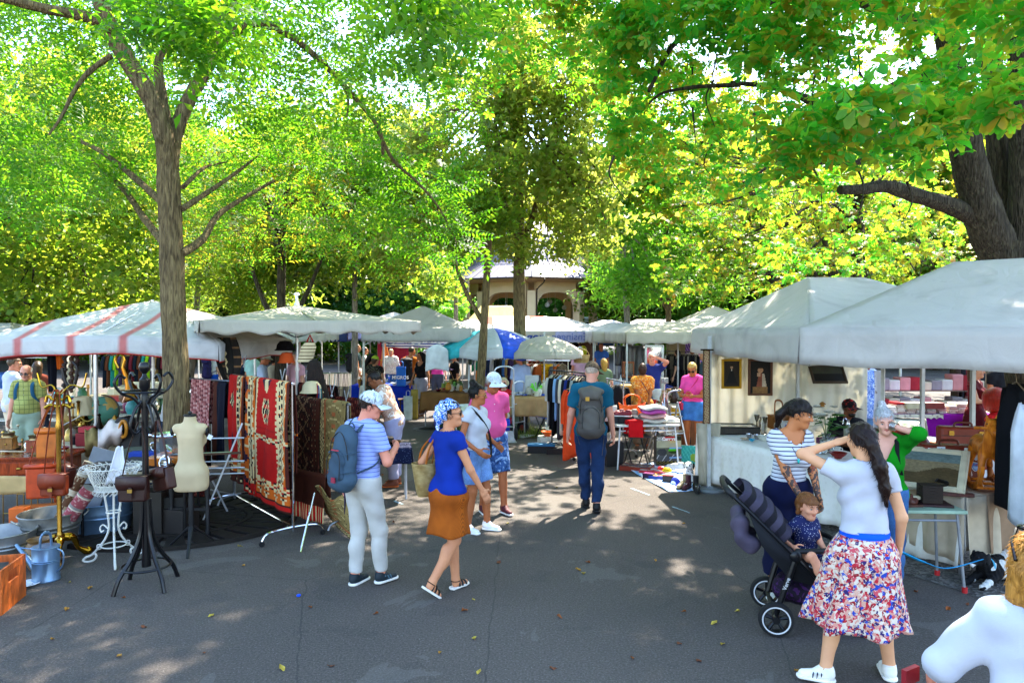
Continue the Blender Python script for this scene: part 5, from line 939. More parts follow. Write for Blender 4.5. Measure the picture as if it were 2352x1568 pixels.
person('young man in cream shirt beside the mandala cloth',XY(1590,21.5),face(170),H=1.8,skin='#a86a44',d=21,hair=dict(kind='short',col='#15100e'),top=TEE('#d8d0c0',sl=.5),bottom=dict(mat=FAB('#6a5a44')),shoes=dict(col='#444444'))
person('dark haired visitor peering past the tent corner',XY(1617,18),face(80),H=1.7,skin='#c08a68',d=18,hair=dict(kind='short',col='#18120f'),top=TEE('#4a5a6c',sl=.6),bottom=dict(mat=FAB('#444444')),shoes=dict(col='#444444'))
person('blond woman beyond the teal shirted man',XY(1387,15.5),face(10),H=1.62,sex='f',skin='rosy',d=15,hair=dict(kind='long',col='#b88a3c',add=[((0,-.07,0),(0,-.08,-.15),.085,.06)]),top=TEE('#6a7a5a',sl=.5),bottom=dict(mat=FAB('#555555')),shoes=dict(col='#444444'))
person('tall visitor in blue print shirt beside the back wall',XY(1988,11.2),face(20),H=1.9,skin='#8a5236',d=11,hair=dict(kind='short',col='#2a2018'),top=dict(mat=BLU_PAT,sl=.65,hem=.78,name='shirt',g=.035),bottom=dict(mat=DENIM('#5f8cc0')),shoes=dict(col='#444444'))
person('woman in long maroon dress behind the suitcase stall',XY(2243,11.2),face(-140),H=1.72,sex='f',skin='#d8a084',d=11,hair=dict(kind='long',col='#4a3426',add=[((0,-.07,0),(0,-.08,-.2),.08,.06)]),top=TEE('#5a1018',sl=.3),bottom=dict(kind='skirt',zh=.35,rh=.27,mat=FAB('#4e0e16'),name='skirt'),shoes=dict(kind='sandal',col='#111111'),wR=(.1,.3,1.15),eRh=(.6,-.6,-.5))
person('man in black tee and faded jeans at the right edge stalls',XY(2300,12.4),face(-170),H=1.82,skin='#a86a48',d=12,hair=dict(kind='short',col='#2a2018'),top=TEE('#17181c',sl=.6),bottom=dict(mat=DENIM('#7fa0c4')),shoes=dict(col='#e0e0e0'))
person('blond woman under the blue striped parasols',XY(944,26),face(160),H=1.68,sex='f',skin='rosy',d=26,hair=dict(kind='long',col='#d8b87c',add=[((0,-.07,0),(0,-.08,-.18),.085,.06)]),top=TEE('#dcd0dc',sl=.4),bottom=dict(mat=FAB('#777777')),shoes=dict(col='#444444'))
person('visitor in white shirt further back under striped parasols',XY(985,27),face(20),H=1.74,skin='tan',d=27,hair=dict(kind='short',col='#2c221c'),top=TEE('#e0e0e4',sl=.6),bottom=dict(mat=FAB('#444444')),shoes=dict(col='#444444'))
person('person in black beside the glassware stall post',XY(1008,25),face(170),H=1.76,skin='tan',d=25,hair=dict(kind='short',col='#1c1512'),top=TEE('#16161a',sl=.6),bottom=dict(mat=FAB('#333333')),shoes=dict(col='#333333'))
t=in_frame(a2,'straw_basket','woven straw basket bag with orange handles','basket bag');m=MB();c=Vector(a2['tw']((-.24,-.06,.86)))
STRAW=PAT('straw',lambda t:(t.bump(t.wave(26,'Z',None,2),.8,.01),t.mix(.5,t.ramp(t.noise(12),[(.3,'#a8884e'),(.7,'#d6bb7e')]),t.ramp(t.wave(26,'Z',None,2),[(.1,'#7a5c30'),(.5,'#ffffff')]),'MULTIPLY'))[1])
m.lathe([(.105,.0),(.125,.06),(.15,.2),(.17,.31),(.165,.312),(.145,.2),(.118,.06),(.1,.012),(0,.012)],c,28,sx=.62,sy=1.0);build('basket_body',m,STRAW,t)
for s_ in(-1,1):m=MB();m.tube(bez([c+Vector((.06*s_,-.07,.27)),c+Vector((.05*s_+.05,-.05,.46)),Vector(a2['tw']((-.115,-.01,1.475))),c+Vector((.05*s_+.05,.09,.46)),c+Vector((.06*s_,.09,.27))],18),.012,6,flat=.45);build('handle',m,M('#b0621c',.5),t)
# market furniture builders
def CANVAS(name,col,tr=.3,fn=None,rough=.7):
 if name in _MC:return _MC[name]
 t=NT(name);c=lin(col);n=t.noise(2.2,5,None,.8);cc=t.ramp(n,[(.28,tuple(x*.80 for x in c)),(.5,c),(.8,tuple(min(1,x*1.06)for x in c))])
 st=t.noise(1.1,4,t.scale(t.obj(),(1,1,3)),1.5);cc=t.mix(t.ma('MULTIPLY',t.gt(st,.66),.14),cc,(.25,.22,.18))
 if fn:cc=fn(t,cc)
 t.bump(t.ma('ADD',t.noise(5,3,t.scale(t.obj(),(1,1,.4)),1.0),t.ma('MULTIPLY',t.noise(180,2),.10)),.55,.05)
 t.put(t.b.inputs['Base Color'],cc);t.b.inputs['Roughness'].default_value=rough;t.b.inputs['Specular IOR Level'].default_value=.3
 x=t.n('ShaderNodeBsdfTranslucent');t.put(x.inputs[0],cc);mx=t.n('ShaderNodeMixShader');mx.inputs[0].default_value=tr
 t.t.links.new(t.b.outputs[0],mx.inputs[1]);t.t.links.new(x.outputs[0],mx.inputs[2]);t.t.links.new(mx.outputs[0],t.out.inputs[0]);_MC[name]=t.m;return t.m
WHITE_C=CANVAS('white_canvas','#cbc6be');GREY_C=CANVAS('pale_canvas','#bab5ae',.2);CREAM_C=CANVAS('cream_canvas','#c4bdae',.28)
STEEL=METAL('#b9bcc0',.3);CHROME=METAL('#d8dade',.1);WPOLE=M('#c9c9c6',.4);BLK=M('#141417',.5);BRASS=METAL('#a8823a',.25)
def canopy(t,w,dp,eave,peak,ridge,mat,droop=0,n=26,solid=.006,name='canopy',pw=1.12):
 m=MB();E=[(-w/2,-dp/2),(w/2,-dp/2),(w/2,dp/2),(-w/2,dp/2)];T_=[(-ridge/2,0),(ridge/2,0),(ridge/2,0),(-ridge/2,0)]
 for k in range(4):
  A,B,C,D_=E[k],E[(k+1)%4],T_[(k+1)%4],T_[k]
  def f(i,j):
   x0,y0,x1,y1=lerp(A[0],B[0],i),lerp(A[1],B[1],i),lerp(D_[0],C[0],i),lerp(D_[1],C[1],i);x,y=lerp(x0,x1,j),lerp(y0,y1,j);s_=math.sin(PI*i)
   return(x,y,eave+(peak-eave)*j**pw-droop*(abs(x)/(w/2))**2*(1-j)**2-.05*s_*math.sin(PI*j)+.006*s_*math.sin(23*i+5*k)*(1-j))
  m.grid(f,n,14)
 return build(name,m,mat,t,solid=solid,ang=0)
def valance(t,w,dp,eave,h,mat,scal=0,droop=0,trim=None,sides=(0,1,2,3),sp=.30):
 for k in sides:
  m=MB();L=w if k in(0,2)else dp;o=(dp if k in(0,2)else w)/2;n=max(24,int(L*16))
  def f(i,j):
   s_=(i-.5)*L;zz=eave-droop*(abs(s_)/(L/2))**2*(k in(0,2))-droop*(k in(1,3));hh=h-(scal*(.5+.5*math.cos(2*PI*s_/sp))if scal else .01*math.sin(5*s_));out=o+.004+.014*j*math.sin(7*s_+k)+.012*j
   z=zz+.004-hh*j
   return{0:(s_,-out,z),1:(out,s_,z),2:(-s_,out,z),3:(-out,-s_,z)}[k]
  m.grid(f,n,4);o_=build('valance',m,mat,t,solid=.004,ang=0)
  if trim:m=MB();m.tube([f(i/n,1)for i in range(n+1)],.008,5);build('trim',m,trim,o_)
def popup(label,c,w,dp,rz,eave,peak,ridge,val,mat,legs=(0,1,2,3),scal=0,droop=0,trim=None,legm=None,group=None,frame=True,lr=.02,sp=.3,cat='tent',pole=None,name='market_tent',finial=False,pw=1.12):
 t=thing(name,label,cat,(c[0],c[1],0),rz,group);canopy(t,w,dp,eave,peak,ridge,mat,droop,pw=pw);valance(t,w,dp,eave,val,mat,scal,droop,trim,sp=sp)
 cs=[(-w/2+.04,-dp/2+.04),(w/2-.04,-dp/2+.04),(w/2-.04,dp/2-.04),(-w/2+.04,dp/2-.04)]
 for k in legs:
  m=MB();x,y=cs[k];m.box((x,y,eave/2-.05),(lr*2,lr*2,eave-.1));m.box((x,y,.008),(.12,.12,.016));m.box((x,y,1.15),(lr*2.5,lr*2.5,.08));build('leg',m,legm or WPOLE,t,smooth=False)
 if frame:
  m=MB()
  for(a,b)in((0,1),(1,2),(2,3),(3,0)):
   A,B=Vector((*cs[a],0)),Vector((*cs[b],0))
   for s_ in range(4):p,q_=A.lerp(B,s_/4),A.lerp(B,(s_+1)/4);z0,z1=(eave-.07,eave-.38)if s_%2 else(eave-.38,eave-.07);m.tube([(p.x,p.y,z0),(q_.x,q_.y,z1)],.011,5);m.tube([(p.x,p.y,z1),(q_.x,q_.y,z0)],.011,5)
  build('truss',m,legm or WPOLE,t)
 if pole is not None:
  m=MB();m.cyl((pole[0],pole[1],0),(pole[0],pole[1],peak+.02),.024,n=12);m.cyl((pole[0],pole[1],1.2),(pole[0],pole[1],1.28),.032,n=12);m.cyl((pole[0],pole[1],1.66),(pole[0],pole[1],1.7),.036,n=12);build('pole',m,STEEL,t)
  m=MB();m.box((pole[0],pole[1],.03),(.5,.06,.04));m.box((pole[0],pole[1],.034),(.06,.5,.04));build('base',m,STEEL,t,smooth=False)
  for k in range(8):
   a=PI/4*k;ex=w/2*max(-1,min(1,1.42*math.cos(a)));ey=dp/2*max(-1,min(1,1.42*math.sin(a)));m=MB();m.tube([(pole[0],pole[1],peak-.05),(ex,ey,eave-.02-droop*(abs(ex)>.9*w/2)*.9)],.011,5);m.tube([(pole[0],pole[1],eave-.25),(ex*.5,ey*.5,(eave+peak)/2-.05)],.008,5);build('rib',m,STEEL,t)
 if finial:m=MB();m.lathe([(.03,peak-.02),(.045,peak+.02),(.02,peak+.06),(.022,peak+.15),(.05,peak+.17),(.02,peak+.2),(0,peak+.2)],(pole[0],pole[1],0),14);build('finial',m,M('#e0e0e0',.4),t)
 return t
def parasol(label,c,rad,z,peak,mats,ribs=8,val=.14,scal=0,group=None,tilt=0,polem=None):
 t=thing('parasol',label,'parasol',(c[0],c[1],0),.2,group);k=len(mats)
 for q_ in range(k):
  m=MB()
  for r_ in range(ribs):
   if r_%k!=q_:continue
   a0,a1=2*PI*r_/ribs,2*PI*(r_+1)/ribs
   def f(i,j):a=lerp(a0,a1,i);rr=rad*j*(1-.06*math.sin(PI*i)*j);return(rr*math.cos(a),rr*math.sin(a),lerp(peak,z,j**1.7)-.0+(.02*math.sin(PI*i)*-j))
   m.grid(f,6,9)
   def g(i,j):a=lerp(a0,a1,i);rr=rad*(1-.06*math.sin(PI*i));return(rr*math.cos(a)*(1+.01*j),rr*math.sin(a)*(1+.01*j),z-.02*math.sin(PI*i)-(val-scal*abs(math.cos(PI*i)))*j)
   m.grid(g,6,3)
  build('canopy_panel' if k>1 else 'canopy',m,mats[q_],t,solid=.003)
 m=MB();m.cyl((0,0,0),(0,0,peak+.05),.016,n=10);m.sph((0,0,peak+.06),.025,8,6);build('pole',m,polem or WPOLE,t);m=MB();m.lathe([(.22,0),(.22,.05),(.05,.09),(.035,.3),(0,.3)],n=20);build('base',m,M('#7a7a7a',.7),t)
 for r_ in range(ribs):a=2*PI*r_/ribs;m=MB();m.tube([(rad*j*math.cos(a)*.99,rad*j*math.sin(a)*.99,lerp(peak,z,j**1.7)-.015)for j in(0,.25,.5,.75,1)],.005,4);build('rib',m,STEEL,t)
 return t
def table(label,c,w,dp,h,rz,top='#c8c4ba',leg='#9a9a9a',th=.03,inset=.06,lr=.015,rail=True,cat='table',fold=False,name='table',foot=None,topm=None):
 t=thing(name,label,cat,(c[0],c[1],0),rz);m=MB();m.box((0,0,h-th/2),(w,dp,th));build('tabletop',m,topm or M(top,.5),t,bev=.006)
 lm=leg if not isinstance(leg,str)else M(leg,.4,.3)
 for x in(-1,1):
  for y in(-1,1):
   m=MB();a=Vector((x*(w/2-inset),y*(dp/2-inset),h-th));b=Vector((x*(w/2-inset+(.05 if fold else 0)),y*(dp/2-inset+(.04 if fold else 0)),0));m.tube([a,b],lr,8);l_=build('leg',m,lm,t)
   if foot:m=MB();m.cyl(b,b+Vector((0,0,.05)),lr*1.7);build('foot',m,M(foot,.6),l_)
 if rail:
  for y in(-1,1):m=MB();z=h*.78 if not fold else h*.86;m.tube([(-w/2+inset,y*(dp/2-inset),z),(w/2-inset,y*(dp/2-inset),z)],lr*.8,6);build('rail',m,lm,t)
 return t
def drape(label,c,w,dp,h,rz,drops,mat,fold=.018,cat='tablecloth',seed=0,name='tablecloth',res=26,uvcol=None):
 """cloth over a table; drops: front, right, back, left"""
 m=MB();e=.008;m.grid(lambda i,j:((i-.5)*w,(j-.5)*dp,h+.004+.003*math.sin(13*i+9*j)),10,8);q=random.Random(seed);ph=q.uniform(0,6)
 cs=[(-w/2,-dp/2),(w/2,-dp/2),(w/2,dp/2),(-w/2,dp/2)]
 for k in range(4):
  A,B=Vector((*cs[k],0)),Vector((*cs[(k+1)%4],0));L=(B-A).length;dr=drops[k]
  if dr<=0:continue
  n_=Vector(((B-A).y,-(B-A).x,0)).normalized()
  def f(i,j):
   p=A.lerp(B,i)+n_*(e+j*(.02+fold*(math.sin(i*L*15+ph+k)+.6*math.sin(i*L*31+2*k))));ed=1
   return(p.x,p.y,h+.004-dr*j*(1+.03*math.sin(i*L*5+ph))-.004*(j>0))
  m.grid(f,max(10,int(L*res)),8)
 o=build(name,m,mat,loc=(c[0],c[1],0),rz=rz,solid=.004,ang=0);return tag(o,label,cat)
CN={'black':'#151515','white':'#e8e8e8','grey':'#8a8a8a','dark grey':'#4a4a4e','red':'#c02020','dark red':'#6a1418','orange':'#d8701c','brown':'#7a4624','dark brown':'#3a2418','tan':'#b08a58','cream':'#d8ccb0','yellow':'#d8b820','green':'#2a8a3a','dark green':'#1c4030','olive':'#6a6a30','teal':'#1c6a70','light blue':'#8ab4dc','blue':'#2050c0','navy':'#161f48','purple':'#6a2a80','pink':'#e08aa8','silver':'#c8c8cc','gold':'#b08838'}
def cname(h):
 c=lin(h);return min(CN,key=lambda k:sum((a**.5-b**.5)**2 for a,b in zip(c,lin(CN[k]))))
_cnt={}
def seq(base,tail):
 """labels of a row built from left to right"""
 _cnt[base]=_cnt.get(base,0)+1;return f'{base} {tail}' if _cnt[base]==1 else f'{ORD[_cnt[base] - 1]} {base} {tail}'
PROF={'bottle':[(0,0),(.035,0),(.037,.02),(.037,.17),(.012,.22),(.012,.28),(.015,.285),(0,.286)],'vase':[(0,0),(.04,0),(.045,.01),(.085,.10),(.07,.18),(.035,.22),(.05,.25),(.044,.25),(.03,.215),(0,.2)],'bowl':[(0,0),(.04,0),(.045,.012),(.09,.05),(.10,.07),(.094,.07),(.04,.02),(0,.018)],'plate':[(0,.004),(.06,0),(.065,.004),(.11,.018),(.109,.022),(.06,.008),(0,.008)],'cup':[(0,0),(.028,0),(.03,.01),(.042,.07),(.039,.07),(.028,.015),(0,.012)],'jar':[(0,0),(.05,0),(.055,.02),(.055,.13),(.04,.15),(.04,.165),(.048,.168),(.048,.185),(0,.19)],'glass':[(0,0),(.03,0),(.03,.005),(.005,.015),(.005,.08),(.03,.11),(.035,.17),(.032,.17),(.028,.112),(0,.09)],'goblet':[(0,0),(.035,0),(.03,.01),(.006,.02),(.006,.14),(.012,.15),(.02,.17),(.034,.225),(.032,.225),(.016,.17),(0,.165)],'jug':[(0,0),(.06,0),(.085,.05),(.09,.10),(.06,.17),(.05,.22),(.06,.25),(.055,.25),(.045,.22),(0,.2)],'candlestick':[(0,0),(.06,0),(.055,.015),(.02,.03),(.014,.06),(.025,.08),(.012,.10),(.014,.2),(.028,.215),(.02,.23),(.02,.26),(0,.26)],'pot':[(0,0),(.07,0),(.11,.08),(.115,.15),(.085,.21),(.075,.22),(.09,.245),(.08,.245),(.065,.215),(0,.2)],'bell':[(.12,0),(.10,.03),(.085,.1),(.07,.17),(.03,.21),(.012,.22),(.015,.25),(0,.26)],'tin':[(0,0),(.05,0),(.05,.11),(.052,.112),(.052,.125),(0,.126)],'lamp':[(0,0),(.08,0),(.075,.02),(.03,.04),(.02,.1),(.05,.16),(.05,.2),(.02,.25),(.015,.34),(0,.34)]}
def small(kind,loc,col,place,s=1.0,metal=0,gl=False,lab=None,rough=.35,rz=0,extra=None,noun=None,sy=1):
 m=MB();m.lathe([(r_*s,z*s)for r_,z in PROF[kind]],n=18,sy=sy);mt=glass(col)if gl else(METAL(col,.22)if metal else M(col,rough))
 base=('glass' if gl else cname(col))+' '+(noun or kind);o=single(kind,lab or seq(base,place),noun or kind,m,mt,loc=loc);o.rotation_euler[2]=rz
 if kind in('cup','jug'):m=MB();x=(.04 if kind=='cup' else .088)*s;zz=(.04 if kind=='cup' else .12)*s;m.tube(bez([(x*.9,0,zz*1.5),(x*1.5,0,zz*1.3),(x*1.5,0,zz*.8),(x*.9,0,zz*.5)],8),.006*s,5);build('handle',m,mt,o)
 if kind=='lamp':m=MB();m.lathe([(.16*s,.30*s),(.09*s,.52*s),(.086*s,.52*s),(.155*s,.30*s)],n=20);build('lamp_shade',m,CANVAS('shade_cloth','#d8c49a',.4),o)
 return o
def box(loc,d,col,lab,cat='box',rz=0,lid=None,word=None,wc='#ffffff',mat=None,tilt=0,name=None,ws=None):
 t=thing(name or cat.replace(' ','_'),lab,cat,loc,rz);m=MB();m.box((0,0,d[2]/2),d,rx=tilt);build('body',m,mat or M(col,.6,bump=.1),t,bev=.004)
 if lid:m=MB();m.box((0,0,d[2]+.004),(d[0]+.012,d[1]+.012,.03));build('lid',m,M(lid,.6),t,bev=.003)
 if word:text(word,ws or min(d[2]*.4,d[0]/len(word)*1.3),(0,-d[1]/2-.004,d[2]*.55),M(wc,.6),t,bold=.002)
 return t
def frame(loc,w,h,lab,fcol,inner,rz=0,rx=0,fw=.035,cat='framed picture',mount=None,th=.03):
 """picture frame standing in local xz, facing -y"""
 t=thing('framed_picture',lab,cat,loc,rz);t.rotation_euler=(rx,0,rz);fm=METAL(fcol,.4)if fcol in('#a8842c','#8a6a2c')else M(fcol,.45,bump=.2)
 m=MB()
 for a,b,c_,d in((-w/2,-w/2+fw,0,h),(w/2-fw,w/2,0,h),(-w/2+fw,w/2-fw,0,fw),(-w/2+fw,w/2-fw,h-fw,h)):m.box(((a+b)/2,0,(c_+d)/2),(b-a,th,d-c_));m.box(((a+b)/2,-th*.5,(c_+d)/2),((b-a)*.5 if b-a<d-c_ else b-a,th*.5,d-c_ if b-a<d-c_ else(d-c_)*.5))
 build('frame',m,fm,t,bev=.003)
 m=MB();m.box((0,.002,h/2),(w-2*fw+.004,.008,h-2*fw+.004));build('backing',m,M(mount or '#1a1410',.6),t,smooth=False)
 m=MB();W,H_=w-2*fw,h-2*fw;k=.0 if not mount else .05;m.grid(lambda i,j:((i-.5)*(W-2*k),-.006,fw+k+j*(H_-2*k)),36,44,cf=inner);build('canvas',m,TINT('painted',.5),t,smooth=False)
 return t
def sheet(fn,nu,nv,lab,cat,mat=None,cf=None,solid=.008,name=None,parent=None,loc=None):
 m=MB();m.grid(fn,nu,nv,cf=cf);o=build(name or cat.replace(' ','_'),m,mat or TINT('woven'),parent,solid=solid,ang=0,loc=loc);return tag(o,lab,cat)if lab else o
def garment(loc,rz,col,lab,w=.42,h=.7,th=.06,sl=.3,group=None,mat=None,cat='garment',hook=True,skirt=False,name='garment'):
 """a piece of clothing on a hanger, hanging from loc, its broad side along local x"""
 t=thing(name,lab,cat,loc,rz,group);m=MB();q=random.Random(int(abs(loc[0]*977+loc[1]*631))%9999);ph=q.uniform(0,6)
 def f(i,j):
  a=2*PI*i;zz=-.07-h*j;k=min(1,.28+j*7)if not skirt else lerp(.62,1,j);hw=w/2*k*(1+.12*j);th_=th*lerp(.5,1.1,min(1,j*4))*(1+.35*math.sin(5*a+ph+2*j))
  return(math.cos(a)*hw,math.sin(a)*th_*.5*abs(math.sin(a))**.1,zz-(.06*abs(math.cos(a))*min(1,.28+j*7)if not skirt else 0)+.012*math.sin(3*a+ph)*j)
 m.grid(f,26,12);mt=mat or FAB(col);build('cloth',m,mt,t,solid=.004,ang=0)
 if sl:
  for s_ in(-1,1):m=MB();m.tube(bez([(s_*w*.44,0,-.13),(s_*w*.55,0,-.30),(s_*w*.57,.0,-.13-sl)],8),[.045,.05,.05,.05,.05,.05,.05,.048,.045],8,flat=.6);build('sleeve',m,mt,t)
 if hook:m=MB();m.tube(bez([(0,0,-.055),(0,0,-.02),(.02,0,.012),(0,0,.03),(-.02,0,.018)],10),.003,5);m.tube([(-w*.42,0,-.12),(0,0,-.055),(w*.42,0,-.12)],.006,5);build('hanger',m,M('#8a7a60',.5),t)
 return t
def rail(a,b,h,lab,mat=None,name='clothes_rail',cat='clothes rail',foot=.25,cast=True):
 """two-legged garment rail between ground points a and b"""
 a,b=Vector(a),Vector(b);L=(b-a).length;rz=math.atan2((b-a).y,(b-a).x);t=thing(name,lab,cat,((a+b)/2),rz);mt=mat or CHROME
 m=MB();m.tube([(-L/2-.05,0,h),(L/2+.05,0,h)],.014,8);build('bar',m,mt,t)
 for x in(-L/2,L/2):
  m=MB();m.tube([(x,0,.1),(x,0,h)],.014,8);build('upright',m,mt,t);m=MB();m.tube(bez([(x,-foot,.06),(x,-foot*.8,.13),(x,0,.15),(x,foot*.8,.13),(x,foot,.06)],12),.013,8);f=build('foot',m,mt,t)
  if cast:
   for y in(-foot,foot):m=MB();m.cyl((x-.012,y,.03),(x+.012,y,.03),.028);build('castor',m,BLK,f)
 m=MB();m.tube([(-L/2,0,.15),(L/2,0,.15)],.012,8);build('crossbar',m,mt,t);return t
# left stalls
def red_lines(t,cc):
 x=t.xyz()[0];s_=t.ma('ABSOLUTE',t.ma('SUBTRACT',t.ma('FRACT',t.ma('MULTIPLY',t.ma('ADD',x,10.29),1/.69)),.5));n=t.ma('MULTIPLY',t.noise(9,3),.03)
 return t.mix(t.ma('MULTIPLY',t.ramp(t.ma('ADD',s_,n),[(.055,'#dddddd'),(.13,'#000000')]),t.gt(.55,x)),cc,(.60,.035,.02))
ST_C=CANVAS('striped_canvas','#d0cdca',.25,red_lines)
st=popup('white market canopy with red stripes and red trim, leftmost in front',(-5.47,10.4),3.28,3.0,0,2.20,2.72,.1,.23,ST_C,legs=(),droop=.10,trim=M('#a81a12',.6),frame=False,pole=(0,0),name='market_canopy',cat='canopy',pw=.95)
m=MB();m.cyl((0,-1.44,0),(0,-1.44,2.2),.027,n=12);m.cyl((0,-1.44,1.0),(0,-1.44,1.06),.034,n=12);build('front_pole',m,STEEL,st)
popup('white scalloped market umbrella over the carpets with white finial',(-3.33,10.57),2.94,2.94,R(28.5),2.41,2.66,.06,.2,CREAM_C,legs=(),scal=.05,frame=False,pole=(0,0),name='market_umbrella',cat='market umbrella',finial=True,sp=.46)
popup('plain white scalloped umbrella behind the carpet stall',(XY(585,14.6)[0],14.6),3.0,3.0,R(4),2.2,2.5,.06,.2,WHITE_C,legs=(),scal=.05,frame=False,pole=(0,0),name='market_umbrella',cat='market umbrella',sp=.46)
popup('white pointed tent peeking out behind the striped canopy',(XY(335,21)[0],21),3,3,0,2.35,3.05,.1,.28,GREY_C)
popup('low white tent beyond the striped canopy at the frame edge',(XY(-10,17)[0],17),3,3,0,2.15,2.45,.8,.28,WHITE_C)
def brass_stand():
 c=G(138,1288);t=thing('brass_stand','ornate brass floor stand with gilt claw feet hung with leather bags','stand',c);m=MB();m.lathe([(.05,.20),(.035,.24),(.022,.3),(.024,1.3),(.03,1.34),(.02,1.38),(.02,1.62),(.035,1.66),(0,1.68)],n=18);build('column',m,BRASS,t);gm=METAL('#b88a28',.18)
 for k in range(3):
  a=R(-60+120*k);m=MB();m.tube(bez([(.03*math.cos(a),.03*math.sin(a),.24),(.13*math.cos(a),.13*math.sin(a),.2),(.17*math.cos(a),.17*math.sin(a),.1),(.25*math.cos(a),.25*math.sin(a),.035)],12),[.032,.04,.045,.042,.036,.03,.026,.024,.024,.026,.03,.035,.04],9);m.sph((.27*math.cos(a),.27*math.sin(a),.035),.042,10,7);build('claw_foot',m,gm,t)
 m=MB();m.tube(bez([(-.12,0,1.58),(-.10,0,1.64),(-.05,0,1.6),(0,0,1.62),(.05,0,1.6),(.10,0,1.64),(.12,0,1.58)],20),.014,8);m.tube(bez([(-.13,0,1.52),(-.07,0,1.55),(0,0,1.53),(.07,0,1.55),(.13,0,1.52)],14),.018,8);build('scroll_top',m,gm,t)
 for a in(.4,2.7):m=MB();m.tube(bez([(0,0,1.62),(.1*math.cos(a),.05,1.74),(.22*math.cos(a),.06,1.72),(.27*math.cos(a),.06,1.86)],12),.008,6);build('arm',m,gm,t)
brass_stand()
def satchel(p,w,h,dp,col,lab,strap_to,rz=0,flap=.5,tongue=True,roll=0):
 t=thing('leather_bag',lab,'leather bag',p,rz,'leather bags on the stands');t.rotation_euler=(0,roll,rz);lm=M(col,.42,bump=.3,bs=50,var=.35);m=MB();m.box((0,0,-h/2),(w,dp,h));build('bag_body',m,lm,t,bev=.018);m=MB()
 V=[];n=10
 for k in range(n+1):s_=k/n;z=-h*flap*s_;y=-dp/2-.008-.012*math.sin(PI*s_);wd=w/2+.006 if s_<.6 else(w/2+.006)*math.cos((s_-.6)*1.4);V+=[(-wd,y,z),(wd,y,z)]
 V=[(-w/2,dp/2,.012),(w/2,dp/2,.012)]+[(x,y,z+.012)for x,y,z in V];m.add(V,[(2*k,2*k+1,2*k+3,2*k+2)for k in range(n+1)]);build('flap',m,lm,t,solid=.006)
 if tongue:m=MB();m.box((0,-dp/2-.028,-h*flap-.01),(.028,.008,.10));tg=build('tongue',m,lm,t);m=MB();m.box((0,-dp/2-.034,-h*flap+.01),(.04,.006,.03));build('buckle',m,METAL('#b89a50'),tg)
 iv=(Matrix.Translation(p)@Euler((0,roll,rz)).to_matrix().to_4x4()).inverted();st=iv@Vector(strap_to)
 for s_ in(-1,1):m=MB();m.tube(bez([(s_*w*.42,0,-.02),Vector((s_*w*.42,0,0)).lerp(st,.5)+Vector((s_*.02,0,0)),st+Vector((s_*.012,0,0))],8),.012,6,flat=.35);build('strap',m,lm,t)
D0=6.7;top=P(132,895,D0)
satchel(P(125,1090,6.55),.23,.2,.09,'#7a2c12','reddish brown satchel with rounded flap on the brass stand',top,.1,.7)
satchel(P(95,1068,6.75),.27,.33,.05,'#b23c10','big flat orange brown leather bag on the brass stand',top+Vector((-.05,.05,0)),.25,.12,False)
satchel(P(152,1068,6.85),.2,.22,.1,'#4a1c12','dark brown tilted briefcase bag right of the brass column',top+Vector((.05,.06,0)),-.3,.4,True,.3)
satchel(P(108,985,7.0),.2,.3,.04,'#c0641c','light tan leather bag high on the brass stand',top+Vector((0,.1,0)),.2,.2,False)
def coat_stand():
 c=G(337,1345);t=thing('coat_stand','tall black bentwood coat stand with curled hooks','coat stand',c);bm=M('#0d0d10',.28,bump=.05)
 m=MB();m.lathe([(.04,.18),(.036,.3),(.028,.7),(.026,1.3),(.032,1.62),(.036,1.70),(.024,1.74),(.045,1.78),(.045,1.85),(.025,1.87),(.015,1.9),(.04,1.93),(.05,1.965),(.035,2.0),(0,2.01)],n=16);build('pole',m,bm,t)
 for k in range(4):
  a=PI/4+PI/2*k+.2;ca,sa=math.cos(a),math.sin(a);m=MB();m.tube(bez([(.03*ca,.03*sa,.78),(.04*ca,.04*sa,.6),(.06*ca,.06*sa,.45),(.14*ca,.14*sa,.27),(.24*ca,.24*sa,.13),(.29*ca,.29*sa,.0)],16),.019,8);build('leg',m,bm,t)
  m=MB();m.tube(bez([(.03*ca,.03*sa,1.42),(.09*ca,.09*sa,1.38),(.13*ca,.13*sa,1.45),(.09*ca,.09*sa,1.58),(.03*ca,.03*sa,1.66)],16),.013,8);m.tube(bez([(.03*ca,.03*sa,1.60),(.10*ca,.10*sa,1.69),(.20*ca,.20*sa,1.74),(.26*ca,.26*sa,1.83),(.22*ca,.22*sa,1.90),(.17*ca,.17*sa,1.87)],18),.013,8);build('hook',m,bm,t)
 m=MB();m.tube([(.20*math.cos(a),.20*math.sin(a),.19)for a in np.linspace(0,2*PI,28,endpoint=False)],.011,7,closed=True);build('lower_ring',m,bm,t);m=MB();m.tube([(.17*math.cos(a),.17*math.sin(a),1.745)for a in np.linspace(0,2*PI,26,endpoint=False)],.011,7,closed=True);build('upper_ring',m,bm,t);return c
c=coat_stand();hk=c+Vector((-.02,-.05,1.48))
satchel(c+Vector((-.05,-.10,1.00)),.24,.21,.1,'#2e1410','dark maroon satchel hanging in front of the coat stand',hk,.1,.55)
satchel(c+Vector((.12,.05,1.05)),.22,.2,.1,'#38180f','brown box bag tilted behind the coat stand pole',hk+Vector((.1,.1,0)),-.5,.5,False,-.25)
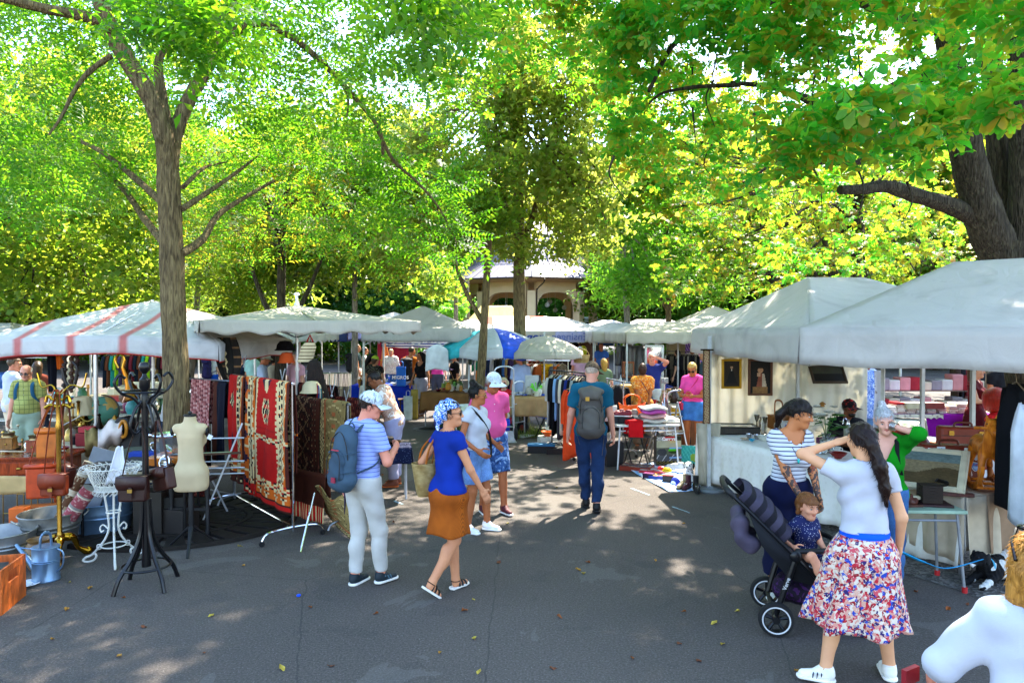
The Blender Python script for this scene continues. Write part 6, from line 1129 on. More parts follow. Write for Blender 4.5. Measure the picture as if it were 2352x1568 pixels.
def dress_form():
 c=G(440,1262);t=thing('dress_form','cream linen dress form torso on a black turned tripod','dress form',c,R(8));sd=SD();k=-.13
 sd.cone((0,0,1.10+k),(0,-.005,1.31+k),.105,.13,.05,None,(1,.76,1));sd.cone((0,0,.95+k),(0,0,1.12+k),.125,.10,.06,None,(1,.8,1));sd.cone((-.06,-.0,.82+k),(.06,0,.82+k),.115,.115,.05);sd.cone((-.05,0,.93+k),(.05,0,.93+k),.125,.125,.05)
 for s_ in(-1,1):sd.ell((s_*.07,.085,1.265+k),(.066,.06,.066),.05)
 sd.cone((-.125,-.015,1.40+k),(.125,-.015,1.40+k),.05,.05,.05);sd.cone((0,-.015,1.4+k),(0,-.01,1.56+k),.065,.056,.04);sd.cut(lambda x,y,z:.755+k-z);sd.cut(lambda x,y,z:z-1.53-k)
 fm=M('#c6b08a',.85,var=.12,vs=4,bump=.25,bs=300);qm('torso',sd,.009,fm,t);m=MB();m.cyl((0,-.01,1.525+k),(0,-.01,1.545+k),.062,n=20);m.sph((0,-.01,1.56+k),.02);build('neck_cap',m,BLK,t)
 for s_ in(-1,1):m=MB();m.cyl((s_*.165,-.015,1.37+k),(s_*.182,-.015,1.37+k),.042,n=18);m.cyl((s_*.18,-.015,1.37+k),(s_*.19,-.015,1.37+k),.02,n=12);build('arm_cap',m,BLK,t)
 m=MB();m.lathe([(.028,.2),(.034,.23),(.022,.26),(.03,.29),(.024,.4),(.03,.52),(.024,.56),(.024,.64)],n=14);build('column',m,BLK,t)
 for k2 in range(3):a=R(-80+120*k2);ca,sa=math.cos(a),math.sin(a);m=MB();m.tube(bez([(.02*ca,.02*sa,.24),(.1*ca,.1*sa,.17),(.29*ca,.29*sa,.0)],8),[.026,.026,.024,.022,.02,.018,.017,.016,.015],7,flat=.7);build('leg',m,BLK,t)
 m=MB();m.box((.205,-.05,1.31+k),(.045,.003,.05),ry=.5);build('price_tag',m,M('#e8e8e8',.7),t)
dress_form()
def plant_stand():
 c=G(262,1290);t=thing('plant_stand','white wrought iron plant stand with looped wire basket and scroll legs','plant stand',c,.3);wm=M('#cfcdc4',.45);zb=.72;m=MB()
 for z,r_ in((zb,.15),(zb+.05,.155),(zb+.22,.235)):m.tube([(r_*math.cos(a),r_*.85*math.sin(a),z)for a in np.linspace(0,2*PI,30,endpoint=False)],.006,6,closed=True)
 for k in range(26):
  for s_ in(-1,1):a0=2*PI*k/26;a1=a0+s_*.45;m.tube([(.152*math.cos(a0),.13*math.sin(a0),zb),(.2*math.cos(lerp(a0,a1,.5)),.17*math.sin(lerp(a0,a1,.5)),zb+.12),(.235*math.cos(a1),.2*math.sin(a1),zb+.22)],.0028,4)
  a=2*PI*k/26;m.tube([((.235+.035*math.sin(w)+.02)*math.cos(a+.1*math.cos(w)),(.2+.03*math.sin(w)+.017)*math.sin(a+.1*math.cos(w)),zb+.215+.028*math.cos(w))for w in np.linspace(0,2*PI,9)],.0032,4);m.tube([((.16+.02*math.sin(w))*math.cos(a+.13*math.cos(w)),(.136+.017*math.sin(w))*math.sin(a+.13*math.cos(w)),zb-.02+.022*math.cos(w))for w in np.linspace(0,2*PI,8)],.003,4)
 for k in range(-4,5):y=k*.03;h_=math.sqrt(max(.001,.15**2-(y/.85)**2));m.tube([(-h_,y,zb),(h_,y,zb)],.003,4)
 build('wire_basket',m,wm,t)
 for k in range(3):
  a=R(-90+120*k+15);ca,sa=math.cos(a),math.sin(a);m=MB();F2=lambda r_,z:(r_*ca,r_*sa,z)
  m.tube(bez([F2(.10,zb),F2(.075,.6),F2(.05,.42),F2(.05,.32),F2(.09,.22),F2(.17,.12),F2(.22,.07),F2(.27,.05),F2(.30,.02),F2(.26,.006),F2(.20,.02),F2(.17,.06),F2(.19,.09),F2(.215,.07)],44),.0105,7);m.tube(bez([F2(.05,.33),F2(.10,.37),F2(.13,.34),F2(.12,.30),F2(.095,.315)],14),.008,6);m.tube(bez([F2(.12,.18),F2(.16,.17),F2(.155,.13),F2(.125,.135)],10),.006,6);build('scroll_leg',m,wm,t)
 for z,r_ in((.5,.062),(.17,.11)):m=MB();m.tube([(r_*math.cos(a),r_*math.sin(a),z)for a in np.linspace(0,2*PI,20,endpoint=False)],.007,6,closed=True);build('ring',m,wm,t)
 return c
c=plant_stand();m=MB()
m.grid(lambda i,j:(c.x+.02+(i-.5)*.22*(1-.75*j)+.03*j,c.y+.02+.05*math.sin(PI*i),c.z+.76+.36*j+.02*math.sin(9*i)),14,12);single('folded_linen','white folded linen standing up in the wire basket','linen',m,FAB('#dcdce0',.1),solid=.012,ang=0)
ZINC=M('#92928e',.42,.7,var=.35,vs=5,bump=.15,bs=30);ZINC2=M('#82807a',.5,.65,var=.4,vs=6,bump=.15,bs=30);ZBLUE=M('#6f8ba8',.38,.65,var=.25,vs=4,bump=.1,bs=30)
def tub(c,r0,r1,h,lab,mt,sy=1.0,rz=0,handles=True,cat='zinc tub'):
 t=thing('zinc_tub',lab,cat,c,rz);m=MB();m.lathe([(0,.012),(r0,.0),(r0+.004,.03),(lerp(r0,r1,.55),h*.55),(lerp(r0,r1,.58)+.008,h*.58),(lerp(r0,r1,.62),h*.62),(lerp(r0,r1,.72)+.008,h*.7),(lerp(r0,r1,.76),h*.76),(r1,h),(r1+.012,h+.006),(r1+.004,h+.014),(r1-.008,h),(r0-.006,.02),(0,.02)],n=36,sy=sy);build('tub_body',m,mt,t)
 if handles:
  for s_ in(-1,1):m=MB();m.tube(bez([(s_*(r1-.01),-.08,h*.80),(s_*(r1+.045),-.06,h*.92),(s_*(r1+.045),.06,h*.92),(s_*(r1-.01),.08,h*.80)],14),.009,7);build('handle',m,mt,t)
 return t
tA=G(118,1255);tub(tA,.22,.29,.36,'round zinc tub holding two rolled rugs',ZINC2,rz=.9);tub(G(8,1290),.22,.28,.3,'round zinc tub at the left frame edge',ZINC,rz=1.3);tub(G(238,1220),.27,.33,.34,'large bluish zinc bath behind the white plant stand',ZBLUE,.8,.5)
m=MB();p=G(240,1215);m.box((p.x-.1,p.y,.55),(.3,.03,.75),ry=.25,rx=-.2);single('board','grey board leaning out of the large zinc bath','board',m,M('#6d7176',.6))
def rug_roll(a,b,r_,lab,c1,c2,c3):
 m=MB();a,b=Vector(a),Vector(b);ax=(b-a).normalized();x=ax.orthogonal().normalized();y=ax.cross(x);q=random.Random(len(lab))
 def cf(i,j):
  k=int(j*34);w=int(i*16);s_=(k*7+(w%4)*5+(k//3)*3)%11
  return lin(c2 if k%9 in(0,1)else(c3 if s_<3 else c1))if k%9 else lin('#d8ccb4')
 m.grid(lambda i,j:a.lerp(b,j)+(x*math.cos(2*PI*i)+y*math.sin(2*PI*i))*r_*(1+.02*math.sin(9*i+5*j)),24,40,cf=cf);m.add([b+(x*math.cos(w)+y*math.sin(w))*r_ for w in np.linspace(0,2*PI,20,endpoint=False)],[tuple(range(20))],col=[lin(c2)]);sheet_o=build('rolled_rug',m,TINT('woven'),None);tag(sheet_o,lab,'rolled rug')
rug_roll(tA+Vector((.0,.02,.15)),tA+Vector((.30,.18,.86)),.055,'brown and cream rolled rug standing in the zinc tub','#6a4630','#c8b8a0','#b09878');rug_roll(tA+Vector((.12,-.05,.18)),tA+Vector((.42,.0,.62)),.075,'pinkish rolled rug leaning in the zinc tub','#9a4a52','#8a8480','#b88a88')
def watering_can():
 c=G(106,1330);t=thing('watering_can','galvanised steel watering can with long spout','watering can',c,R(-12));m=MB();m.lathe([(0,.004),(.105,0),(.107,.01),(.102,.02),(.102,.17),(.106,.175),(.102,.18),(.106,.19),(.102,.195),(.102,.30),(.108,.305),(.1,.31),(0,.30)],n=30,sx=1.15);build('can_body',m,ZBLUE,t)
 m=MB();m.tube([(-.10,0,.06),(-.20,0,.18),(-.33,0,.30)],[.032,.024,.016],12);build('spout',m,ZBLUE,t);m=MB();m.tube(bez([(.11,0,.30),(.19,0,.26),(.18,0,.14),(.115,0,.08)],12),.007,7);build('back_handle',m,ZBLUE,t);m=MB();m.tube(bez([(.0,-.06,.30),(0,-.05,.40),(0,0,.435),(0,.05,.40),(0,.06,.30)],14),.014,8,flat=.5);build('top_handle',m,ZBLUE,t);m=MB();m.tube([(-.3,0,.275),(-.1,0,.27)],.005,5);build('brace',m,ZBLUE,t)
watering_can()
c=G(60,1325)+Vector((-.05,.25,0));small('pot',c,'#7a5a34','',1.15,lab='round glazed clay pot behind the watering can spout',noun='clay pot');small('plate',G(70,1342)+Vector((-.02,-.0,0)),'#d8dce0','',.9,lab='small white plate on the asphalt beside the crate');small('plate',G(62,1347)+Vector((-.02,-.05,.02)),'#ccd4dc','',.8,lab='small white dish lying on the plate beside the crate')
def crate():
 c=G(-62,1412)+Vector((0,.16,0));t=thing('wooden_crate','orange brown wooden crate with hand slot at the frame edge','crate',c,R(14));wm=WOOD('#b8581c',.5);w,dp,h=.36,.44,.36
 for x in(-w/2,w/2):
  m=MB();m.box((x,0,h*.30),(.018,dp,h*.6));m.box((x,0,h*.93),(.018,dp,h*.14));m.box((x,-dp*.36,h*.73),(.018,dp*.28,h*.26));m.box((x,dp*.36,h*.73),(.018,dp*.28,h*.26));build('side_panel',m,wm,t,smooth=False)
 for y in(-dp/2,dp/2):m=MB();m.box((0,y,h*.30),(w-.02,.018,h*.6));m.box((0,y,h*.92),(w-.02,.018,h*.16));m.box((-w*.33,y,h*.72),(w*.3,.018,h*.24));m.box((w*.33,y,h*.72),(w*.3,.018,h*.24));build('end_panel',m,wm,t,smooth=False)
 m=MB();m.box((0,0,.01),(w,dp,.018));build('bottom',m,wm,t,smooth=False);m=MB()
 for k in range(5):m.box((-.06+k*.028,-dp/2-.010,.13+.01*(k%2)),(.016,.003,.08+.02*(k%3)))
 m.box((0,-dp/2-.0095,.09),(.16,.003,.012));build('stamp',m,M('#3c1c0c',.8),t,smooth=False)
crate()
box(G(60,1238)+Vector((-.02,.3,0)),(.5,.16,.3),'#b0561c','tan leather suitcase standing behind the zinc tubs','suitcase',.3);box(G(15,1248)+Vector((0,.2,0)),(.16,.12,.34),'#c85a14','bright orange leather box under the drawer table','box',.1)
m=MB();c=G(38,1225)+Vector((0,.1,0))
for dx in(-.22,-.06,.1):m.tube([(c.x+dx,c.y,0),(c.x+dx,c.y,.42),(c.x+dx+.2,c.y+.05,.42),(c.x+dx+.2,c.y+.05,0)],.006,5)
m.tube([(c.x-.22,c.y,.2),(c.x+.3,c.y+.06,.2)],.005,5);single('wire_rack','thin gilt wire magazine rack under the drawer table','wire rack',m,BRASS)
t=thing('drawer_table','glossy reddish wooden table with a drawer and turned leg','table',(-5.85,8.15,0),R(6));wm=WOOD('#8a3210',.22);m=MB();m.box((0,0,.80),(1.2,.6,.03));m.box((0,-.0,.775),(1.14,.55,.02));build('tabletop',m,wm,t,bev=.005)
m=MB();m.box((0,0,.68),(1.06,.5,.17));build('apron',m,wm,t,bev=.004);m=MB();m.box((.1,-.253,.68),(.62,.012,.13));dr=build('drawer',m,WOOD('#9a3a12',.2),t,bev=.003);m=MB();m.sph((.1,-.275,.68),(.03,.016,.018),12,7);build('knob',m,BRASS,dr)
for x in(-.48,.48):
 for y in(-.2,.2):m=MB();m.lathe([(.02,0),(.03,.03),(.022,.06),(.03,.2),(.042,.34),(.03,.44),(.042,.47),(.03,.52),(.03,.6)],(x,y,0),14);build('leg',m,wm,t)
def grinder(p,col,lab):
 t=thing('coffee_grinder',lab,'coffee grinder',p,.2);m=MB();m.box((0,0,.065),(.13,.13,.13));m.box((0,0,.006),(.16,.16,.012));m.box((0,0,.132),(.15,.15,.012));build('box_body',m,WOOD(col,.3),t,bev=.004);m=MB();m.lathe([(.06,.135),(.055,.15),(.06,.175),(.065,.19),(.0,.19)],n=18);build('funnel',m,METAL('#8a7a5c',.3),t);m=MB();m.tube([(0,0,.19),(0,0,.23),(.10,0,.235),(.10,0,.26)],.006,6);m.sph((.1,0,.27),.016);build('crank',m,METAL('#a89a80',.3),t);m=MB();m.sph((0,-.07,.06),.012);build('drawer_knob',m,BRASS,t)
grinder(P(20,1030,8.0)-Vector((0,0,.0)),'#8a5a24','light wooden coffee grinder on the drawer table');grinder(P(80,1036,8.0),'#8a3a1c','red wooden coffee grinder beside the lighter one')
ZT=.815
pl='on the drawer table'
for u,k,col,s_,me,gl in((8,'cup','#b8a060',1.3,1,0),(48,'candlestick','#8a6a3a',.6,1,0),(100,'jar','#d8dcd8',.8,0,1),(112,'goblet','#c8c8c8',.7,1,0),(128,'cup','#c0c0c4',1.0,1,0),(140,'bowl','#7a2018',.8,0,0),(92,'tin','#b0b0b4',.9,1,0),(60,'jar','#b8b4a8',.7,1,0)):small(k,Vector((XY(u,8.25)[0],8.25,ZT)),col,pl,s_,me,gl)
m=MB();m.tube([P(62,1022,8.0),P(185,955,7.9)],[.009,.006],7);m.tube([P(60,1024,8.0),P(85,1009,8.0)],.016,7);single('sword_stick','thin steel stick leaning across the drawer table','stick',m,METAL('#a8a29a',.3))
for k,(u,c1)in enumerate(((8,'#c89a4a'),(32,'#d0a858'))):
 t=thing('figurine',['seated gilt figurine at the frame edge of the drawer table','seated gilt figurine beside the light grinder'][k],'figurine',Vector((XY(u,8.4)[0],8.4,ZT)));m=MB();m.box((0,0,.02),(.09,.09,.04));build('base',m,M('#2a1c12',.4),t);sd=SD();sd.cone((0,0,.07),(0,-.02,.16),.028,.024,.02);sd.ell((0,-.03,.21),(.02,.02,.026),.01);sd.cone((0,0,.07),(.05,-.04,.06),.02,.014,.02);sd.cone((.02,-.02,.15),(.05,-.05,.10),.011,.008,.01);qm('figure',sd,.006,METAL(c1,.3),t)
m=MB();p=Vector((XY(18,8.3)[0],8.3,ZT));m.tube(bez([p+Vector((-.2,-.1,.01)),p+Vector((.1,-.2,.03)),p+Vector((.4,-.12,.01)),p+Vector((.6,-.18,.03)),p+Vector((.75,-.1,.02))],30),.009,6);single('rope','loose white rope lying along the drawer table edge','rope',m,M('#d0c4ac',.8))
m=MB();m.grid(lambda i,j:(-5.95+(i-.5)*1.0,7.86-.02*math.sin(8*i),.60-.22*j*(1-.35*(2*i-1)**2)),18,5);single('cloth_swag','cream cloth swag hanging below the table drawer','cloth',m,FAB('#b89a68'),solid=.006,ang=0)
table('folding table under a cream cloth, left stall',(-5.15,9.0),1.5,.7,.80,R(-4),'#8a8070');drape('cream cloth covering the left antiques table',(-5.15,9.0),1.54,.74,.805,R(-4),(.46,.3,.2,.3),FAB('#b8a684'),seed=3)
ZA=.815;pa='on the cream left table'
def on(u,d,z=ZA):return Vector((XY(u,d)[0],d,z))
for u,d_,k,col,s_,me,gl in((188,9.2,'lamp','#a8843a',1.1,1,0),(182,8.9,'candlestick','#a8843a',1.0,1,0),(208,8.85,'candlestick','#8a6a34',.9,1,0),(255,9.15,'vase','#a8742c',1.1,1,0),(265,8.85,'jug','#7a4a20',.9,1,0),(285,8.95,'pot','#3a2c20',1.0,0,0),(196,8.75,'bowl','#a02028',1.2,0,0),(228,8.8,'bottle','#20303c',.9,0,0),(246,8.72,'cup','#b0b0b4',1.2,1,0),(272,8.72,'tin','#6a3a1c',1.0,0,0),(170,8.95,'vase','#5a4630',.8,0,0),(160,9.1,'bell','#9a7a3c',.8,1,0)):small(k,on(u,d_),col,pa,s_,me,gl)
def candelabra(p,lab,s_=1.0,arms=4):
 t=thing('candelabra',lab,'candelabra',p,.3);m=MB();m.lathe([(0,0),(.08*s_,0),(.07*s_,.02*s_),(.02*s_,.05*s_),(.015*s_,.2*s_),(.03*s_,.22*s_),(.014*s_,.25*s_),(.014*s_,.4*s_),(.024*s_,.42*s_),(0,.43*s_)],n=16);build('stem',m,BRASS,t)
 for k in range(arms):a=2*PI*k/arms;ca,sa=math.cos(a),math.sin(a);m=MB();m.tube(bez([(0,0,.26*s_),(.08*ca*s_,.08*sa*s_,.2*s_),(.17*ca*s_,.17*sa*s_,.26*s_),(.18*ca*s_,.18*sa*s_,.36*s_)],12),.008*s_,6);m.lathe([(.0,.36*s_),(.03*s_,.37*s_),(.016*s_,.38*s_),(.016*s_,.42*s_),(0,.42*s_)],(.18*ca*s_,.18*sa*s_,0),12);build('arm',m,BRASS,t)
candelabra(on(178,9.05),'tall brass candelabra on the cream left table',1.25);candelabra(on(215,9.3),'smaller brass candelabra near the tent pole',1.0,3)
def globe(p):
 t=thing('globe','large old terrestrial globe beside the tent pole','globe',p);m=MB();m.sph((0,0,.36),.2,26,16);build('sphere',m,PAT('globe_map',lambda t:t.mix(t.gt(t.noise(5,4),.52),'#4f8068',t.ramp(t.noise(9),[(.3,'#a8823c'),(.7,'#c09a58')])),.35),t);m=MB();m.tube([(.215*math.cos(a),0,.36+.215*math.sin(a))for a in np.linspace(-1.7,1.7,24)],.008,6);m.lathe([(.1,0),(.1,.02),(.02,.05),(.016,.15)],n=18);build('stand',m,WOOD('#3a2214'),t)
globe(on(236,9.35));
def gramophone(p):
 t=thing('horn','old copper coloured gramophone horn hanging under the canopy','horn',p);m=MB();a=[(.03,0),(.035,.1),(.05,.22),(.09,.34),(.16,.43),(.165,.43),(.09,.35),(.045,.22)];m.lathe(a,n=24,M4=Matrix.Rotation(R(160),4,'Y'));build('bell',m,METAL('#a8641c',.25),t);m=MB();m.tube(bez([(0,0,0),(.02,0,.12),(-.04,0,.2),(-.1,0,.1),(-.06,0,.0)],20),.02,8);build('tubing',m,METAL('#b8842c',.25),t)
gramophone(P(283,845,9.0))
small('jar',on(158,9.4),'#8a6a3c','',1.9,1,lab='bulbous brass urn behind the olive shirt man');m=MB();p=on(172,9.3);m.lathe([(.0,.0),(.1,0),(.17,.15),(.18,.28),(.12,.44),(.05,.5),(0,.5)],n=22);single('urn','large dull bronze urn under the striped canopy','urn',m,METAL('#6a5430',.45),loc=p)
m=MB();p=on(226,8.78);m.lathe([(0,0),(.05,0),(.045,.06),(.035,.1),(.07,.16),(.06,.22),(.03,.28),(.015,.36),(.03,.38),(0,.4)],n=16,sx=.8);single('statuette','dark bronze statuette in front of the tent pole','statuette',m,METAL('#241c16',.35),loc=p)
m=MB();p=on(262,8.95);m.lathe([(0,0),(.06,0),(.05,.08),(.08,.14),(.05,.2),(.06,.26),(.02,.34),(0,.36)],n=16);single('statuette','gilt seated statuette right of the tent pole','statuette',m,METAL('#a8742c',.3),loc=p)
box(on(196,8.7,.812),(.2,.14,.16),'#8a1c20','red leather accordion case on the cream left table','case');box(on(200,8.72,.98),(.18,.13,.07),'#a0242a','small red box on top of the accordion case','box')
for k,(u,v0,v1,c1,lab)in enumerate(((118,812,900,'#101018','dark navy scarf hanging from the striped canopy'),(138,812,848,'#c85a18','orange cloth hanging from the striped canopy'))):
 m=MB();a=P(u,v0,9.2);b=P(u,v1,9.2);m.grid(lambda i,j:(a.x+(i-.5)*.12*(1-.3*j),a.y+.03*math.sin(8*i),lerp(a.z,b.z,j)),8,10);single('scarf',lab,'scarf',m,FAB(c1),solid=.006,ang=0)
for k,(u,v1,r_,lab)in enumerate(((150,890,.028,'dark string of bells hanging left of the tent pole'),(166,898,.03,'thick string of brown seed pods hanging near the pole'),(178,870,.024,'third string of pods hanging beside the tent pole'))):
 m=MB();a=P(u,812,9.1);b=P(u-2,v1,9.1);n=16
 for i in range(n):p=a.lerp(b,i/(n-1));m.sph((p.x+.012*math.sin(i*2.1),p.y,p.z),r_*(.8+.3*((i*7)%3)/2),8,5)
 m.tube([a,b],.006,5);single('bead_string',lab,'bead string',m,M(('#2a1c16','#4a2c18','#3a1c14')[k],.4,var=.6,vs=20))
m=MB();a=P(160,865,9.0);m.tube(bez([a+Vector((-.1,0,.12)),a+Vector((-.05,0,-.08)),a+Vector((.05,0,-.14)),a+Vector((.1,0,.1)),a+Vector((.04,0,.2))],24),.02,8);single('horse_collar','dark curved leather harness loop below the canopy','harness',m,M('#1c120e',.4))
m=MB();m.grid(lambda i,j:P(225+55*i,985-30*i+60*j+6*math.sin(9*i),8.6-.25*math.sin(PI*j)),14,10);single('linen','pale pinkish linen draped over the right of the cream table','linen',m,FAB('#c8b8b0'),solid=.01,ang=0)
m=MB();m.grid(lambda i,j:P(195+35*i,985+60*j+4*math.sin(9*i),8.55-.2*math.sin(PI*j)+.1*i),12,10);single('sack_cloth','khaki sack cloth hanging by the tent pole','cloth',m,FAB('#8a7448'),solid=.01,ang=0)
m=MB();p=P(283,985,8.4);m.tube(bez([p+Vector((.04*math.cos(a),0,.10*math.sin(a)))for a in np.linspace(0,2*PI,12)],20),.02,8);single('ring','amber coloured oval ring handle hung right of the pole','ring',m,M('#b8741c',.3))
t=table('low dark folding table beside the trunk',(-4.15,7.62),1.2,.5,.78,R(4),'#2a2624','#18181a');ZM=.785;pm='on the dark table by the trunk'
def silver_bucket(u,d,s_,lab):
 t=thing('wine_bucket',lab,'wine bucket',on(u,d,ZM));m=MB();m.lathe([(0,.005),(.09*s_,0),(.10*s_,.02),(.135*s_,.26*s_),(.15*s_,.275*s_),(.145*s_,.285*s_),(.13*s_,.265*s_),(.09*s_,.02),(0,.02)],n=14);build('bucket',m,METAL('#d0d2d6',.08),t,ang=10)
 for s2 in(-1,1):m=MB();m.tube(bez([(s2*.11*s_,0,.2*s_),(s2*.17*s_,0,.19*s_),(s2*.16*s_,0,.13*s_),(s2*.105*s_,0,.12*s_)],8),.007,6);build('handle',m,METAL('#d0d2d6',.1),t)
silver_bucket(386,7.65,1.2,'tall fluted silver wine bucket next to the trunk');silver_bucket(424,7.85,.95,'second silver bucket half behind the dress form')
def guitar():
 p=on(392,7.55,ZM+.02);t=thing('guitar','orange wooden guitar lying on the dark table','guitar',p,R(12));m=MB();o=[]
 for k in range(40):a=2*PI*k/40;r_=.17+.03*math.cos(2*a)-.035*math.cos(a+.3)*0;o.append((math.cos(a)*(.24),math.sin(a)*(.15-.035*math.exp(-((math.cos(a)-.1)/.22)**2)+.02*-math.cos(a))))
 m.prism(o,.09);build('body',m,M('#b8661c',.2),t,bev=.01);m=MB();m.lathe([(.045,.091),(.045,.094),(0,.094)],(.03,0,0),18);build('sound_hole',m,BLK,t);m=MB();m.box((.42,0,.095),(.42,.05,.02));m.box((.66,0,.095),(.12,.07,.016));build('neck',m,WOOD('#4a2c18'),t);m=MB()
 for k in range(6):m.tube([(-.1,-.02+k*.008,.105),(.62,-.02+k*.008,.11)],.0012,3)
 build('strings',m,STEEL,t)
guitar()
box(on(345,7.9,ZM),(.42,.2,.1),'#123a9a','blue velvet lined case open on the dark table','case',.1);box(on(330,7.55,ZM),(.4,.16,.08),'#26282c','black instrument case on the dark table','case',-.1);box(on(318,8.0,ZM),(.3,.2,.12),'#4a5044','olive box behind the black case','box',.2)
t=thing('camera_lamp','chrome headlamp lying on the dark table','headlamp',on(398,7.45,ZM+.05));m=MB();m.lathe([(.02,0),(.05,.05),(.07,.12),(.075,.14),(.065,.14),(.05,.1),(0,.06)],n=20,M4=Matrix.Rotation(R(75),4,'X')@Matrix.Rotation(R(-20),4,'Y'));build('shell',m,CHROME,t)
t=thing('projector','black vintage film projector behind the coat stand','projector',on(305,8.6,.8));m=MB();m.box((0,0,.12),(.25,.16,.24));m.cyl((-.1,-.09,.3),(-.1,.09,.3),.1);build('body',m,BLK,t,bev=.01);m=MB();m.cyl((.12,0,.16),(.24,0,.16),.04);build('lens',m,CHROME,t);m=MB();m.tube([(-.15,0,.0),(-.22,0,-.3),(.2,0,-.1)],.012,6);build('arm',m,STEEL,t)
t=thing('stack_books','flat grey book lying on the low dark table','book',on(300,7.5,ZM));m=MB();m.box((0,0,.02),(.24,.18,.04));build('cover',m,M('#8a8c90',.7),t,bev=.003)
box(on(372,7.7,0),(.5,.3,.42),'#1c1a18','black trunk box under the low dark table','box',.2);box(on(410,7.62,0),(.3,.25,.3),'#2a2420','dark cardboard box by the foot of the trunk','box',-.3);box(on(345,7.6,0),(.3,.25,.5),'#26201a','dark brown upright case under the low table','case',.1)
m=MB()
for x in(-.2,.2):m.lathe([(.02,0),(.03,.04),(.018,.1),(.03,.3),(.018,.36),(.03,.5),(.02,.62)],(x,0,0),12)
m.box((0,0,.3),(.4,.03,.03));m.box((0,0,.63),(.5,.3,.03));single('side_table','black turned leg side table behind the dress form','side table',m,BLK,loc=on(432,7.55,0))
def shelf(c,w,h,lab,rz=0,col='#c0bcb4',n=3):
 t=thing('shelf_unit',lab,'shelf',(c[0],c[1],0),rz)
 for x in(-w/2,w/2):m=MB();m.box((x,0,h/2),(.03,.35,h));build('upright',m,M(col,.6),t,smooth=False)
 for k in range(n):m=MB();m.box((0,0,h*(k+.55)/n),(w-.03,.34,.025));build('shelf',m,M(col,.6),t,smooth=False)
 return[h*(k+.55)/n+.0125 for k in range(n)]
q=random.Random(44);PALL=['#c8b8a0','#6a4428','#c0c0c4','#a02a24','#2a5a9c','#e0dcd0','#c8842c','#3a6a48','#8a8a90','#222226','#d8ccb0','#b05a2c','#7a2a50','#3c8a8a']
def fill(place,us,d,z,n,seed,kinds=('bottle','vase','bowl','cup','jar','plate','candlestick','jug','tin','glass','box'),s0=.9,s1=1.5,dj=.2,cols=None):
 q=random.Random(seed)
 for k in range(n):
  u=lerp(us[0],us[1],(k+.5*q.random()+.2)/n);kd=q.choice(kinds);col=q.choice(cols or PALL);dd=d+q.uniform(-dj,dj);p=on(u,dd,z);s_=q.uniform(s0,s1);gl=kd=='glass'
  if kd=='box':w=q.uniform(.1,.22)*s_;box(p,(w,w*.7,w*q.uniform(.4,.9)),col,seq(cname(col)+' box',place),'box',q.uniform(-.4,.4),lid=None)
  else:small(kd,p,col if not gl else '#e8f0f0',place,s_,q.random()<.2,gl)
fill('at the front of the cream left table',(162,290),8.74,ZA,9,91,('bowl','tin','cup','candlestick','jar','bottle'),.6,1.1,.06,['#6a4a24','#a8843a','#3a2a1c','#8a2420','#b8b0a0','#1c1c20'])
zs=shelf(on(40,14.5,0),2.2,2.0,'pale shelf unit with crockery behind the olive shirt man')
fill('on the middle shelf at the far left',(0,80),14.45,zs[1],7,1,dj=.08);fill('on the top shelf at the far left',(0,90),14.45,zs[2],7,2,dj=.08)
table('long grey table with crockery behind the left stalls',on(200,13.2,0),2.6,.8,.9,0,'#9aa0a8');fill('on the long grey table',(110,330),13.1,.9,16,3)
table('bric a brac table beyond the coat stand',on(345,11.6,0),1.9,.8,.88,0,'#b8b49c');fill('on the table beyond the coat stand',(285,395),11.5,.88,14,5)
table('table with glass jugs right of the big trunk',on(462,14,0),1.2,.7,.92,0,'#2a2622');fill('on the jug table right of the trunk',(440,478),13.9,.92,6,6,('jug','glass','bottle','jar'),cols=['#c8d0d0','#d8dcd8','#a8b8b8'])
table('table of books and prints beyond the coat stand',on(330,15,0),2.4,.9,.85,0,'#a89c84')
q=random.Random(9)
for k in range(9):u=265+k*15;col=q.choice(['#c8b890','#b0a080','#8a8470','#d0c8a8','#6a6a5a']);box(on(u,15+q.uniform(-.2,.2),.85),(.26,.2,q.uniform(.08,.3)),col,seq(cname(col)+' stack of prints','on the book table'),'stack of prints',q.uniform(-.2,.2))
rail(on(250,17.5,0),on(400,18.2,0),1.75,'far clothes rail seen under the striped canopy')
for k in range(16):u=252+k*9;d=17.5+.7*(u-250)/150;col=['#1c2430','#6a3a24','#2a8a80','#9ac820','#4a3a5a','#a8804a','#241c1c','#7a2430'][k%8];garment(on(u,d,1.73),R(70),col,seq(cname(col)+' garment','on the rail seen under the striped canopy'),.4,.8,.06,.35)
m=MB();a,b=G(482,1195),G(540,1170)
for z in(.55,.62,.7,.98):m.tube([(a.x-.4,a.y,z),(a.x+.38,a.y+.1,z)],.009,5)
m.tube([(a.x-.05,a.y-.1,0),(a.x+.34,a.y+.15,1.15)],.011,6);m.tube([(a.x+.1,a.y+.3,0),(a.x-.2,a.y,.98)],.011,6);single('drying_rack','white tubular drying rack behind the dress form','drying rack',m,M('#c9ccd0',.35,.4))
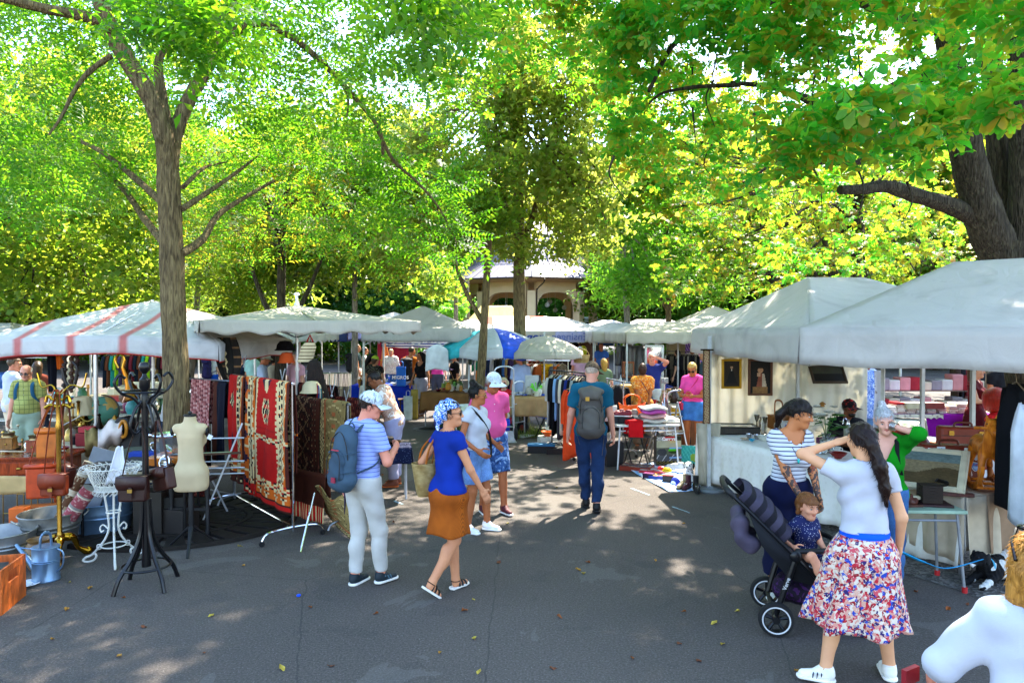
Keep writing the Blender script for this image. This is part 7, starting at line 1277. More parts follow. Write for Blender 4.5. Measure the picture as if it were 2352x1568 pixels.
# carpets on racks
CR,CC,CK,COg,CP,CB,CG=[lin(c)for c in('#b3120c','#d6bd8a','#140e14','#c85c12','#34182a','#4a1c12','#a5905c')]
def zig(u,v,fu,fv,ph=0):return(abs(((v*fv+ph)%1)-.5)*2)*fu
def diamonds(u,v,n,m,a,b,c):
 x,y=(u*n)%1-.5,(v*m)%1-.5;r=abs(x)+abs(y);return a if r<.2 else(b if r<.38 else c)
def kilim_border(u,v):
 x=u;k=int(v*70)+int(x*5)*3
 if x<.40:return CK if abs(x-.2-.1*(1 if(k%4)<2 else-1))<.07 else(COg if(k%9)==0 else CC)
 if x<.55:return CK if abs(x-.47-zig(0,v,.06,22))<.03 else CC
 if x<.8:return COg if(x-.55-zig(0,v,.15,11))>.02 else CC
 return CB
def kilim_main(u,v):
 if v>.94:return CB if int(v*160)%3 else CR
 if v>.86:return diamonds(u,v,4,26,CK,CC,COg)
 if .46<v<.50 or .80<v<.86:k=(int(u*18)*5+int(v*90)*3)%7;return CK if k==0 else(COg if k==1 else(CR if k==2 else CC))
 e=.02*(int(v*46)%2)
 if u<.05+e:return CC
 if u>.66-e:
  return CC if u<.70 else kilim_border((u-.70)/.30,v)
 if .02<v<.13 and abs(u-.33)<.16*(1-v/.13):return CP if abs(u-.33)>.05 else CC
 if .16<v<.37:
  w=.12*(1-abs(v-.265)/.105*.45)
  if abs(u-.33)<w:return CC if(int(u*60)+int(v*60))%4==0 or abs(abs(u-.33)-w)<.02 else(CK if int(v*28)%2 else CR)
 return CR if(int(v*200)%9)else tuple(x*.8 for x in CR)
def kilim_side(u,v):
 if v>.90:return diamonds(u,v,3,14,CC,CK,CB)
 if v>.78:k=(int(u*12)*5+int(v*70)*3)%6;return CK if k==0 else(COg if k<3 else CC)
 if u>.55:return kilim_border((u-.55)/.45,v)
 x,y=abs(u-.26),v-.26
 if x+abs(y)*1.6<.17:return CC if(int(u*40)+int(v*60))%3==0 else CK
 x,y=abs(u-.30),v-.62
 if x+abs(y)*1.6<.14:return CP
 return CR
def kilim_strip(u,v):
 if v>.9:return diamonds(u,v,3,14,CC,CK,CR)
 x=(v*5)%1
 if u<.3:return CP if abs(x-.5)<.28*(1-u/.3)+.05 else(CC if x<.1 else COg)
 return kilim_border((u-.3)/.7,v)
B1,B2,B3,B4=[lin(c)for c in('#2a120c','#4e2416','#8a6a4a','#1a0c0c')]
def rug_brown(u,v):
 if u<.06 or u>.94 or v>.95:return B2
 if u<.2 or u>.8 or v>.86:return diamonds(u,v,14,22,B3,B4,B2)
 k=(int(u*30)*7+int(v*44)*5)%13
 return B3 if k==0 or abs(abs(u-.5)-zig(0,v,.2,5))<.02 else(B2 if k<4 else B1)
G1,G2,G3,G4=[lin(c)for c in('#8a7444','#3a2c1c','#a85c34','#b8a26a')]
def rug_olive(u,v):
 if u<.04 or v>.97:return G2
 if u<.16 or v>.86:k=(int(u*60)*3+int(v*54)*5)%8;return G2 if k<3 else G4
 if u<.22 or v>.80:return G3
 y=(v*7)%1;x=abs(u-.55)
 if abs(y-.5-x*1.1)<.06 and x<.3:return G4
 if x<.06 and y<.3:return G3
 return G2 if(int(u*44)*5+int(v*60)*7)%17==0 else G1
def hang(A,B,t0,t1,h,zf,zb,cf,lab,nu=44,nv=80,bil=.03,ph=0,cat='carpet',flare=0,name='carpet'):
 A,B=Vector(A),Vector(B);e=B-A;n_=Vector((e.y,-e.x,0)).normalized();n_=n_ if n_.y<0 else-n_;Lf,Lb=h-zf,h-zb;tot=Lf+Lb
 def f(i,j):
  s_=j*tot-Lb;p=A+e*lerp(t0,t1,i);d=abs(s_);k=1 if s_>0 else-1;o=.028*min(1,d/.04)*k;w=bil*min(1,d/.5)*math.sin(i*7+ph+d*1.5)
  p=p+n_*(o+(abs(w)if k>0 else-abs(w))+flare*d*max(0,k));z=h+.014*(1-min(1,d/.03))-max(0,d-.03)-.03*math.sin(PI*i)*min(1,d)*.5
  return(p.x,p.y,z)
 def c(i,j):s_=j*tot-Lb;return cf(i,max(0,s_)/Lf)if s_>=0 else tuple(x*1.0 for x in cf(i,-s_/max(.01,Lb)*.8))
 return sheet(f,nu,nv,lab,cat,cf=c,solid=.009,name=name)
RA,RB=(-3.62,8.85,0),(-2.38,7.38,0)
rail(RA,RB,1.71,'chrome wheeled rack carrying the red kilims',foot=.34)
hang(RA,RB,-.02,.27,1.70,.34,.9,kilim_side,'red kilim with cream star medallion, farthest left on the chrome rack',ph=1)
hang(RA,RB,.29,.50,1.71,.28,.8,kilim_strip,'narrow folded kilim with orange black and cream zigzags',36,ph=2.5)
hang(RA,RB,.49,1.0,1.71,.26,.7,kilim_main,'large bright red kilim with dark medallion on the chrome rack',60,110,ph=.3)
QA,QB=(-2.85,8.75,0),(-1.86,7.72,0);rail(QA,QB,1.45,'low rack carrying the brown and olive carpets',METAL('#8a8c90',.35),cast=False)
hang(QA,QB,.0,.58,1.45,.10,.8,rug_brown,'dark brown oriental carpet hanging left of the olive one',60,90,ph=2)
hang(QA,QB,.60,1.0,1.46,.44,.7,rug_olive,'olive beige carpet with chevron medallions on the low rack',50,80,ph=1.2)
cs=[P(722,1118,7.75),P(800,1150,7.6),P(838,1200,7.45),G(812,1243),G(745,1190)+Vector((0,0,.1))]
def fl(i,j):a=cs[0].lerp(cs[1],i);b=cs[4].lerp(cs[3],i);p=a.lerp(b,j);p.z=max(.012,p.z+.05*math.sin(9*i+4*j)*(1-j));p.y-=.05*math.sin(PI*i);return p
sheet(fl,36,40,'olive carpet corner trailing down to the asphalt','carpet',cf=rug_olive,solid=.01)
hang((-2.75,8.3,0),(-1.95,7.65,0),.1,.8,.62,.05,.3,lambda u,v:B2 if v<.7 else(CR if int(u*40)%3 else CC),'dark red brown fringed carpet low under the rack',40,30)
m=MB();m.cyl(G(690,1268),P(722,1132,7.55),.012,n=8);single('metal_pole','thin chrome pole leaning against the olive carpet','pole',m,CHROME)
for k,(u,v,d)in enumerate(((560,838,9.1),(648,872,7.9),(762,905,8.2),(795,920,7.9))):
 m=MB();p=P(u,v,d);m.tube([p+Vector((-.02,0,.12)),p,p+Vector((.035,0,.13))],[.012,.016,.012],6,flat=.5);m.sph(p+Vector((0,0,-.02)),.016,8,5);single('clamp',['left','second','third','right'][k]+' grey clamp gripping a hung carpet','clamp',m,M('#9a9a9c',.5))
def pink_rug(u,v):k=(int(u*24)*5+int(v*50)*3)%9;return lin('#a8605c')if k<5 else(lin('#5a2a2c')if k<7 else lin('#c89a90'))
hang((-4.35,9.3,0),(-3.7,8.9,0),0,.55,1.62,.5,1.0,pink_rug,'dusty pink oriental rug hanging behind the dress form',36,60)
hang((-4.1,9.15,0),(-3.6,8.8,0),.35,.8,1.6,.55,1.1,lambda u,v:lin('#0e1020')if u>.3 else B2,'plain black runner hanging left of the red kilims',16,24)
rail((-4.45,9.35,0),(-3.6,8.83,0),1.62,'narrow rack with the pink and black rugs',METAL('#8a8c90',.35),cast=False)
for k,(u,w)in enumerate(((516,0),(528,1))):
 a,b=P(u-2,775,9.15),P(u+12,905,8.9);sheet(lambda i,j:a.lerp(b,j)+Vector(((i-.5)*.20*(.5+.9*math.sin(PI*min(1,j+.18))),.04*math.sin(6*i),0)),20,60,['black and cream woven runner hanging from the umbrella corner','dark patterned runner hanging beside the black and cream one'][k],'runner',cf=(lambda u_,v_:CC if(abs(u_-.35-zig(0,v_,.2,7))<.08 and v_>.2)else lin('#18140e'))if k==0 else(lambda u_,v_:lin('#201812')if int(v_*30)%5 else lin('#6a4a2c')))
def rug_red(u,v):k=(int(u*26)*5+int(v*40)*3)%11;return B4 if(u<.06 or u>.94)else(lin('#5a1410')if k<6 else(lin('#8a4a34')if k<8 else B1))
for k,(p0,p1,h_,zb,lab)in enumerate((((-3.15,10.1,0),(-2.45,9.5,0),1.5,.2,'dark red oriental carpet hanging behind the red kilim'),((-2.5,9.6,0),(-2.0,9.2,0),1.35,.15,'second dark red oriental carpet behind the olive one'),((-4.3,8.95,0),(-3.9,8.75,0),.95,.12,'low dark red carpet behind the dress form'))):hang(p0,p1,0,1,h_,zb,.5,rug_red,lab,40,50,ph=k)
t=thing('woven_bag','striped woven bag hanging above the dark fur bag','bag',P(712,785,8.9));m=MB();m.grid(lambda i,j:(math.cos(2*PI*i)*.10*(.55+.45*min(1,j*4))-.07*j,math.sin(2*PI*i)*.04,-.26*j),24,24,cf=lambda u,v:lin('#c8b48c')if int(v*18)%3 else lin('#4a3420'));build('bag_body',m,TINT(),t);m=MB();m.tube([(-.04,0,.0),(0,0,.09),(.04,0,0)],.012,6);build('strap',m,FAB('#8a1c18'),t)
m=MB();q=random.Random(2);c=P(722,885,8.8)
sdf=SD();sdf.cone(c+Vector((.0,0,.25)),c+Vector((.05,0,-.18)),.09,.15,.05,None,(1,.6,1));V,Q=sdf.mesh(.014);fb=quad_mesh('fur_bag',[(V,Q,0)],[M('#1c120c',.9,bump=.9,bs=120)],None);tag(fb,'dark brown fur bag hanging from the umbrella pole','bag')
m=MB()
for k in range(420):
 v_=V[q.randrange(len(V))];m.add([(v_[0]-.005,v_[1],v_[2]),(v_[0]+.005,v_[1],v_[2]),(v_[0]+q.uniform(-.02,.02),v_[1]-.025,v_[2]-.05)],[(0,1,2)])
build('fur',m,M('#2c1c12',.9),fb,smooth=False)
for k,(u,v,d,r_,c1,lab)in enumerate(((658,828,9.6,.10,'#b8481c','orange red round hat on the carpet rack'),(716,896,8.6,.12,'#c8b48c','cream felt hat lying on the brown carpet'),(655,800,10.4,.13,'#141014','black floppy hat behind the red kilim'))):m=MB();m.lathe([(r_*1.25,-.03),(r_,0),(r_*.92,.06),(r_*.6,.11),(0,.12)],n=20);single('hat',lab,'hat',m,FAB(c1),loc=P(u,v,d))
for k in range(5):m=MB();a=P(728+k*3,880+k*4,8.5);m.tube(bez([a,a+Vector((.01,0,-.1)),a+Vector((-.01,0,-.22-.02*k))],6),.007,5);single('tassel',seq(['dark red','blue','cream','teal','brown'][k]+' tassel','hanging beside the fur bag'),'tassel',m,FAB(['#8a1c20','#2c4a7c','#c8b89a','#2a6a68','#5a3420'][k]))
t=table('little folding table under a navy cloth behind the capped man',on(898,9.3,0),.5,.42,.70,.2,'#cccccc','#c8c8cc');drape('navy polka dotted cloth on the little table',on(898,9.3,0),.52,.44,.70,.2,(.2,.24,.1,.14),dots('navy_cloth','#8a9ac8','#0f1838',55,.15))
box(on(885,9.25,.71),(.2,.16,.12),'#2a2018','dark wooden box on the navy cloth','box',.3);small('bowl',on(905,9.25,.71),'#b08a4a','on the navy cloth',1,1)
box(on(795,9.7,.62),(.55,.4,.14),'#b0782c','open wooden drawer box of trinkets behind the capped man','box',.5,mat=WOOD('#b07828'));table('low trestle under the trinket drawer',on(795,9.7,0),.7,.5,.62,.5,'#7a6a54','#6a5a44')
t=thing('necklace_stand','necklace stand with many hanging bead strings','necklace stand',on(757,12.6,0));m=MB();m.cyl((0,0,0),(0,0,1.5),.014);m.tube([(-.42,0,1.48),(.42,0,1.48)],.01,6);build('frame',m,STEEL,t);m=MB();m.lathe([(.2,0),(.2,.02),(.03,.05),(0,.05)],n=16);build('base',m,BLK,t);q=random.Random(3)
for k in range(15):x=-.38+k*.054;m=MB();L=q.uniform(.35,.62);m.tube(bez([(x-.012,-.02,1.47),(x-.016,-.02,1.47-L*.6),(x,-.02,1.47-L),(x+.016,-.02,1.47-L*.6),(x+.012,-.02,1.47)],14),.008,5);build('bead_string',m,M(['#c8b890','#d0b888','#2a7a78','#4a3020','#b0a080','#20180f','#7a6a50'][k%7],.4),t)
m=MB();p=on(787,11.5,0);m.lathe([(.2,0),(.18,.02),(.03,.05),(.03,.5),(0,.5)],n=16);m.sph((0,0,.62),(.10,.12,.14));single('display_stand','dark display stand with a carved mask near the path','stand',m,M('#1c1814',.5),loc=p)
table('small round topped table with white crockery behind the kilims',on(700,15.5,0),1.6,.7,.95,0,'#c0a484','#6a4a34');fill('on the crockery table behind the kilims',(660,735),15.4,.95,8,12,('cup','bowl','plate','jug','bottle'),cols=['#d8dce0','#c8ccd4','#3a5ac8','#e0e0e0','#a8442c'])
# middle stalls
popup('navy market umbrella with soft drink lettering far behind the kilims',on(660,22,0),4.6,3,0,2.28,2.75,.3,.36,M('#1c2a58',.7),legs=(),frame=False,pole=(0,0),name='market_umbrella',cat='market umbrella')
for k,(u,s_,w)in enumerate(((585,.22,.8),(648,.34,1.0),(715,.3,1.0))):o=text('PEPSI',s_,on(u,20.42,2.08),M('#a8b4c8' if k else '#7a86a0',.6),None,sx=w*1.15,bold=.006);o.parent=[x for x in COL.objects if x.name.startswith('market_umbrella')and 'navy' in x['label']][0];o.matrix_parent_inverse=Matrix.Translation(-Vector(o.parent.location))
t=[x for x in COL.objects if x.name.startswith('market_umbrella')and 'navy' in x['label']][0]
m=MB();pp=on(615,20.43,2.08)-Vector(t.location);m.prism([(math.cos(a)*.13,math.sin(a)*.13)for a in np.linspace(0,PI,12)],.01,Matrix.Translation(pp)@Matrix.Rotation(PI/2,4,'X'));build('emblem',m,M('#b8202c',.5),t);m=MB();m.prism([(math.cos(a)*.13,math.sin(a)*.13-.03)for a in np.linspace(PI,2*PI,12)],.01,Matrix.Translation(pp)@Matrix.Rotation(PI/2,4,'X'));build('emblem',m,M('#2c50b0',.5),t)
popup('white pointed tent in the middle left with peak above glassware',(-2.2,16.9),2.5,2.5,0,2.30,2.86,.06,.30,GREY_C,pw=1.05)
table('long table under a royal blue cloth with glassware',on(892,18.9,0),1.9,.8,.75,0);drape('royal blue cloth on the glassware table',on(892,18.9,0),1.94,.84,.755,0,(.72,.7,.3,.7),FAB('#0c2c9c'),seed=5)
fill('on the royal blue table',(838,945),18.7,.765,12,21,('glass','goblet','jar','bowl','plate','bottle'),cols=['#c8d4d8','#e0e4e8','#b8c8d0'])
table('small low brown table in front of the blue cloth',on(945,17.6,0),.7,.4,.5,.2,'#4a3020','#3a2418');tote(on(937,17.2,0),'white paper carrier bag hanging by the small brown table','#d4dcd8',.22,.6,.12,0,None);tote(on(952,17.4,0),'tall mustard bag standing beside the tank top woman','#b09a40',.18,.75,.12)
tote(on(921,18.3,.765),'blue plastic carrier bag with white lettering on the glassware table','#0f62c0',.26,.52,.14,-.1,'MIGROS',handle=True)
table('brown clothed table corner with jewellery',on(1046,16.3,0),1.25,1.0,.80,R(-24));drape('draped brown velvet cloth on the jewellery table',on(1046,16.3,0),1.28,1.04,.805,R(-24),(.42,.5,.3,.5),FAB('#7a5430'),seed=7,fold=.03)
fill('on the brown velvet table',(1005,1085),16.2,.815,14,31,('bowl','tin','vase','cup','jar','box'),.5,.9,.35);q=random.Random(4)
fill('among the green bundles on the brown table',(1015,1060),16.5,.815,7,33,('vase','jug','jar'),.8,1.1,.1,['#6a7a30','#8a9a3c','#4a6a30','#a8a850'])
tote(on(1013,16.2,0),'blue plastic sack under the brown velvet table','#0f2a9c',.35,.3,.25,.3,handle=False);tote(on(1032,15.9,0),'dark green sack under the brown velvet table','#0c3428',.5,.45,.35,handle=False)
m=MB();m.lathe([(.66,.70),(.66,.74),(.58,.745),(.58,.72),(.56,.70),(.56,.705),(0,.705)],n=36);t=thing('round_table','round white rimmed garden table behind the pink polo man','table',on(1095,13.6,0));build('tabletop',m,M('#c4c8c4',.4),t)
for k in range(4):a=.6+PI/2*k;m=MB();m.cyl((.5*math.cos(a),.5*math.sin(a),.71),(.45*math.cos(a),.45*math.sin(a),0),.016);build('leg',m,WPOLE,t)
tote(on(1152,14.2,0),'bright blue carrier bag on the grass edge','#0f3cc8',.34,.42,.2,.2);tote(on(1168,14.6,0),'red and blue bag beside the bright blue carrier','#b01c24',.2,.4,.16,.1);tote(on(1160,15.2,0),'lime green bag hanging behind the blue carriers','#a8b83c',.3,.3,.1);tote(on(1172,14.0,0),'clear plastic bag lying by the grass','#c8ccd0',.25,.2,.2,handle=False)
popup('white tent with a pink cloth back wall, far middle left',on(905,25,0),3.4,3,0,2.35,2.9,.1,.35,WHITE_C);w0,w1=P(862,790,24.2),P(942,868,24.2)
m=MB();m.grid(lambda i,j:(lerp(w0.x,w1.x,i),24.6+.03*math.sin(20*i),lerp(w1.z,w0.z+.05,j)),24,10);single('back_wall','raspberry pink cloth wall of the far tent','cloth wall',m,CANVAS('pink_cloth','#e2486e',.4),solid=.006,ang=0)
BW=STRIPES('deck_stripe','#dcdfe6','#1c2c86',.085,.5)
for k,(u,d)in enumerate(((958,24.5),(1018,24),(1062,25))):parasol(['left','middle','right'][k]+' blue and white striped scalloped parasol',on(u,d,0),1.25,2.0,2.35,[BW],8,.36,.03)
t=thing('easel','tall orange wooden easel beside the pink cloth wall','easel',on(884,22.6,0));wm=WOOD('#b8641c')
for p,q_ in(((-.3,0,0),(-.05,0,1.7)),((.35,0,0),(.05,0,1.7)),((0,.5,0),(0,.05,1.7))):m=MB();m.tube([p,q_],.03,5);build('leg',m,wm,t)
m=MB();m.box((0,-.03,.8),(.7,.06,.05));m.box((0,0,1.4),(.05,.05,1.1));build('ledge',m,wm,t)
garment(P(1004,783,15.4),0,'#d2d6dc','white canvas jacket hanging from the middle tent edge',.48,.55,.1,.0,hook=False)
m=MB();p=P(1082,818,15.7);m.lathe([(.05,-.2),(.07,-.18),(.13,.12),(.14,.13),(.13,.13),(.06,-.15)],n=18);single('colander','silver bucket hanging at the tent leg','bucket',m,METAL('#c0c4cc',.2),loc=p)
m=MB();p=P(984,846,18.2);m.lathe([(.0,.07),(.1,.055),(.25,0),(.26,-.005),(.25,-.005),(.1,.045)],n=20,sy=.5);single('straw_hat','violet wide brimmed hat held up at the jewellery table','hat',m,FAB('#5a4a6a'),loc=P(1022,848,18.4))
# centre
CY=[M('#28a8b4',.6),CANVAS('parasol_white','#d8dce0',.35),M('#1c50d0',.6),CANVAS('parasol_white2','#d0d6da',.35)]
parasol('turquoise blue and white beach parasol by the slim tree',on(1132,16.2,0),1.28,1.86,2.32,CY,8,.26,.06)
parasol('big plain cream parasol over the beige clothed table',on(1250,15.6,0),.92,1.78,2.14,[CREAM_C],8,.15,.02)
t=table('folding table under a beige cloth below the cream parasol',on(1222,14.9,0),1.05,.7,.84,R(-4),'#b8b0a0','#b0b0b4',fold=True);drape('beige cloth hanging over the corner of the parasol table',on(1222,14.9,0),1.08,.74,.845,R(-4),(.42,.2,.1,.42),FAB('#b08a60'),seed=9,fold=.03)
fill('on the beige parasol table',(1178,1268),14.75,.855,11,41,('cup','bowl','plate','vase','jar','box'),.7,1.1,.15,['#d8d4c8','#e0ddd4','#c8c0b0','#e4e4e4','#d0c8b8','#2050c0'])
box(on(1222,15.1,.855),(.3,.05,.42),'#c4c4c0','white picture board with a black handle on the parasol table','board');small('bottle',on(1240,14.95,.855),'#1c241c','',1.5,lab='slim dark green bottle on the parasol table');small('vase',on(1252,14.8,.855),'#cfc8b4','',1.3,lab='cream bulbous vase on the parasol table')
t=thing('potted_plant','small potted plant with bright lime leaves on the parasol table','potted plant',on(1232,14.65,.855));m=MB()
for k in range(9):a=k*.8;m.add([Vector((0,0,.1)),Vector((.10*math.cos(a),.03,.24+.05*math.sin(a))),Vector((.14*math.cos(a+.2),.02,.2+.1*math.sin(a)))],[(0,1,2)])
build('leaves',m,M('#6ad020',.5),t,smooth=False);m=MB();m.lathe([(0,0),(.05,0),(.06,.1),(.055,.11),(0,.1)],n=14);build('pot',m,M('#c8c0a8',.6),t)
def handtruck(c,lab,rz=0,h=1.15,col='#c8ccd0',wc='#1c1c1e'):
 t=thing('hand_truck',lab,'hand truck',c,rz)
 m=MB();m.tube(bez([(-.2,0,.05),(-.2,.02,h*.8),(-.16,.0,h),(.16,0,h),(.2,.02,h*.8),(.2,0,.05)],24),.016,8);m.tube([(-.2,0,.3),(.2,0,.3)],.012,6);m.tube([(-.2,0,.7),(.2,0,.7)],.012,6);build('frame',m,M(col,.3,.6),t);m=MB();m.box((0,-.13,.02),(.42,.28,.012));build('toe_plate',m,M(col,.4,.5),t)
 for x in(-.24,.24):m=MB();m.lathe([(.06,-.03),(.13,-.035),(.15,-.02),(.15,.02),(.13,.035),(.06,.03)],(x,.08,.15),22,M4=Matrix.Rotation(PI/2,4,'Y'));w=build('wheel',m,M(wc,.8),t);m=MB();m.lathe([(0,-.032),(.06,-.034),(.085,-.02),(.085,.02),(.06,.034),(0,.032)],(x,.08,.15),18,M4=Matrix.Rotation(PI/2,4,'Y'));build('rim',m,M('#8a2c24',.5),w)
handtruck(on(1192,14.6,0),'hand truck with black rubber wheels under the parasol table',.9);handtruck(on(1158,13.9,0),'shiny aluminium hand truck with high handles by the tree',.2,1.5)
t=thing('folding_chair','folding camp chair with blue seat behind the parasol table','chair',on(1262,14.4,0),.4)
for x in(-.22,.22):m=MB();m.tube([(x,-.22,0),(x,.22,.46)],.012,6);build('leg',m,BLK,t);m=MB();m.tube([(x,.22,0),(x,-.22,.46)],.012,6);build('leg',m,BLK,t);m=MB();m.tube([(x,.22,.46),(x,.28,.85)],.012,6);build('back_post',m,BLK,t)
m=MB();m.grid(lambda i,j:((i-.5)*.46,(j-.5)*.44,.45-.04*math.sin(PI*i)),8,6);build('seat',m,FAB('#2448a8'),t,solid=.006);m=MB();m.grid(lambda i,j:((i-.5)*.46,.25+.03*j,.6+.24*j),8,4);build('backrest',m,FAB('#2448a8'),t,solid=.006)
box(on(1262,13.6,0),(.42,.3,.16),'#c8c8c4','low white crate on the ground by the hand truck','crate',.2);small('bowl',on(1258,13.6,.16),'#d8601c','',1.4,lab='orange bowl on the low white crate');box(on(1244,12.7,0),(.5,.22,.14),'#15161a','long black case lying at the edge of the path','case',-.1,lid='#1c6a9c');tote(on(1272,14.0,.0),'white mesh laundry basket beside the camp chair','#ccccc0',.34,.38,.28,handle=False)
box(on(1285,12.6,0),(.5,.26,.10),'#17171a','flat black case under the dark clothes rail','case',.05)
a,b=on(1203,17.2,0),on(1305,17.0,0);rail(a,b,1.5,'clothes rail with the yellow patterned skirt')
YEL=floral('yellow_print','#c8860c',['#e0a010','#3a2a0c','#d89410','#e8b020','#b8780c','#e0a010'],40,.6)
for k,(u,rz_,col,lab,w,h,sk,mt)in enumerate(((1212,.9,'#8a3a1c','rust brown leather jacket at the left end of the yellow skirt rail',.45,.75,0,None),(1222,.5,'#6a2a14','dark red brown jacket beside the rust jacket',.45,.8,0,None),(1232,.7,'#d0d0cc','white blouse left of the yellow skirt',.42,.8,0,None),(1241,.8,'#9a4a1c','brown suede shirt next to the yellow skirt',.42,.85,0,None),(1256,.05,'#d8920c','long yellow skirt with dark print on the rail',.48,.95,1,YEL),(1276,.9,'#4a4650','grey checked shirt right of the yellow skirt',.42,.7,0,grid_cloth('grey_check','#6a6670','#4a4650','#2a2630',.05)),(1284,.9,'#b0521c','orange brown bag and shirt on the rail end',.4,.7,0,None),(1292,.9,'#5a4a3a','taupe coat at the right end of the yellow skirt rail',.42,.9,0,None))):garment(on(u,17.1,1.49),rz_,col,lab,w,h,.10 if not sk else .16,0 if sk else .35,mat=mt,skirt=sk)
a,b=on(1268,12.9,0),on(1345,12.0,0);rail(a,b,1.52,'black clothes rail full of dark garments in front of the parasol',BLK)
gl=[('#b4b0a8',.9),('#101014',.95),('#0e0e12',1.05),('#7aa0cc',.75),('#3a3c44',1.1),('#d0c8b4',1.0),('#14161c',.9),('#1c2a6c',.85),('#101014',.8),('#8a9490',.85),('#101216',.9),('#15151a',.85)]
for k,(col,h)in enumerate(gl):f=k/11;p=Vector(a).lerp(Vector(b),.02+.9*f);garment(Vector((p.x,p.y,1.51)),R(62),col,seq(cname(col)+' garment','on the black front rail'),.44,h,.09,.42)
garment(on(1328,11.3,1.42),R(20),'#d8441c','long bright orange coat behind the teal shirted man',.5,1.15,.14,.55)
garment(on(1418,12.4,1.35),R(30),'#141418','black padded jacket hanging right of the teal shirted man',.5,.8,.16,.5);garment(on(1404,12.8,1.3),R(60),'#1c1c22','dark blouse behind the black padded jacket',.42,.75,.1,.4)
rail(on(1395,12.9,0),on(1432,12.1,0),1.36,'short rail with black jackets',METAL('#9a9a9c',.4))
for k,(u,d,col,lab)in enumerate(((1150,18,'#1c1a1c','left'),(1156,18,'#2a2a2e','second'),(1162,18,'#3a6ab0','third'),(1168,18,'#a88a58','fourth'),(1174,18,'#2a1a3c','fifth'),(1142,18,'#24262a','sixth'),(1136,18,'#b8bcc0','seventh'))):garment(on(u,d,1.62),R(70),col,seq(cname(col)+' garment','on the rail under the beach parasol'),.42,.95,.1,.4)
rail(on(1128,18,0),on(1180,18,0),1.63,'clothes rail under the beach parasol')
for k,(u,v,col,lab)in enumerate(((1112,870,'#7a1c1c','dark red garment hanging behind the slim tree'),(1122,842,'#2a3cd0','royal blue blouse hanging behind the slim tree'),(1110,838,'#d8781c','orange top hanging above the royal blue blouse'),(1135,838,'#1c2440','navy garment hanging behind the beach parasol pole'),(1100,815,'#0c6a4a','green cloth hanging at the tent leg'))):garment(P(u,v-22,19),.2*k,col,lab,.5,.6,.1,.25,hook=False)
table('table under pink cloth behind the slim tree',on(1135,19,0),1.2,.7,.8,0);drape('dusty pink cloth on the table behind the slim tree',on(1135,19,0),1.22,.72,.8,0,(.7,.5,.2,.5),FAB('#a8707c'));fill('on the dusty pink table',(1110,1160),18.9,.81,6,51)
table('pale green table with linens behind the pink polo man',on(1140,15.4,0),1.0,.6,.72,0);drape('pale green cloth behind the pink polo man',on(1140,15.4,0),1.02,.64,.725,0,(.6,.4,.1,.4),FAB('#8aa08a'))
fill('on the pale green cloth',(1108,1165),15.3,.735,6,52,('bowl','box','plate','cup'));drape('crumpled bright blue cloth on the green table',on(1118,15.6,0),.35,.3,.95,.3,(.25,.2,.1,.2),FAB('#0c3cd0'),fold=.04)
ENS=popup('large white canopy with blue lettering on its valance, centre',on(1262,24.6,0),4.4,3.2,R(2),2.22,2.72,1.0,.40,WHITE_C,legs=(0,1),scal=.04,frame=False,sp=.4,name='market_canopy',cat='canopy')
text('Ensinger',.40,(-1.1,-1.66,2.02),M('#1c3f9c',.6),ENS,sx=1.15,bold=.008);m=MB();m.box((.55,-1.640,2.03),(1.0,.012,.36));build('pale_panel',m,M('#a8a8d4',.7),ENS);o=text('Ensinger',.34,(.55,-1.655,2.03),M('#6a74b8',.6),ENS,sx=-1.05,bold=.004);o=text('Ensinger',.24,(1.75,-1.66,2.03),M('#8a8a98',.6),ENS,sx=-.8,bold=.002)
for u,col,lab in((1320,'#1c1c20','dark coat'),(1305,'#3a2c28','brown coat'),(1345,'#5a3c2c','rust coat'),(1230,'#6a2a1c','red brown coat'),(1290,'#26262c','black coat')):garment(on(u,25.6,1.9),.4,col,lab+' hanging under the lettered canopy',.55,1.0,.15,.5)
m=MB();m.sph((0,0,0),(.12,.12,.2),12,8);single('float','yellow float hanging under the lettered canopy','float',m,M('#c8d010',.4),loc=P(1340,806,23.5))
STR_O=CANVAS('orange_stripe','#d0cfca',.35,lambda t,cc:t.mix(t.gt(t.ma('FRACT',t.ma('MULTIPLY',t.ma('ADD',t.xyz()[0],10),.45)),.72),cc,(.60,.10,.05)))
popup('canopy with orange striped valance behind the knotty linden',on(1190,30,0),6.5,3,0,2.25,2.85,2.5,.5,STR_O,frame=False);popup('pale yellow ridge tent behind the slim leaning tree',on(1140,34,0),3.2,3,0,2.5,3.45,1.5,.3,CANVAS('yellow_canvas','#d8c880',.45),frame=False)
popup('white scalloped canopy running along the right middle stalls',on(1520,19.6,0),2.75,3.0,R(3),2.20,2.5,1.2,.32,CREAM_C,legs=(0,1),scal=.04,frame=False,sp=.35,name='market_canopy',cat='canopy');popup('narrow white canopy between lettered and scalloped canopies',on(1418,22.5,0),2.0,3,0,2.22,2.5,.6,.36,WHITE_C,legs=(0,1),frame=False,name='market_canopy',cat='canopy')
popup('bright white pointed tent left of the big grey tent',on(1638,21.5,0),3,3,0,2.32,3.02,.06,.3,WHITE_C);popup('grey ridge tent far behind the right middle stalls',on(1500,33,0),3.4,3,0,2.35,2.75,1.6,.3,GREY_C,frame=False);popup('second grey tent far behind near the pale leaning trunk',on(1395,35,0),3.2,3,0,2.35,2.75,.5,.3,GREY_C,frame=False)
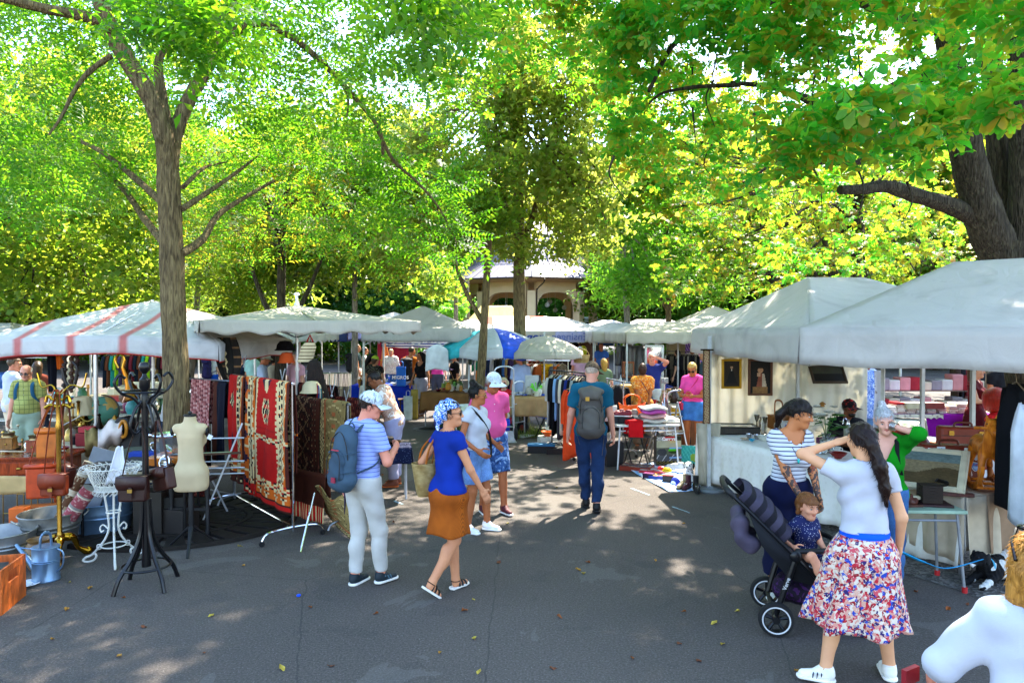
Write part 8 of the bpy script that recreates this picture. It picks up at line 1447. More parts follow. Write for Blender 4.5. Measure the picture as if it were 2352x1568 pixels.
popup('far white tent left of the lettered canopy',on(1085,29,0),3,3,0,2.25,2.7,.2,.3,WHITE_C,frame=False);popup('far white canopy above the hat wearing crowd',on(800,27,0),3,3,0,2.25,2.75,.2,.3,WHITE_C,frame=False);popup('far pinkish canopy beside the far white one',on(735,24,0),3,3,0,2.2,2.5,.6,.3,CANVAS('pinkish_canvas','#d8bcb8',.35),frame=False);popup('far white tent above the purple backpack',on(505,25,0),3,3,0,2.25,2.6,.3,.3,WHITE_C,frame=False)
t=thing('basket','tan wicker basket hanging at the parasol edge','basket',P(1335,823,15.5));m=MB();m.lathe([(.16,-.1),(.2,.08),(.19,.08),(.15,-.09)],n=24,sy=.6);build('basket_body',m,STRAW,t);m=MB();m.tube(bez([(-.19,0,.07),(-.1,0,.2),(.1,0,.2),(.19,0,.07)],10),.01,5);build('handle',m,STRAW,t)
table('table under royal blue cloth beside the standing mirror',on(1462,18,0),1.7,.8,.8,0);drape('royal blue cloth on the table near the mirror',on(1462,18,0),1.74,.84,.805,0,(.75,.6,.2,.6),FAB('#0c2a8c'),seed=11)
fill('on the blue table near the mirror',(1412,1520),17.9,.815,11,61,('jar','glass','bowl','bottle','box','cup'),.9,1.5,.2,['#d8dce0','#c8d0d8','#2050c0','#e0e0e0','#b8c0c8'])
for k,(u,v0,v1,w,col)in enumerate(((1455,795,860,.55,'#b8bcbc'),(1430,795,840,.3,'#5a5e66'),(1478,800,868,.4,'#c4c8c8'))):
 a,b=P(u,v0,19.4),P(u,v1,19.4);m=MB();m.grid(lambda i,j:(a.x+(i-.5)*w*(1+.4*j),19.4+.06*math.sin(14*i+k),lerp(a.z,b.z,j)),20,8);single('plastic_cover',['clear plastic cover hanging in the right middle stall','dark netting hanging left of the plastic cover','plastic sheet hanging right of the clear cover'][k],'plastic cover',m,glass(col,.35),solid=.003,ang=0)
a,b=P(1535,775,22.4),P(1592,830,22.4);m=MB();m.grid(lambda i,j:(lerp(a.x,b.x,i),22.4+.03*math.sin(16*i),lerp(b.z-.1,a.z,j)),20,8);single('wall_cloth','cream cloth with round paisley print behind the rails','cloth',m,PAT('paisley',lambda t:t.ramp(t.vor(5.5),[(.0,'#8a8468'),(.12,'#c8bc90'),(.2,'#6a6a54'),(.3,'#cfc49a'),(.45,'#bfb488')])),solid=.005,ang=0)
t=thing('mandala_cloth','purple round mandala cloth hanging by the big tent','cloth',P(1601,787,21.8));m=MB();m.grid(lambda i,j:((i-.5)*.75,.02*math.sin(9*i),(j-.5)*1.4-.2),60,100,cf=lambda u,v:(lambda r_,a:lin('#7a3cc0')if(int(r_*14)+int((a/PI*12)if 3<r_*14<7 else 0))%2 else lin('#c8a8dc'))(math.hypot((u-.5)*.75,(v-.64)*1.4)*2,math.atan2(v-.64,u-.5)+PI));build('sheet',m,TINT(),t,solid=.004)
t=thing('mirror','tall standing mirror in a white frame among the rails','mirror',on(1503,16.6,0),-.3);m=MB()
for x in(-.2,.2):m.box((x,0,.95),(.05,.04,1.9))
m.box((0,0,1.88),(.42,.04,.05));m.box((0,0,.05),(.42,.04,.05));build('frame',m,M('#c8c8c4',.5),t,smooth=False);m=MB();m.box((0,.0,.96),(.36,.012,1.8));build('mirror_glass',m,METAL('#c8ccd0',.03),t,smooth=False)
a,b=on(1512,21,0),on(1606,20.2,0);rail(a,b,1.62,'long clothes rail under the scalloped right canopy')
for k in range(22):f=k/21;col=['#b8604c','#c8a890','#5a5a38','#4a4a3a','#d0d0c8','#1c1c20','#24242a','#6a6454','#0e0e12','#8a8478','#2a2a30'][k%11 if k<8 else 5+k%6];p=Vector(a).lerp(Vector(b),.02+.96*f);garment(Vector((p.x,p.y,1.61)),R(75),col,seq(cname(col)+' garment','on the long right rail'),.42,.95 if k%3 else 1.1,.07,.4)
for k in range(7):p=on(1462+5*k,20.8,1.75);garment(p,R(70),'#18181c','black trousers hanging behind the plastic covers',.32,1.15,.06,0,group='black trousers hanging behind the plastic covers',hook=False)
rail(on(1455,20.8,0),on(1500,20.8,0),1.78,'rail of black trousers behind the plastic covers')
t=thing('lantern','wooden lantern on a stool in the right middle stall','lantern',on(1443,19,.95));m=MB();m.box((0,0,.02),(.3,.3,.04));m.box((0,0,.42),(.3,.3,.04))
for x in(-.13,.13):
 for y in(-.13,.13):m.box((x,y,.22),(.03,.03,.4))
build('case',m,WOOD('#a8581c'),t,smooth=False);m=MB();m.box((0,0,.22),(.22,.22,.36));build('glass',m,glass('#e8d8c0',.1),t,smooth=False);table('dark wooden stool under the lantern',on(1443,19,0),.5,.4,.95,0,'#3a2418','#2a1810')
def tripod():
 t=thing('camera_tripod','silver tripod with a small camera beside the orange shirt woman','tripod',on(1527,12.4,0))
 for k in range(3):a=R(-100+120*k);m=MB();m.tube([(0,0,1.1),(.36*math.cos(a),.36*math.sin(a),0)],[.02,.012],7);m.tube([(0,0,.5),(.2*math.cos(a),.2*math.sin(a),.5)],.006,5);build('leg',m,STEEL,t)
 m=MB();m.cyl((0,0,.5),(0,0,1.3),.014);m.cyl((0,0,1.05),(0,0,1.14),.04);build('column',m,STEEL,t);m=MB();m.box((0,0,1.36),(.12,.08,.1));m.cyl((0,-.04,1.36),(0,-.1,1.36),.035);build('camera',m,M('#8a8c90',.4),t);m=MB();m.tube([(0,0,1.28),(.3,-.1,1.18)],.008,6);build('pan_handle',m,BLK,t)
tripod()
box(on(1566,13.6,.50),(.40,.30,.24),'#d8b41c','yellow and white banana box, topmost of the fruit boxes','fruit box',.1,lid='#dcdcd4');box(on(1566,13.6,.25),(.40,.30,.24),'#cfcfc8','white fruit box with red lettering in the middle of the stack','fruit box',.1,word='Dole',wc='#c8281c');box(on(1567,13.6,.0),(.42,.32,.24),'#c8a81c','yellow fruit box at the bottom of the stack','fruit box',.05)
o=[x for x in COL.objects if x.get('label','').startswith('yellow and white banana')][0];m=MB();m.tube(bez([(-.12,-.155,.14),(-.04,-.158,.08),(.08,-.158,.10),(.13,-.155,.17)],10),[.006,.02,.026,.028,.03,.03,.028,.026,.02,.012,.006],8,flat=.3);build('banana_print',m,M('#e8c81c',.5),o)
box(on(1588,13.2,0),(.36,.3,.62),'#7a4a24','brown cardboard box beside the fruit boxes','box',.2);box(on(1563,15.0,.0),(.5,.4,.98),'#a8702c','wooden counter board behind the fruit boxes','counter',.1,mat=WOOD('#a8702c'))
t=thing('step_ladder','white aluminium step ladder behind the folded sweaters','ladder',on(1540,12.1,0),.4)
for x in(-.2,.2):m=MB();m.tube([(x,-.3,0),(x*.8,0,1.0)],.016,6);build('rail',m,STEEL,t);m=MB();m.tube([(x,.3,0),(x*.8,0,1.0)],.014,6);build('rail',m,STEEL,t)
for k in range(3):m=MB();z=.25+.25*k;m.box((0,-.3*(1-z),z),(.36,.08,.02));build('step',m,STEEL,t)
handtruck(on(1556,13.0,0),'grey sack trolley beside the fruit boxes',.3,1.1)
TC=on(1478,11.45,0);table('white folding table with sweaters and shoes beside the path',TC,1.05,.62,.73,R(6),'#c8c8c4','#c4c8cc',fold=True)
ZS=.735
for k,(col,w,dz,lab)in enumerate((('#c8c4b8',.42,.0,'cream sweater at the bottom of the stack'),('#d8a8a0',.44,.075,'pale pink folded sweater in the stack'),('#b850a0',.40,.15,'magenta folded sweater in the stack'),('#c0bcb8',.44,.215,'pale grey knitted sweater topmost of the stack'))):
 m=MB();p=on(1500,11.35,ZS+dz);m.grid(lambda i,j:(p.x+(i-.5)*w+.012*math.sin(7*j+k),p.y+math.cos(2*PI*j)*.16,p.z+.04+math.sin(2*PI*j)*.042*(1-.5*abs(2*i-1)**4)+.012*math.sin(8*i+k)),16,18);single('folded_sweater',lab,'sweater',m,M(col,.95,bump=.6,bs=70),ang=0)
drape('white cloth with black print on the folding table end',on(1530,11.5,0),.3,.4,.80,R(10),(.05,.12,.02,.02),FAB('#c0c0bc'));drape('bright red bag hanging over the front of the folding table',on(1457,11.2,0),.24,.16,.80,R(6),(.27,.22,.1,.22),FAB('#c01018'),fold=.01,cat='bag',name='red_bag')
box(on(1436,11.35,ZS),(.26,.18,.11),'#17171a','black shoe box with white sticker on the folding table','shoe box',.1);box(on(1416,11.4,ZS),(.24,.18,.11),'#2a2c30','dark grey shoe box at the left table end','shoe box',0)
def shoe(p,col,sole,lab,rz,high=0,s=1.0,tilt=0,cat='shoe',group=None):
 t=thing('shoe',lab,cat,p,rz,group);t.rotation_euler=(tilt,0,rz);t.scale=[s]*3;sd=SD();sd.cone((0,-.1,.05),(0,0,.055),.042,.042,.02);sd.cone((0,0,.05),(0,.12,.035),.042,.032,.02);sd.cone((0,-.09,.06),(0,-.08,.11+high),.038,.04,.02);sd.cut(lambda x,y,z:.018-z);sd.cut(lambda x,y,z:z-.115-high);qm('upper',sd,.008,M(col,.5,bump=.2),t);sd=SD();sd.cone((0,-.1,.012),(0,.12,.012),.045,.037,.02);sd.cut(lambda x,y,z:np.maximum(-z,z-.022));qm('sole',sd,.008,M(sole,.6),t);m=MB();m.tube([(-.02,.03,.085),(.02,.045,.082),(-.02,.06,.075),(.02,.075,.07)],.004,5);build('laces',m,M('#d8d8d4',.7),t)
shoe(on(1418,11.35,ZS+.112),'#6a1c28','#d8d8d4','burgundy sneaker on the dark grey shoe box',1.8);shoe(on(1432,11.3,ZS+.112),'#7a1c2a','#d8d8d4','second burgundy sneaker on the black shoe box',1.4);shoe(on(1447,11.4,ZS+.112),'#8a8478','#d0ccc0','grey sneaker on the black shoe box',1.2);shoe(on(1462,11.5,ZS),'#6a747c','#e0e0e0','blue grey sneaker on the folding table',1.0)
t=thing('handbag','large bright orange handbag standing behind the shoes','handbag',on(1452,11.75,ZS),.15);m=MB();m.grid(lambda i,j:(math.copysign(abs(math.cos(2*PI*i))**.6,math.cos(2*PI*i))*(.17+.07*j),math.copysign(abs(math.sin(2*PI*i))**.7,math.sin(2*PI*i))*.09*(1-.4*j),.27*j+.03*j*math.cos(4*PI*i)),30,8);build('bag_body',m,M('#d8560c',.35),t,solid=.006,ang=0)
for y in(-.04,.04):m=MB();m.tube(bez([(-.12,y,.25),(-.13,y,.38),(0,y,.44),(.13,y,.38),(.12,y,.25)],14),.014,7,flat=.5);build('handle',m,M('#d8560c',.35),t)
drape('orange cloth hanging below the handbag',on(1468,11.7,0),.2,.1,.84,0,(.3,.1,.02,.1),FAB('#d86a2c'),fold=.01)
tote(on(1402,11.6,.735),'white bag at the left end of the folding table','#c8c4b8',.22,.26,.12)
t=thing('stool','folding stool with black crossed legs under the sweaters','stool',on(1462,11.45,0),.2)
for x in(-.14,.14):m=MB();m.tube([(x,-.2,0),(x,.18,.5)],.012,6);build('leg',m,BLK,t);m=MB();m.tube([(x,.2,0),(x,-.18,.5)],.012,6);build('leg',m,BLK,t)
m=MB();m.box((0,0,.51),(.36,.4,.03));build('seat',m,M('#2a2a2e',.6),t)
box(on(1408,11.5,0),(.3,.26,.4),'#121214','black trolley bag under the left end of the folding table','bag',.2);table('second clothed goods table behind the orange shirt woman',on(1500,14.0,0),2.0,.7,.78,0,'#c0bcb0');drape('white cloth with red runner behind the orange shirt woman',on(1500,14,0),2.04,.74,.785,0,(.25,.3,.1,.3),FAB('#b8b0a4'));fill('on the table behind the orange shirt woman',(1420,1580),13.8,.795,14,71,cols=['#b01c20','#c8c8c4','#3a2c24','#a89878','#1c1c20','#c0402c','#d8d0c0'])
box(on(1446,13.4,.3),(.3,.3,.9),'#a8842c','gold and brown tall box beside the orange shirt woman','box',.1)
def gb(lab,u,v,d3,rz,col,top=None,word=None,wc='#e0e0e0',z=0,side=None):
 p=G(u,v);t=thing('game_box',lab,'game box',(p.x,p.y,z),rz);m=MB();m.box((0,0,d3[2]/2),d3);build('carton',m,M(col,.4),t,bev=.003)
 if top:m=MB();q=random.Random(len(lab));cl=[lin(x)for x in top];m.grid(lambda i,j:((i-.5)*d3[0]*.94,(j-.5)*d3[1]*.92,d3[2]+.003),14,10,cf=lambda a,b:cl[(int(a*14)//3+int(b*10)//3*2+q.randrange(2))%len(cl)]);build('print',m,TINT('printed',.35),t,smooth=False)
 if word:text(word,min(.09,d3[0]/len(word)),(0,-d3[1]/2-.004,d3[2]*.55),M(wc,.5),t,bold=.003)
 return t
m=MB();a,b,c_,d_=G(1432,1072),G(1535,1130),G(1618,1128),G(1560,1055);m.grid(lambda i,j:tuple((a.lerp(b,i)).lerp(d_.lerp(c_,i),j)+Vector((0,0,.008+.012*max(0,math.sin(9*i+7*j))))),24,14);single('ground_blanket','pale blue blanket spread on the ground by the tent corner','blanket',m,STRIPES('blanket','#7fa4d8','#c8d4ea',.09,.5,'x'),solid=.006,ang=0)
CA=G(1533,1068);t=thing('game_box','big upright racing set box with green car picture','game box',CA,R(8));m=MB();m.box((0,0,.25),(.44,.12,.5));build('carton',m,M('#15171a',.35),t,bev=.003)
def race(u,v):
 if v>.86:return lin('#d8d8d0')if(int(u*24)+int(v*40))%2 and u<.35 else(lin('#b81820')if .28<u<.72 else lin('#1c2418'))
 if abs((u-.68)/.2)**2+abs((v-.52)/.10)**2<1:return lin('#4ab81c')if v>.50 else lin('#1c3a10')
 if abs((u-.22)/.2)**2+abs((v-.47)/.12)**2<1:return lin('#303438')
 if v<.16:return lin('#8a7a30')if(int(u*20)+int(v*60))%3==0 else lin('#141414')
 if v<.38:return lin('#4a4c50')if abs((u-v*.8)%.3-.1)>.02 else lin('#b8b8b8')
 return lin('#a8a88c')if v>.62 else lin('#5a6050')
m=MB();m.grid(lambda i,j:((i-.5)*.43,-.064,.005+.49*j),44,50,cf=race);build('print',m,TINT('printed',.35),t,smooth=False);text('Carrera',.075,(.0,-.068,.455),M('#e8e8e8',.5),t,bold=.003);text('GO!!!',.05,(.07,-.068,.405),M('#c8b070',.5),t,bold=.002);m=MB();m.box((.222,0,.25),(.004,.1,.44));build('side_print',m,M('#7a1218',.4),t);o=text('Carrera',.055,(.227,0,.26),M('#e0e0e0',.5),t,rot=(PI/2,-PI/2,PI/2),bold=.002)
for z in(.14,.3):m=MB();m.box((.12,0,z),(.22,.132,.025));build('tape',m,M('#6a98c8',.4),t)
gb('large flat game box with orange red rim at the left blanket corner',1463,1078,(.5,.34,.07),R(-24),'#8a2c18',['#1c2a50','#8a3a2c','#c8b8a0','#3a5a7a']);gb('flat white and red game box beside the large one',1500,1084,(.42,.3,.05),R(-16),'#b8242c',['#d8d8dc','#c0c4c8','#b83038','#9ab0c8']);gb('small blue game box under the yellow toy',1516,1100,(.3,.2,.06),R(-30),'#1c3a8c',['#2c4a9c','#c8a82c','#a82c3c']);gb('black and red toy car box in front',1535,1108,(.17,.1,.11),R(-14),'#1c1414',['#b81c20','#2a1c1c']);gb('purple and black small box by the blanket edge',1490,1098,(.16,.12,.08),R(-30),'#2a1438',['#8a2c6a','#2c2c50'])
m=MB();p=G(1520,1096);m.sph((p.x,p.y,.14),(.07,.05,.035),14,8);single('toy','red plastic toy beside the yellow one','toy',m,M('#c81c14',.25));m=MB();p=G(1532,1098);m.sph((p.x,p.y,.12),(.08,.05,.03),14,8);m.lathe([(.05,0),(.05,.02),(0,.03)],(p.x,p.y,.14),14);single('toy','yellow plastic toy on the game boxes','toy',m,M('#d8b814',.25))
t=gb('turquoise sea life picture box leaning near the tent leg',1592,1068,(.42,.06,.34),R(-10),'#b8bcc0');m=MB();m.grid(lambda i,j:((i-.5)*.41,-.034,.005+.33*j),20,16,cf=lambda u,v:lin('#7aa038')if(u-.6)**2+(v-.35)**2<.05 else lin('#2a9c9c')if(int(u*20)+int(v*9))%3 else lin('#48b4b0'));build('print',m,TINT('printed',.35),t,smooth=False);t.rotation_euler=(-.5,0,R(-10))
t=thing('cap','blue and white cap lying on the blanket','cap',G(1557,1112)+Vector((0,0,.012)),.5);sd=SD();sd.ell((0,0,.0),(.1,.12,.11),.02);sd.cut(lambda x,y,z:-z);qm('crown',sd,.01,STRIPES('cap_panels','#d8dce0','#2a3c9c',.12,.4,'x'),t);m=MB();m.grid(lambda i,j:(math.sin(lerp(-1,1,i))*(.1+.08*j),-math.cos(lerp(-1,1,i))*(.1+.09*j),.012),12,4);build('brim',m,FAB('#1434c8'),t,solid=.006)
shoe(G(1568,1122)+Vector((0,0,.015)),'#a8926a','#4a3a28','beige ankle boot on the blanket',2.4,.07);shoe(G(1577,1124)+Vector((0,0,.015)),'#4a1826','#2a1418','burgundy ankle boot on the blanket',2.6,.07);shoe(G(1600,1130)+Vector((0,0,.015)),'#101012','#1a1a1a','black laced boot at the blanket corner',3.0,.09);shoe(G(1552,1085)+Vector((0,0,.06)),'#c8c8c4','#e0e0e0','white shoe among the game boxes',1.2)
def plush():
 t=thing('plush_dog','sitting spotted white toy dog with black ears','toy dog',G(1583,1108)+Vector((0,0,.012)),R(-30));w=dots('dalmatian','#15151a','#d8d8d6',22,.26);sd=SD();sd.cone((0,0,.08),(0,.02,.16),.075,.055,.03);sd.ell((0,-.03,.25),(.065,.07,.06),.03);sd.ell((0,-.09,.23),(.035,.04,.032),.03)
 for s_ in(-1,1):sd.cone((s_*.04,-.02,.12),(s_*.06,-.09,.02),.028,.026,.02);sd.cone((s_*.06,.02,.05),(s_*.10,-.08,.025),.04,.028,.02)
 sd.cone((0,.06,.06),(.04,.13,.07),.014,.01,.01);qm('body',sd,.008,w,t)
 for s_ in(-1,1):m=MB();m.sph((s_*.068,-.01,.245),(.014,.03,.05),10,7);build('ear',m,M('#121214',.9),t)
 m=MB();m.sph((0,-.128,.24),(.014,.012,.01),8,6);[m.sph((s_*.025,-.085,.272),.008,8,5)for s_ in(-1,1)];build('face',m,BLK,t)
plush()
m=MB();m.tube([G(1598,1118)+Vector((0,0,.02)),P(1622,1058,10.2)],.009,6);single('metal_rod','thin metal rod leaning by the tent leg','rod',m,METAL('#8a8c90',.3))
# big grey tents on the right
popup('grey hip roofed tent on the right, the further of the pair',(4.17,8.8),2.55,4.0,R(1.6),2.30,2.96,.73,.37,GREY_C,legs=(),frame=False,legm=M('#b8bab8',.4),lr=.022,pw=1.0)
ta=[x for x in COL.objects if x.get('label','').startswith('grey hip roofed')][0];m=MB();m.box((-1.36,.87,1.1),(.045,.045,2.2));m.box((-1.36,.87,.01),(.13,.13,.02));build('leg',m,M('#b8bab8',.4),ta,smooth=False)
tb=Vector((2.86,6.78,0));e_=Vector((.743,-.669,0));n_=Vector((.669,.743,0));cb=tb+e_*2.2+n_*1.5
popup('large grey tent on the right with sunlit folds, the nearer one',(cb.x,cb.y),4.4,3.0,math.atan2(e_.y,e_.x),2.31,3.0,2.3,.37,GREY_C,legs=(1,3),frame=False,legm=M('#b8bab8',.4),lr=.022,pw=1.0)
for k,(u,d)in enumerate(((2120,9.1),(2236,8.4))):m=MB();p=on(u,d,0);m.box((p.x,p.y,1.1),(.045,.045,2.2));m.box((p.x,p.y,.01),(.14,.14,.02));single('tent_pole',['left','right'][k]+' grey square pole at the open back of the near tent','pole',m,M('#a8aaa8',.4,.3),smooth=False)
m=MB();p=G(1632,1128);m.lathe([(.16,0),(.17,.02),(.15,.05),(.05,.06),(.03,.08),(0,.08)],(p.x,p.y,0),24,sx=1.2);single('leg_weight','grey round weight on the front tent foot','weight',m,M('#6a7076',.5,.3))
WALL=CANVAS('wall_canvas','#d6d2c4',.45)
def wall(a,b,z0,z1,lab,nf=14,am=.025):
 m=MB();a,b=Vector((*a,0)),Vector((*b,0));n_=Vector((-(b-a).y,(b-a).x,0)).normalized();m.grid(lambda i,j:tuple(a.lerp(b,i)+n_*(am*math.sin(nf*i*3)*(1-.4*j)+.012*math.sin(40*i))+Vector((0,0,lerp(z0,z1,j)))),60,10);single('tent_wall',lab,'tent wall',m,WALL,solid=.004,ang=0)
wall((3.02,10.74),(4.46,10.72),.02,2.06,'cream cloth back wall carrying two portraits');wall((4.50,10.72),(5.58,10.68),.02,2.06,'cream cloth back wall right of the seam with a tilted painting',9)
m=MB();m.box((4.48,10.68,1.0),(.04,.04,2.1));single('tent_pole','grey pole at the seam of the cream back wall','pole',m,M('#b0b2b0',.4),smooth=False)
m=MB();a=P(1622,822,9.5);m.grid(lambda i,j:(a.x+(i-.5)*.10,9.48+.015*math.sin(6*j),lerp(2.0,.98,j)),10,60,cf=lambda u,v:lin('#5a4630')if(u<.2 or u>.8)else(lin('#8a3c44')if(int(u*10)*3+int(v*60)*5)%7<2 else lin('#a89468')));o=build('bell_pull',m,TINT('woven'),solid=.008,ang=0);tag(o,'long narrow embroidered strip hanging at the tent leg','tapestry');m=MB();m.tube([(a.x-.09,9.46,2.01),(a.x+.09,9.46,2.01)],.012,6);build('rod',m,METAL('#3a2c1c',.4),o)
def portrait(fx,fy,seated=False):
 def c(u,v):
  h=((u-.5)/.085)**2+((v-.76)/.075)**2;n_=.85+.3*random.random()
  if h<1:return tuple(x*n_ for x in lin('#b08a6a'))if v<.80 else lin('#1c120c')
  if((u-.5)/.095)**2+((v-.79)/.075)**2<1:return lin('#1a100a')
  if v<.68 and abs(u-.5)<.06+(.68-v)*.55 and v>.12:return lin('#d8d0c0')if abs(u-.5)<.025 and v>.62 else tuple(x*n_ for x in lin('#0e0c0e'))
  return tuple(x*n_*(1+.5*v)for x in lin('#241c14'))
 return c
def piper(u,v):
 n_=.8+.4*random.random()
 if((u-.5)/.13)**2+((v-.72)/.10)**2<1:return tuple(x*n_ for x in lin('#b88a68'))if v<.78 else lin('#2a1a10')
 if abs(u-.42)<.09 and abs(v-.58)<.05:return lin('#c09878')
 if .2<v<.62 and abs(u-.56)<.14+(.6-v)*.3:return tuple(x*n_ for x in lin('#8a4a34'))if u<.58 else tuple(x*n_ for x in lin('#b8a890'))
 if v<.2 and u>.12 and u<.85:return tuple(x*n_ for x in lin('#8a6438'))
 return tuple(x*n_ for x in lin('#12100e'))
def landscape(u,v):n_=.8+.4*random.random();return tuple(x*n_ for x in(lin('#6a7a74')if v>.72 else(lin('#5a4a30')if(math.sin(9*u)*.12+.45)>v else lin('#8a7a5a'))))
p=P(1680,892,10.6);frame(p,.31,.46,'gilt framed portrait of a dark coated figure, left on the cream wall','#a8842c',portrait(0,0));p=P(1746,908,10.6);frame(p,.38,.57,'wooden framed painting of a drinking child on the cream wall','#5a341c',piper)
frame(P(1908,880,10.5),.54,.34,'dark framed landscape hanging tilted on the right wall part','#3a2c1c',lambda u,v:tuple(x*(.8+.4*random.random())for x in(lin('#3c3c30')if v>.5 else lin('#1c1a14'))),rx=-.62)
TC2=Vector((3.86,8.32));TR=math.atan2(-.939,.344);table('long trestle table under white cloths below the right tents',TC2,4.05,.85,.745,TR,'#8a7a64','#6a6a6a')
LACE=PAT('lace_cloth',lambda t:(lambda x:t.mix(t.ma('MULTIPLY',t.gt(t.vor(16),.42),.22),t.ramp(t.noise(3),[(.3,'#d6d2c8'),(.7,'#e4e0d6')]),'#f2f0ea'))(0),.9)
drape('long white embroidered cloth on the front antiques table',TC2,4.09,.89,.75,TR,(.66,.5,.4,.4),LACE,.022,seed=12)
e2=Vector((.344,-.939));c2=TC2+e2*1.5;drape('cream linen cloth over the near end of the antiques table',c2,1.16,.93,.757,TR,(.60,.62,.3,.02),FAB('#b8a890'),.03,seed=13);drape('beige brown runner hanging at the table end',TC2+e2*1.83+Vector((.939,.344))*.1,.52,.62,.763,TR,(.0,.52,.1,.0),FAB('#94785f'),.02,seed=14)
m=MB();p=on(1628,9.75,0);m.grid(lambda i,j:(p.x+(i-.5)*.34+.05*math.sin(8*i+3*j)*(1-j),9.75+.05*math.sin(11*i)*(1-.5*j),lerp(.05,.95,j)),22,12);single('cloth','cream cloth bundle hanging down at the left table end','cloth',m,FAB('#b8ae98'),solid=.006,ang=0)
def T(u,v,z=.765):return G(u,v,z)
def caser():
 t=thing('display_case','dark flat glass topped display case on the white cloth','display case',T(1690,992),R(-6));m=MB();m.box((0,0,.045),(.60,.42,.09));build('case',m,WOOD('#2a2016',.4),t,bev=.004);m=MB()
 for a,b in(((0,-.2),(.6,.03)),((0,.2),(.6,.03)),((-.285,0),(.03,.42)),((.285,0),(.03,.42))):m.box((a[0],a[1],.098),(b[0],b[1],.02))
 build('rim',m,M('#15110d',.3),t,smooth=False);m=MB();m.box((0,0,.096),(.54,.38,.004));build('glass_lid',m,M('#8a9088',.05),t,smooth=False)
caser()
pr='on the white cloth'
for args in(('goblet',1738,996,'#8a8070',1.25,1,0),('goblet',1757,998,'#7a7060',1.15,1,0),('cup',1720,1006,'#b8b8bc',.9,1,0),('cup',1738,1008,'#a8a8ac',.9,1,0),('bowl',1756,1012,'#c8c8b8',1.0,0,0),('bowl',1727,1013,'#1c98b8',.45,0,0),('plate',1710,1008,'#c8b090',.55,0,0),('bowl',1775,1008,'#d0d0c8',.9,0,0),('jar',1752,988,'#e8f0ec',1.1,0,1),('jug',1790,990,'#a8a8a4',.9,1,0),('jar',1890,1040,'#e4f0f0',.9,0,1),('jar',1907,1036,'#e4f0f0',1.0,0,1),('glass',1915,1045,'#e8f0f0',1.1,0,1),('cup',1922,1040,'#d0d0c8',1.1,0,0),('bowl',1925,1052,'#7a1c18',1.0,0,0)):small(args[0],T(args[1],args[2]),args[3],pr,args[4],args[5],args[6])
p=T(1766,968);t=thing('bottle','green plastic lemonade bottle before the cream wall','bottle',p);m=MB();m.lathe([(0,0),(.045,0),(.048,.02),(.044,.10),(.048,.16),(.046,.22),(.02,.29),(.016,.32),(0,.32)],n=18);build('bottle',m,M('#0c8a1c',.12),t);m=MB();m.lathe([(.018,.315),(.018,.34),(0,.34)],n=12);build('cap',m,M('#0a5a14',.4),t)
def picnic():
 t=thing('picnic_basket','wicker picnic basket with tall arched handle on the table','basket',T(1788,984),.2);m=MB();m.box((0,0,.10),(.27,.2,.2));build('basket_body',m,PAT('wicker',lambda t:(t.bump(t.wave(40,'Z',None,3),.8,.008),t.ramp(t.wave(40,'Z',None,3),[(.2,'#5a3414'),(.6,'#a8682c')]))[1]),t,bev=.02);m=MB();m.box((0,0,.205),(.28,.21,.015));build('lid',m,WOOD('#9a5c24'),t,bev=.004);m=MB();m.tube(bez([(-.0,-.1,.1),(-.0,-.10,.36),(0,-.06,.43),(0,.06,.43),(0,.10,.36),(0,.1,.1)],20),.016,7,flat=.5);build('handle',m,WOOD('#8a5020'),t)
 m=MB();m.add([(-.07,-.104,.2),(.07,-.104,.2),(0,-.106,.10)],[(0,1,2)]);build('wooden_clasp',m,WOOD('#a86a2c'),t)
picnic()
frame(T(1808,998),.14,.2,'small silver photo frame behind the cups','#b8b4a8',lambda u,v:lin('#6a6a94')if(u-.5)**2+(v-.5)**2<.1 else lin('#c8c4bc'),rx=-.2,rz=.3,fw=.02)
